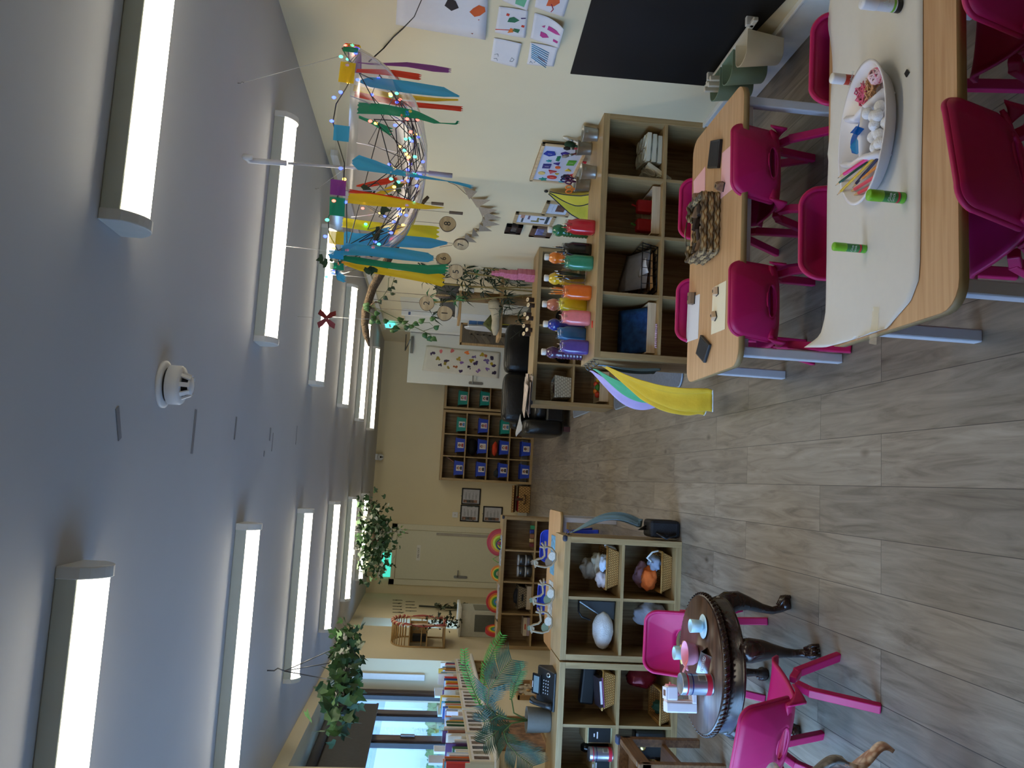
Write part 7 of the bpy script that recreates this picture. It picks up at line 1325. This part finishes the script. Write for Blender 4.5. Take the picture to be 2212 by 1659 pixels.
MB().mat(cn).box((0, -.006, -hh*.35), (dp, .006, hh*.3)).build('partition', dh); MB().mat(MATS['black_cloth']).box((.05, -.22, -hh*.34), (.12, -.1, -hh*.34+.16)).build('tiny_wardrobe', dh, bevel=.01)
ivy_m = mat('ivy_green', '33542C', .55, var=.45, vs=14)
def leafmass(name, label, cat, pts, d, n, s_, m_, spread=(.05, .05, .03), seed=1, stems=True, parent=None, plane=None, flowers=0):
    rg = random.Random(seed); P_ = [on(x, y, 'y', d) if plane is None else on(x, y, *plane) for x, y in pts]; o = P_[0]; t = parent or thing(name, label, cat, o)
    if parent: o = parent.location
    if stems: MB().mat(mat('brown_stem', '4A3E2C', .8)).tube([p-o for p in P_], .004, 5).build('stem', t)
    mb = MB().mat(m_)
    for i in range(n):
        s = rg.random()*(len(P_)-1); k = min(int(s), len(P_)-2); c = P_[k].lerp(P_[k+1], s-k)-o+V(tuple(rg.gauss(0, q) for q in spread)); ivy_leaf(mb, c, s_*rg.uniform(.7, 1.2), RZ(rg.uniform(0, 360)) @ RX(rg.uniform(20, 150)) @ RZ(rg.uniform(0, 360)))
    mb.build('foliage', t)
    if flowers:
        mb = MB().mat(mat('white_petal', 'C8C6B0', .7))
        for i in range(flowers):
            s = rg.random()*(len(P_)-1); k = min(int(s), len(P_)-2); c = P_[k].lerp(P_[k+1], s-k)-o+V(tuple(rg.gauss(0, q*.9) for q in spread)); ivy_leaf(mb, c, s_*.8, RZ(rg.uniform(0, 360)) @ RX(rg.uniform(30, 150)))
        mb.build('blossom', t)
    return t
leafmass('trailing_plant', 'dark leafy plant with small red berries trailing from the cane doll\'s house', 'plant', [(910, 1353), (930, 1348), (945, 1343), (958, 1340), (972, 1340), (985, 1345)], 0, 110, .04, mat('dark_trail', '1E3020', .6, var=.3), (.05, .10, .05), 8, plane=('x', XL+.22))
kt = thing('play_kitchen', 'small pale grey play kitchen on the wall shelf beyond the cane house', 'toy kitchen', (XL, 10.9, 1.0)); k0, k1 = WL(992, 1350, .2), WL(1060, 1325, .2); kg = mat('pale_grey_wood', 'B9BAAC', .5)
kz0, kz1 = min(k0.z, k1.z), max(k0.z, k1.z); ky0, ky1 = min(k0.y, k1.y), max(k0.y, k1.y); kt.location = (XL+.002, 10.36, 0); hy = .3
MB().mat(kg).box((0, -hy, .0), (.3, hy, kz1-.04)).build('carcass', kt, bevel=.004); MB().mat(mat('kitchen_top', 'CDCDC2', .4)).box((0, -hy-.03, kz1-.04), (.34, hy+.03, kz1-.01)).build('worktop', kt, bevel=.006); MB().mat(mat('oven_glass', '5A5E58', .2)).box((.3, -hy+.08, .35), (.304, hy-.08, kz1-.2)).box((.06, -hy-.003, .35), (.26, -hy, kz1-.2)).build('oven_door', kt, bevel=.003)
wl_frame('small empty oak picture frame on the wall between the cane house and rainbows', 1005, 1370, 1052, 1351, nf, mat('glass_grey', '9AA09A', .2), .035, .02, name='framed_picture')
# twig and leaf garland, metal reed drawing beyond the slit window
ga = thing('leaf_garland', 'vertical garland of grey-green metal leaves on a dark pole by the far corner', 'wall decoration', WL(930, 1311)); o_ = ga.location; mb = MB().mat(mat('dark_pole', '33362E', .6)); q_ = [WL(905, 1309, .03), WL(990, 1314, .03), WL(1060, 1321, .03)]; mb.tube([q-o_ for q in q_], .014, 6); mb.build('pole', ga); mb = MB().mat(mat('leaf_metal', '56604A', .55, var=.4, vs=8)); rg = random.Random(2)
for i in range(46): s = rg.uniform(.2, 1); c = q_[0].lerp(q_[2], s)-o_+V((rg.uniform(0, .05), rg.uniform(-.12, .12), 0)); ivy_leaf(mb, c, .10, RZ(rg.uniform(60, 120)) @ RX(rg.uniform(60, 120)) @ RZ(rg.uniform(150, 210)))
mb.build('leaves', ga)
dr = thing('wire_wall_art', 'thin dark line drawing of reeds fixed on the wall above the garland', 'wall decoration', WL(870, 1305)); o_ = dr.location; mb = MB().mat(mat('dark_wire', '2A2A24', .6)); rg = random.Random(14)
for i in range(9):
    y = 1296+i*3.3; a, b = WL(848+(i % 2)*28, y, .008)-o_, WL(868+(i % 2)*28, y+.6, .008)-o_; mb.tube([a, b], .0035, 4); 
    for k in range(3): c = a.lerp(b, .5+.2*k); mb.tube([c, c+V((0, rg.uniform(-.06, .06), rg.uniform(-.05, .05)))], .003, 4)
mb.build('wires', dr)
# ---------------------------------------------------------------- long ivy trough on chains at the window
tx = -1.16; 
def pl(x, y): return on(x, y, 'x', tx)
ty0, ty1 = 5.05, 6.75; c0 = on(722, 1560, 'x', tx); c1 = on(748, 1362, 'x', tx); tr = thing('hanging_trough', 'long black trough of green ivy hanging on chains in front of the window', 'hanging planter', ((c0+c1)/2)); o_ = tr.location
ba, bb_ = on(752, 1370, 'x', tx)-o_, on(733, 1535, 'x', tx)-o_
mb = MB().mat(blackp); mb.bar(ba, bb_, .06, .07); mb.build('trough', tr, bevel=.012); top = on(595, 1449, 'x', tx); top.z = ZC
for s in (.2, .45, .7): MB().mat(mat('chain_steel', '77777A', .35, .9)).tube([ba.lerp(bb_, s)+V((0, 0, .03)), V((top.x, top.y, ZC-.10))-o_], .0035, 5).build('chain', tr)
MB().mat(MATS['chain_steel']).tube([V((top.x, top.y, ZC))-o_, V((top.x, top.y, ZC-.04))-o_, V((top.x+.015, top.y, ZC-.06))-o_, V((top.x, top.y, ZC-.1))-o_], .004, 6).build('ceiling_hook', tr)
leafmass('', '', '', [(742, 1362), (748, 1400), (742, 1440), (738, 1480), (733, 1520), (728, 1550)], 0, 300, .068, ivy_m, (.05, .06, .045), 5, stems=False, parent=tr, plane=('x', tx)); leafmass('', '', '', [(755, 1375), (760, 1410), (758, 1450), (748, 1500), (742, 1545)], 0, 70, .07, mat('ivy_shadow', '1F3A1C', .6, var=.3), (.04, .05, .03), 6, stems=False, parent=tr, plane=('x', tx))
# ---------------------------------------------------------------- book racks on the window sill
SZ = WS+.029; rkc = mat('cream_rack', 'D6D0BE', .5, var=.02); rg = random.Random(17)
yy = 5.62; bi = 0; pcols = ['D8D8DC', 'E0DCD0', 'DADDE6', 'CBD6EA', 'E2E0DA', 'D0D4DC', 'D46A2E', '2E5A3C', '2A4A8A', 'C8302E', 'D8D4CC', 'E4E4E8', '8A5A44', '3E8AA8', 'D2A83A', 'CFCFD6', 'A8C0E0', '5A3A6A']
pos = ['by the near window jamb', 'beside the tall white folders', 'behind the potted palm', 'in the middle of the window', 'near the far reveal']
for k in range(5):
    y0 = 5.60+k*.625; t = thing('sill_book_rack', 'cream wooden rack with small pasted photos on the sill, %s' % pos[k], 'book rack', (XL-.10, y0, SZ)); MB().mat(rkc).box((.12, 0, 0), (.135, .58, .16)).build('front_panel', t, bevel=.002)
    for y in (0, .565): MB().mat(rkc).box((0, y, 0), (.12, y+.015, .19)).build('end_panel', t)
    for j in range(5): MB().mat(mat('snap_%d' % (j % 3), ('6A5A54', '8A8478', '4A4E5A')[j % 3], .5, var=.7, vs=30)).box((.1351, .04+j*.105, .03), (.1365, .10+j*.105, .13)).build('pasted_photo', t)
    MB().mat(mat('photo_border', 'E0E0E4', .5)).box((.135, .03, .02), (.1352, .56, .145)).build('caption_strip', t)
    yb_ = y0+.025
    while yb_ < y0+.54:
        w_ = rg.choice([.014, .02, .03, .045]); h = rg.uniform(.24, .33); d_ = rg.uniform(.09, .11); c_ = rg.choice(pcols)
        tag(MB().mat(mat('bk_'+c_, c_, .5, var=.05)).box((.004, 0, 0), (d_, w_, h)).mat(mat('book_pages', 'D8D4C8', .7)).box((.006, .002, .002), (d_-.004, w_-.002, h+.0008)).build('picture_book', loc=(XL-.10, yb_, SZ+.001)), 'thin picture book in the sill rack %s' % pos[k], 'book', 'picture books in the sill rack '+pos[k]); yb_ += w_+.004
for lb_, y, w_, h, c_ in (('large pale blue-white folder standing on the sill rack, nearest the jamb', 6.02, .16, .42, 'CAD6EA'), ('large white card standing on the sill beside the folder', 6.26, .14, .38, 'D8DEE8'), ('pink folder standing behind the sill books nearest the jamb', 5.72, .1, .36, 'C46AA0'), ('pale green-blue folder standing on the sill at mid window', 7.2, .3, .34, 'B8D4DE'), ('white tall folder standing on the sill near the far reveal', 7.8, .3, .36, 'CFE0F4')):
    tag(MB().mat(mat('folder_'+c_, c_, .5, var=.03)).box((0, 0, 0), (.018, w_, h)).build('card_folder', loc=(XL-.135, y, SZ+.001), bevel=.002), lb_, 'folder')
# ---------------------------------------------------------------- far wall: tray shelves, notices, hamper, exit sign, hanging plants
bbm, gbm = mat('blue_bin', '1F3FB0', .35, var=.03), mat('teal_bin', '12857A', .35, var=.03); skin = ['C99A80', 'A87860', '8A5E4A', 'D4A890']; tops = ['2A3040', '9A3A40', '4A7AA8', '2E2E34', 'C8B8A8', 'B06A8A']
def bin_(label, x0, c, r, m_, i):
    X, Z = x0+CX(c), CZ(r); t = thing('tray_bin', label, 'tray', (X+.165+.012*math.sin(i*2.1), FY0+.03, Z+.0005)); w0, w1, d_, h = .20, .245, .28, .145; O = lambda w_, z_, s=0: [(-w_/2+s, 0+s, z_), (w_/2-s, 0+s, z_), (w_/2-s, d_-s, z_), (-w_/2+s, d_-s, z_)]
    vs = O(w0, 0)+O(w1-.02, h-.012)+O(w1, h-.012)+O(w1, h)+O(w1, h, .012)+O(w0, .006, .012); n = 4; fs = [(3, 2, 1, 0)]+[(k*4+i_, k*4+(i_+1) % 4, (k+1)*4+(i_+1) % 4, (k+1)*4+i_) for k in range(5) for i_ in range(4)]+[(20, 21, 22, 23)]
    MB().mat(m_).add(vs, fs, False).build('tub', t, tidy=True)
    mb = MB().mat(mat('card_white', 'CDC8CA', .5)).box((-.045, -.006, .015), (.045, -.0035, .115)); mb.mat(mat('hair_%d' % (i % 2), ('1E1814', '4A3020')[i % 2], .7)).prism([(.022*math.cos(a), .082+.024*math.sin(a)) for a in [2*PI*k/12 for k in range(12)]], .001, -.0072, ax='y')
    mb.mat(mat('face_%d' % (i % 4), skin[i % 4], .6)).prism([(.015*math.cos(a), .078+.018*math.sin(a)) for a in [2*PI*k/12 for k in range(12)]], .001, -.0084, ax='y'); mb.mat(mat('jumper_%d' % (i % 6), tops[i % 6], .6)).prism([(-.03, .022), (.03, .022), (.024, .055), (-.024, .055)], .001, -.0072, ax='y'); mb.build('photo_card', t)
i = 0; rn = ['bottom', 'third', 'second', 'top']; cn_ = ['first', 'middle', 'third']
for r in (3, 2, 1, 0):
    for c in range(3):
        if r == 0 and c == 2: continue
        teal = (c == 2 and r in (3, 1)); bin_('%s tray with a child\'s photo card, %s row, %s column from the notices' % ('teal' if teal else 'blue', rn[r], cn_[c]), -.022, c, r, gbm if teal else bbm, i); i += 1
for r in (3, 2): bin_('teal tray with a photo card, %s row, beside the open white door' % rn[r], 1.112, 0, r, gbm, i); i += 1
X, Z = -.022+CX(1), CZ(1); blob('red_bag', 'orange-red sports bag stuffed above a blue tray', 'bag', (X+.15, FY0+.13, Z+.215), .06, clo('orange_red_nylon', 'D0462A'), 21, (1.9, 1.2, .8), .12); X, Z = -.022+CX(1), CZ(2); blob('black_bag', 'black bag filling the compartment above a blue tray', 'bag', (X+.165, FY0+.17, Z+.225), .085, clo('black_nylon', '0C0C0F'), 22, (1.6, 1.2, .9), .1)
X, Z = -.022+CX(0), CZ(3); tag(MB().mat(mat('rose_cover', '9A6A64', .6)).box((0, 0, 0), (.012, .2, .24)).build('thin_book', loc=(X+.25, FY0+.12, Z+.16), rot=(0, R(35), 0)), 'thin rose-coloured book leaning in the top compartment', 'book'); X, Z = -.022+CX(0), CZ(1); blob('grey_cloth', 'grey clothing spilling over a blue tray in the third row', 'cloth', (X+.12, FY0+.13, Z+.17), .05, clo('charcoal_clothes', '33383C'), 23, (1.3, 1, .7))
# framed notices on the far wall
blk = mat('black_notice_frame', '0E0E12', .35); pgw = mat('notice_paper', 'B9BBC4', .5); lt = mat('notice_text', '6A6C74', .7)
def notice(label, x0, y0, x1, y1, seed, leafy=False):
    a, b = on(x0, y0, 'y', YF-.001), on(x1, y1, 'y', YF-.001); xa, xb, za, zb = min(a.x, b.x), max(a.x, b.x), min(a.z, b.z), max(a.z, b.z); t = thing('framed_notice', label, 'framed notice', ((xa+xb)/2, YF, (za+zb)/2)); hx, hz = (xb-xa)/2, (zb-za)/2
    MB().mat(blk).box((-hx, -.02, -hz), (-hx+.02, 0, hz)).box((hx-.02, -.02, -hz), (hx, 0, hz)).box((-hx, -.02, -hz), (hx, 0, -hz+.02)).box((-hx, -.02, hz-.02), (hx, 0, hz)).build('frame', t, bevel=.003); MB().mat(pgw).box((-hx+.02, -.008, -hz+.02), (hx-.02, -.004, hz-.02)).build('page', t)
    mb = MB().mat(lt); rg = random.Random(seed)
    for k in range(4):
        z = hz*.6-k*hz*.36
        for j in range(4): mb.box((-hx*.35, -.0088, z-.008*j), (-hx*.35+hx*rg.uniform(.5, .95), -.008, z-.008*j+.003))
        mb.mat(mat('notice_pic_%d' % (k % 3), ('8A6A5A', '4A4E50', '5E5048')[k % 3], .6, var=.6, vs=50)).box((-hx*.78, -.0092, z-.03), (-hx*.42, -.008, z+.03)).mat(lt)
    if leafy:
        mb.mat(mat('leaf_print', '3A4A3E', .7))
        for k in range(14): x_ = rg.choice([-1, 1])*hx*.8; mb.box((x_-.008, -.0089, -hz*.85+k*hz*.12), (x_+.008, -.008, -hz*.85+k*hz*.12+.01))
    mb.build('printed_page', t); MB().mat(stl).box((-.006, -.012, hz), (.006, 0, hz+.012)).build('hanger', t)
notice('black framed notice nearest the tray shelf', 996, 1089, 1039, 1056, 1); notice('black framed notice with a leafy printed border, below the light switch', 993, 1126, 1036, 1092, 2, True); notice('black framed notice lowest on the far wall, behind the shelf corner', 1042, 1127, 1086, 1095, 3)
p = on(983, 1112, 'y', YF); t = thing('light_switch', 'white light switch plate on the far wall between door and notices', 'switch', (p.x, YF, p.z)); MB().mat(wd).box((-.045, -.012, -.045), (.045, 0, .045)).build('plate', t, bevel=.004); MB().mat(mat('rocker', 'C2C2C2', .4)).box((-.012, -.016, -.015), (.012, -.011, .015)).build('rocker', t)
# wicker hamper
a, b = on(1147, 1110, 'y', 13.1), on(1147, 1050, 'y', 13.1); hm = thing('wicker_hamper', 'half-open wicker picnic hamper with brown leather straps by the tray shelf', 'hamper', ((a.x+b.x)/2, 13.22, .001)); hx = abs(a.x-b.x)/2-.01; pw_ = wicker('picnic_wicker', '5E4222', 'C09656', 150, 120, .6, .7); lth = mat('brown_leather', '3E2418', .5)
MB().mat(pw_).box((-hx, -.12, 0), (hx, .16, .18)).build('body', hm, bevel=.008); mb = MB().mat(pw_); mb.M = T(0, .16, .19) @ RX(-12) @ T(0, -.16, 0); mb.box((-hx-.005, -.125, .01), (hx+.005, .165, .05)); mb.build('lid', hm, bevel=.006); MB().mat(mat('red_lining', '8A1A22', .8)).box((-hx+.02, -.1, .18), (hx*.2, .15, .195)).build('lining', hm)
MB().mat(lth).tube([(-.07, -.125, .1), (-.06, -.16, .085), (.06, -.16, .085), (.07, -.125, .1)], .009, 8).build('handle', hm); MB().mat(lth).box((-.02, -.13, .12), (.02, -.122, .24)).build('strap', hm, bevel=.003)
# exit sign above the fire door and hanging baskets
p = on(832, 1220, 'y', YF-.05); t = thing('exit_sign', 'green emergency exit sign above the fire door behind the hanging plant', 'sign', (p.x, YF, p.z)); MB().mat(whitem).box((-.2, -.05, .06), (.2, 0, .1)).build('housing', t); eg = mat('lit_green_sign', '1C9A80', .4); b = eg.node_tree.nodes['Principled BSDF']; b.inputs['Emission Color'].default_value = (.05, .55, .42, 1); b.inputs['Emission Strength'].default_value = .8
MB().mat(eg).box((-.19, -.035, -.09), (.19, -.025, .06)).build('panel', t); MB().mat(MATS['sign_white']).box((-.1, -.037, -.03), (-.06, -.0355, .03)).box((0, -.037, -.012), (.12, -.0355, .008)).build('symbol', t)
HD = 9.3; lm = leafmass('hanging_plant', 'bushy ivy with white blossom hanging from the ceiling before the fire door', 'hanging plant', [(800, 1100), (808, 1130), (818, 1150), (812, 1175), (806, 1200), (806, 1225)], HD, 460, .07, mat('ivy_bush', '33522E', .6, var=.35, vs=10), (.11, .09, .085), 11, flowers=90)
leafmass('', '', '', [(795, 1095), (785, 1080), (800, 1080), (812, 1088)], HD, 16, .05, MATS['ivy_bush'], (.03, .03, .03), 12, parent=lm); leafmass('', '', '', [(830, 1150), (850, 1148), (868, 1150), (882, 1152)], HD, 18, .05, mat('pale_ivy', '7A9A5A', .6), (.04, .03, .03), 13, parent=lm, flowers=10)
c = lm.location; MB().mat(MATS['chain_steel']).tube([V((on(806, 1150, 'y', HD).x, HD, ZC))-c, on(806, 1150, 'y', HD)-c], .003, 5).build('hanging_wire', lm)
MB().mat(mat('coco_liner', '4A3A28', .95)).sphere(on(812, 1165, 'y', HD)-c, .08, 16, 10, (1.3, 1, .7)).build('basket', lm)
# ---------------------------------------------------------------- pieces that belong to a part hang under that part
SUBP = {'back_rim': 'backrest', 'barcode_label': 'body', 'printed_mark': 'block', 'felt': 'case', 'photo_card': 'tub', 'lettering': 'label', 'soil': 'pot', 'piping': 'cloth', 'bound_edge': 'cloth', 'screen': 'screen_surround', 'keypad': 'base',
        'rim_wrap': 'canopy', 'rim_band': 'canopy', 'neck': 'glass', 'oven_door': 'carcass', 'printed_page': 'page', 'pasted_photo': 'front_panel', 'caption_strip': 'front_panel', 'carved_rim': 'tabletop', 'rocker': 'plate', 'painted_number': 'face', 'lens': 'housing', 'clasp': 'body'}
for r_ in [o for o in COL.objects if not o.parent]:
    kids = [o for o in r_.children]
    for o in kids:
        k_ = SUBP.get(o.name.split('.')[0])
        if not k_: continue
        host = [h for h in kids if h.name.split('.')[0] == k_ and h is not o]
        if host and host[0].location.length < 1e-6 and host[0].rotation_euler[:] == (0.0, 0.0, 0.0): o.parent = host[0]
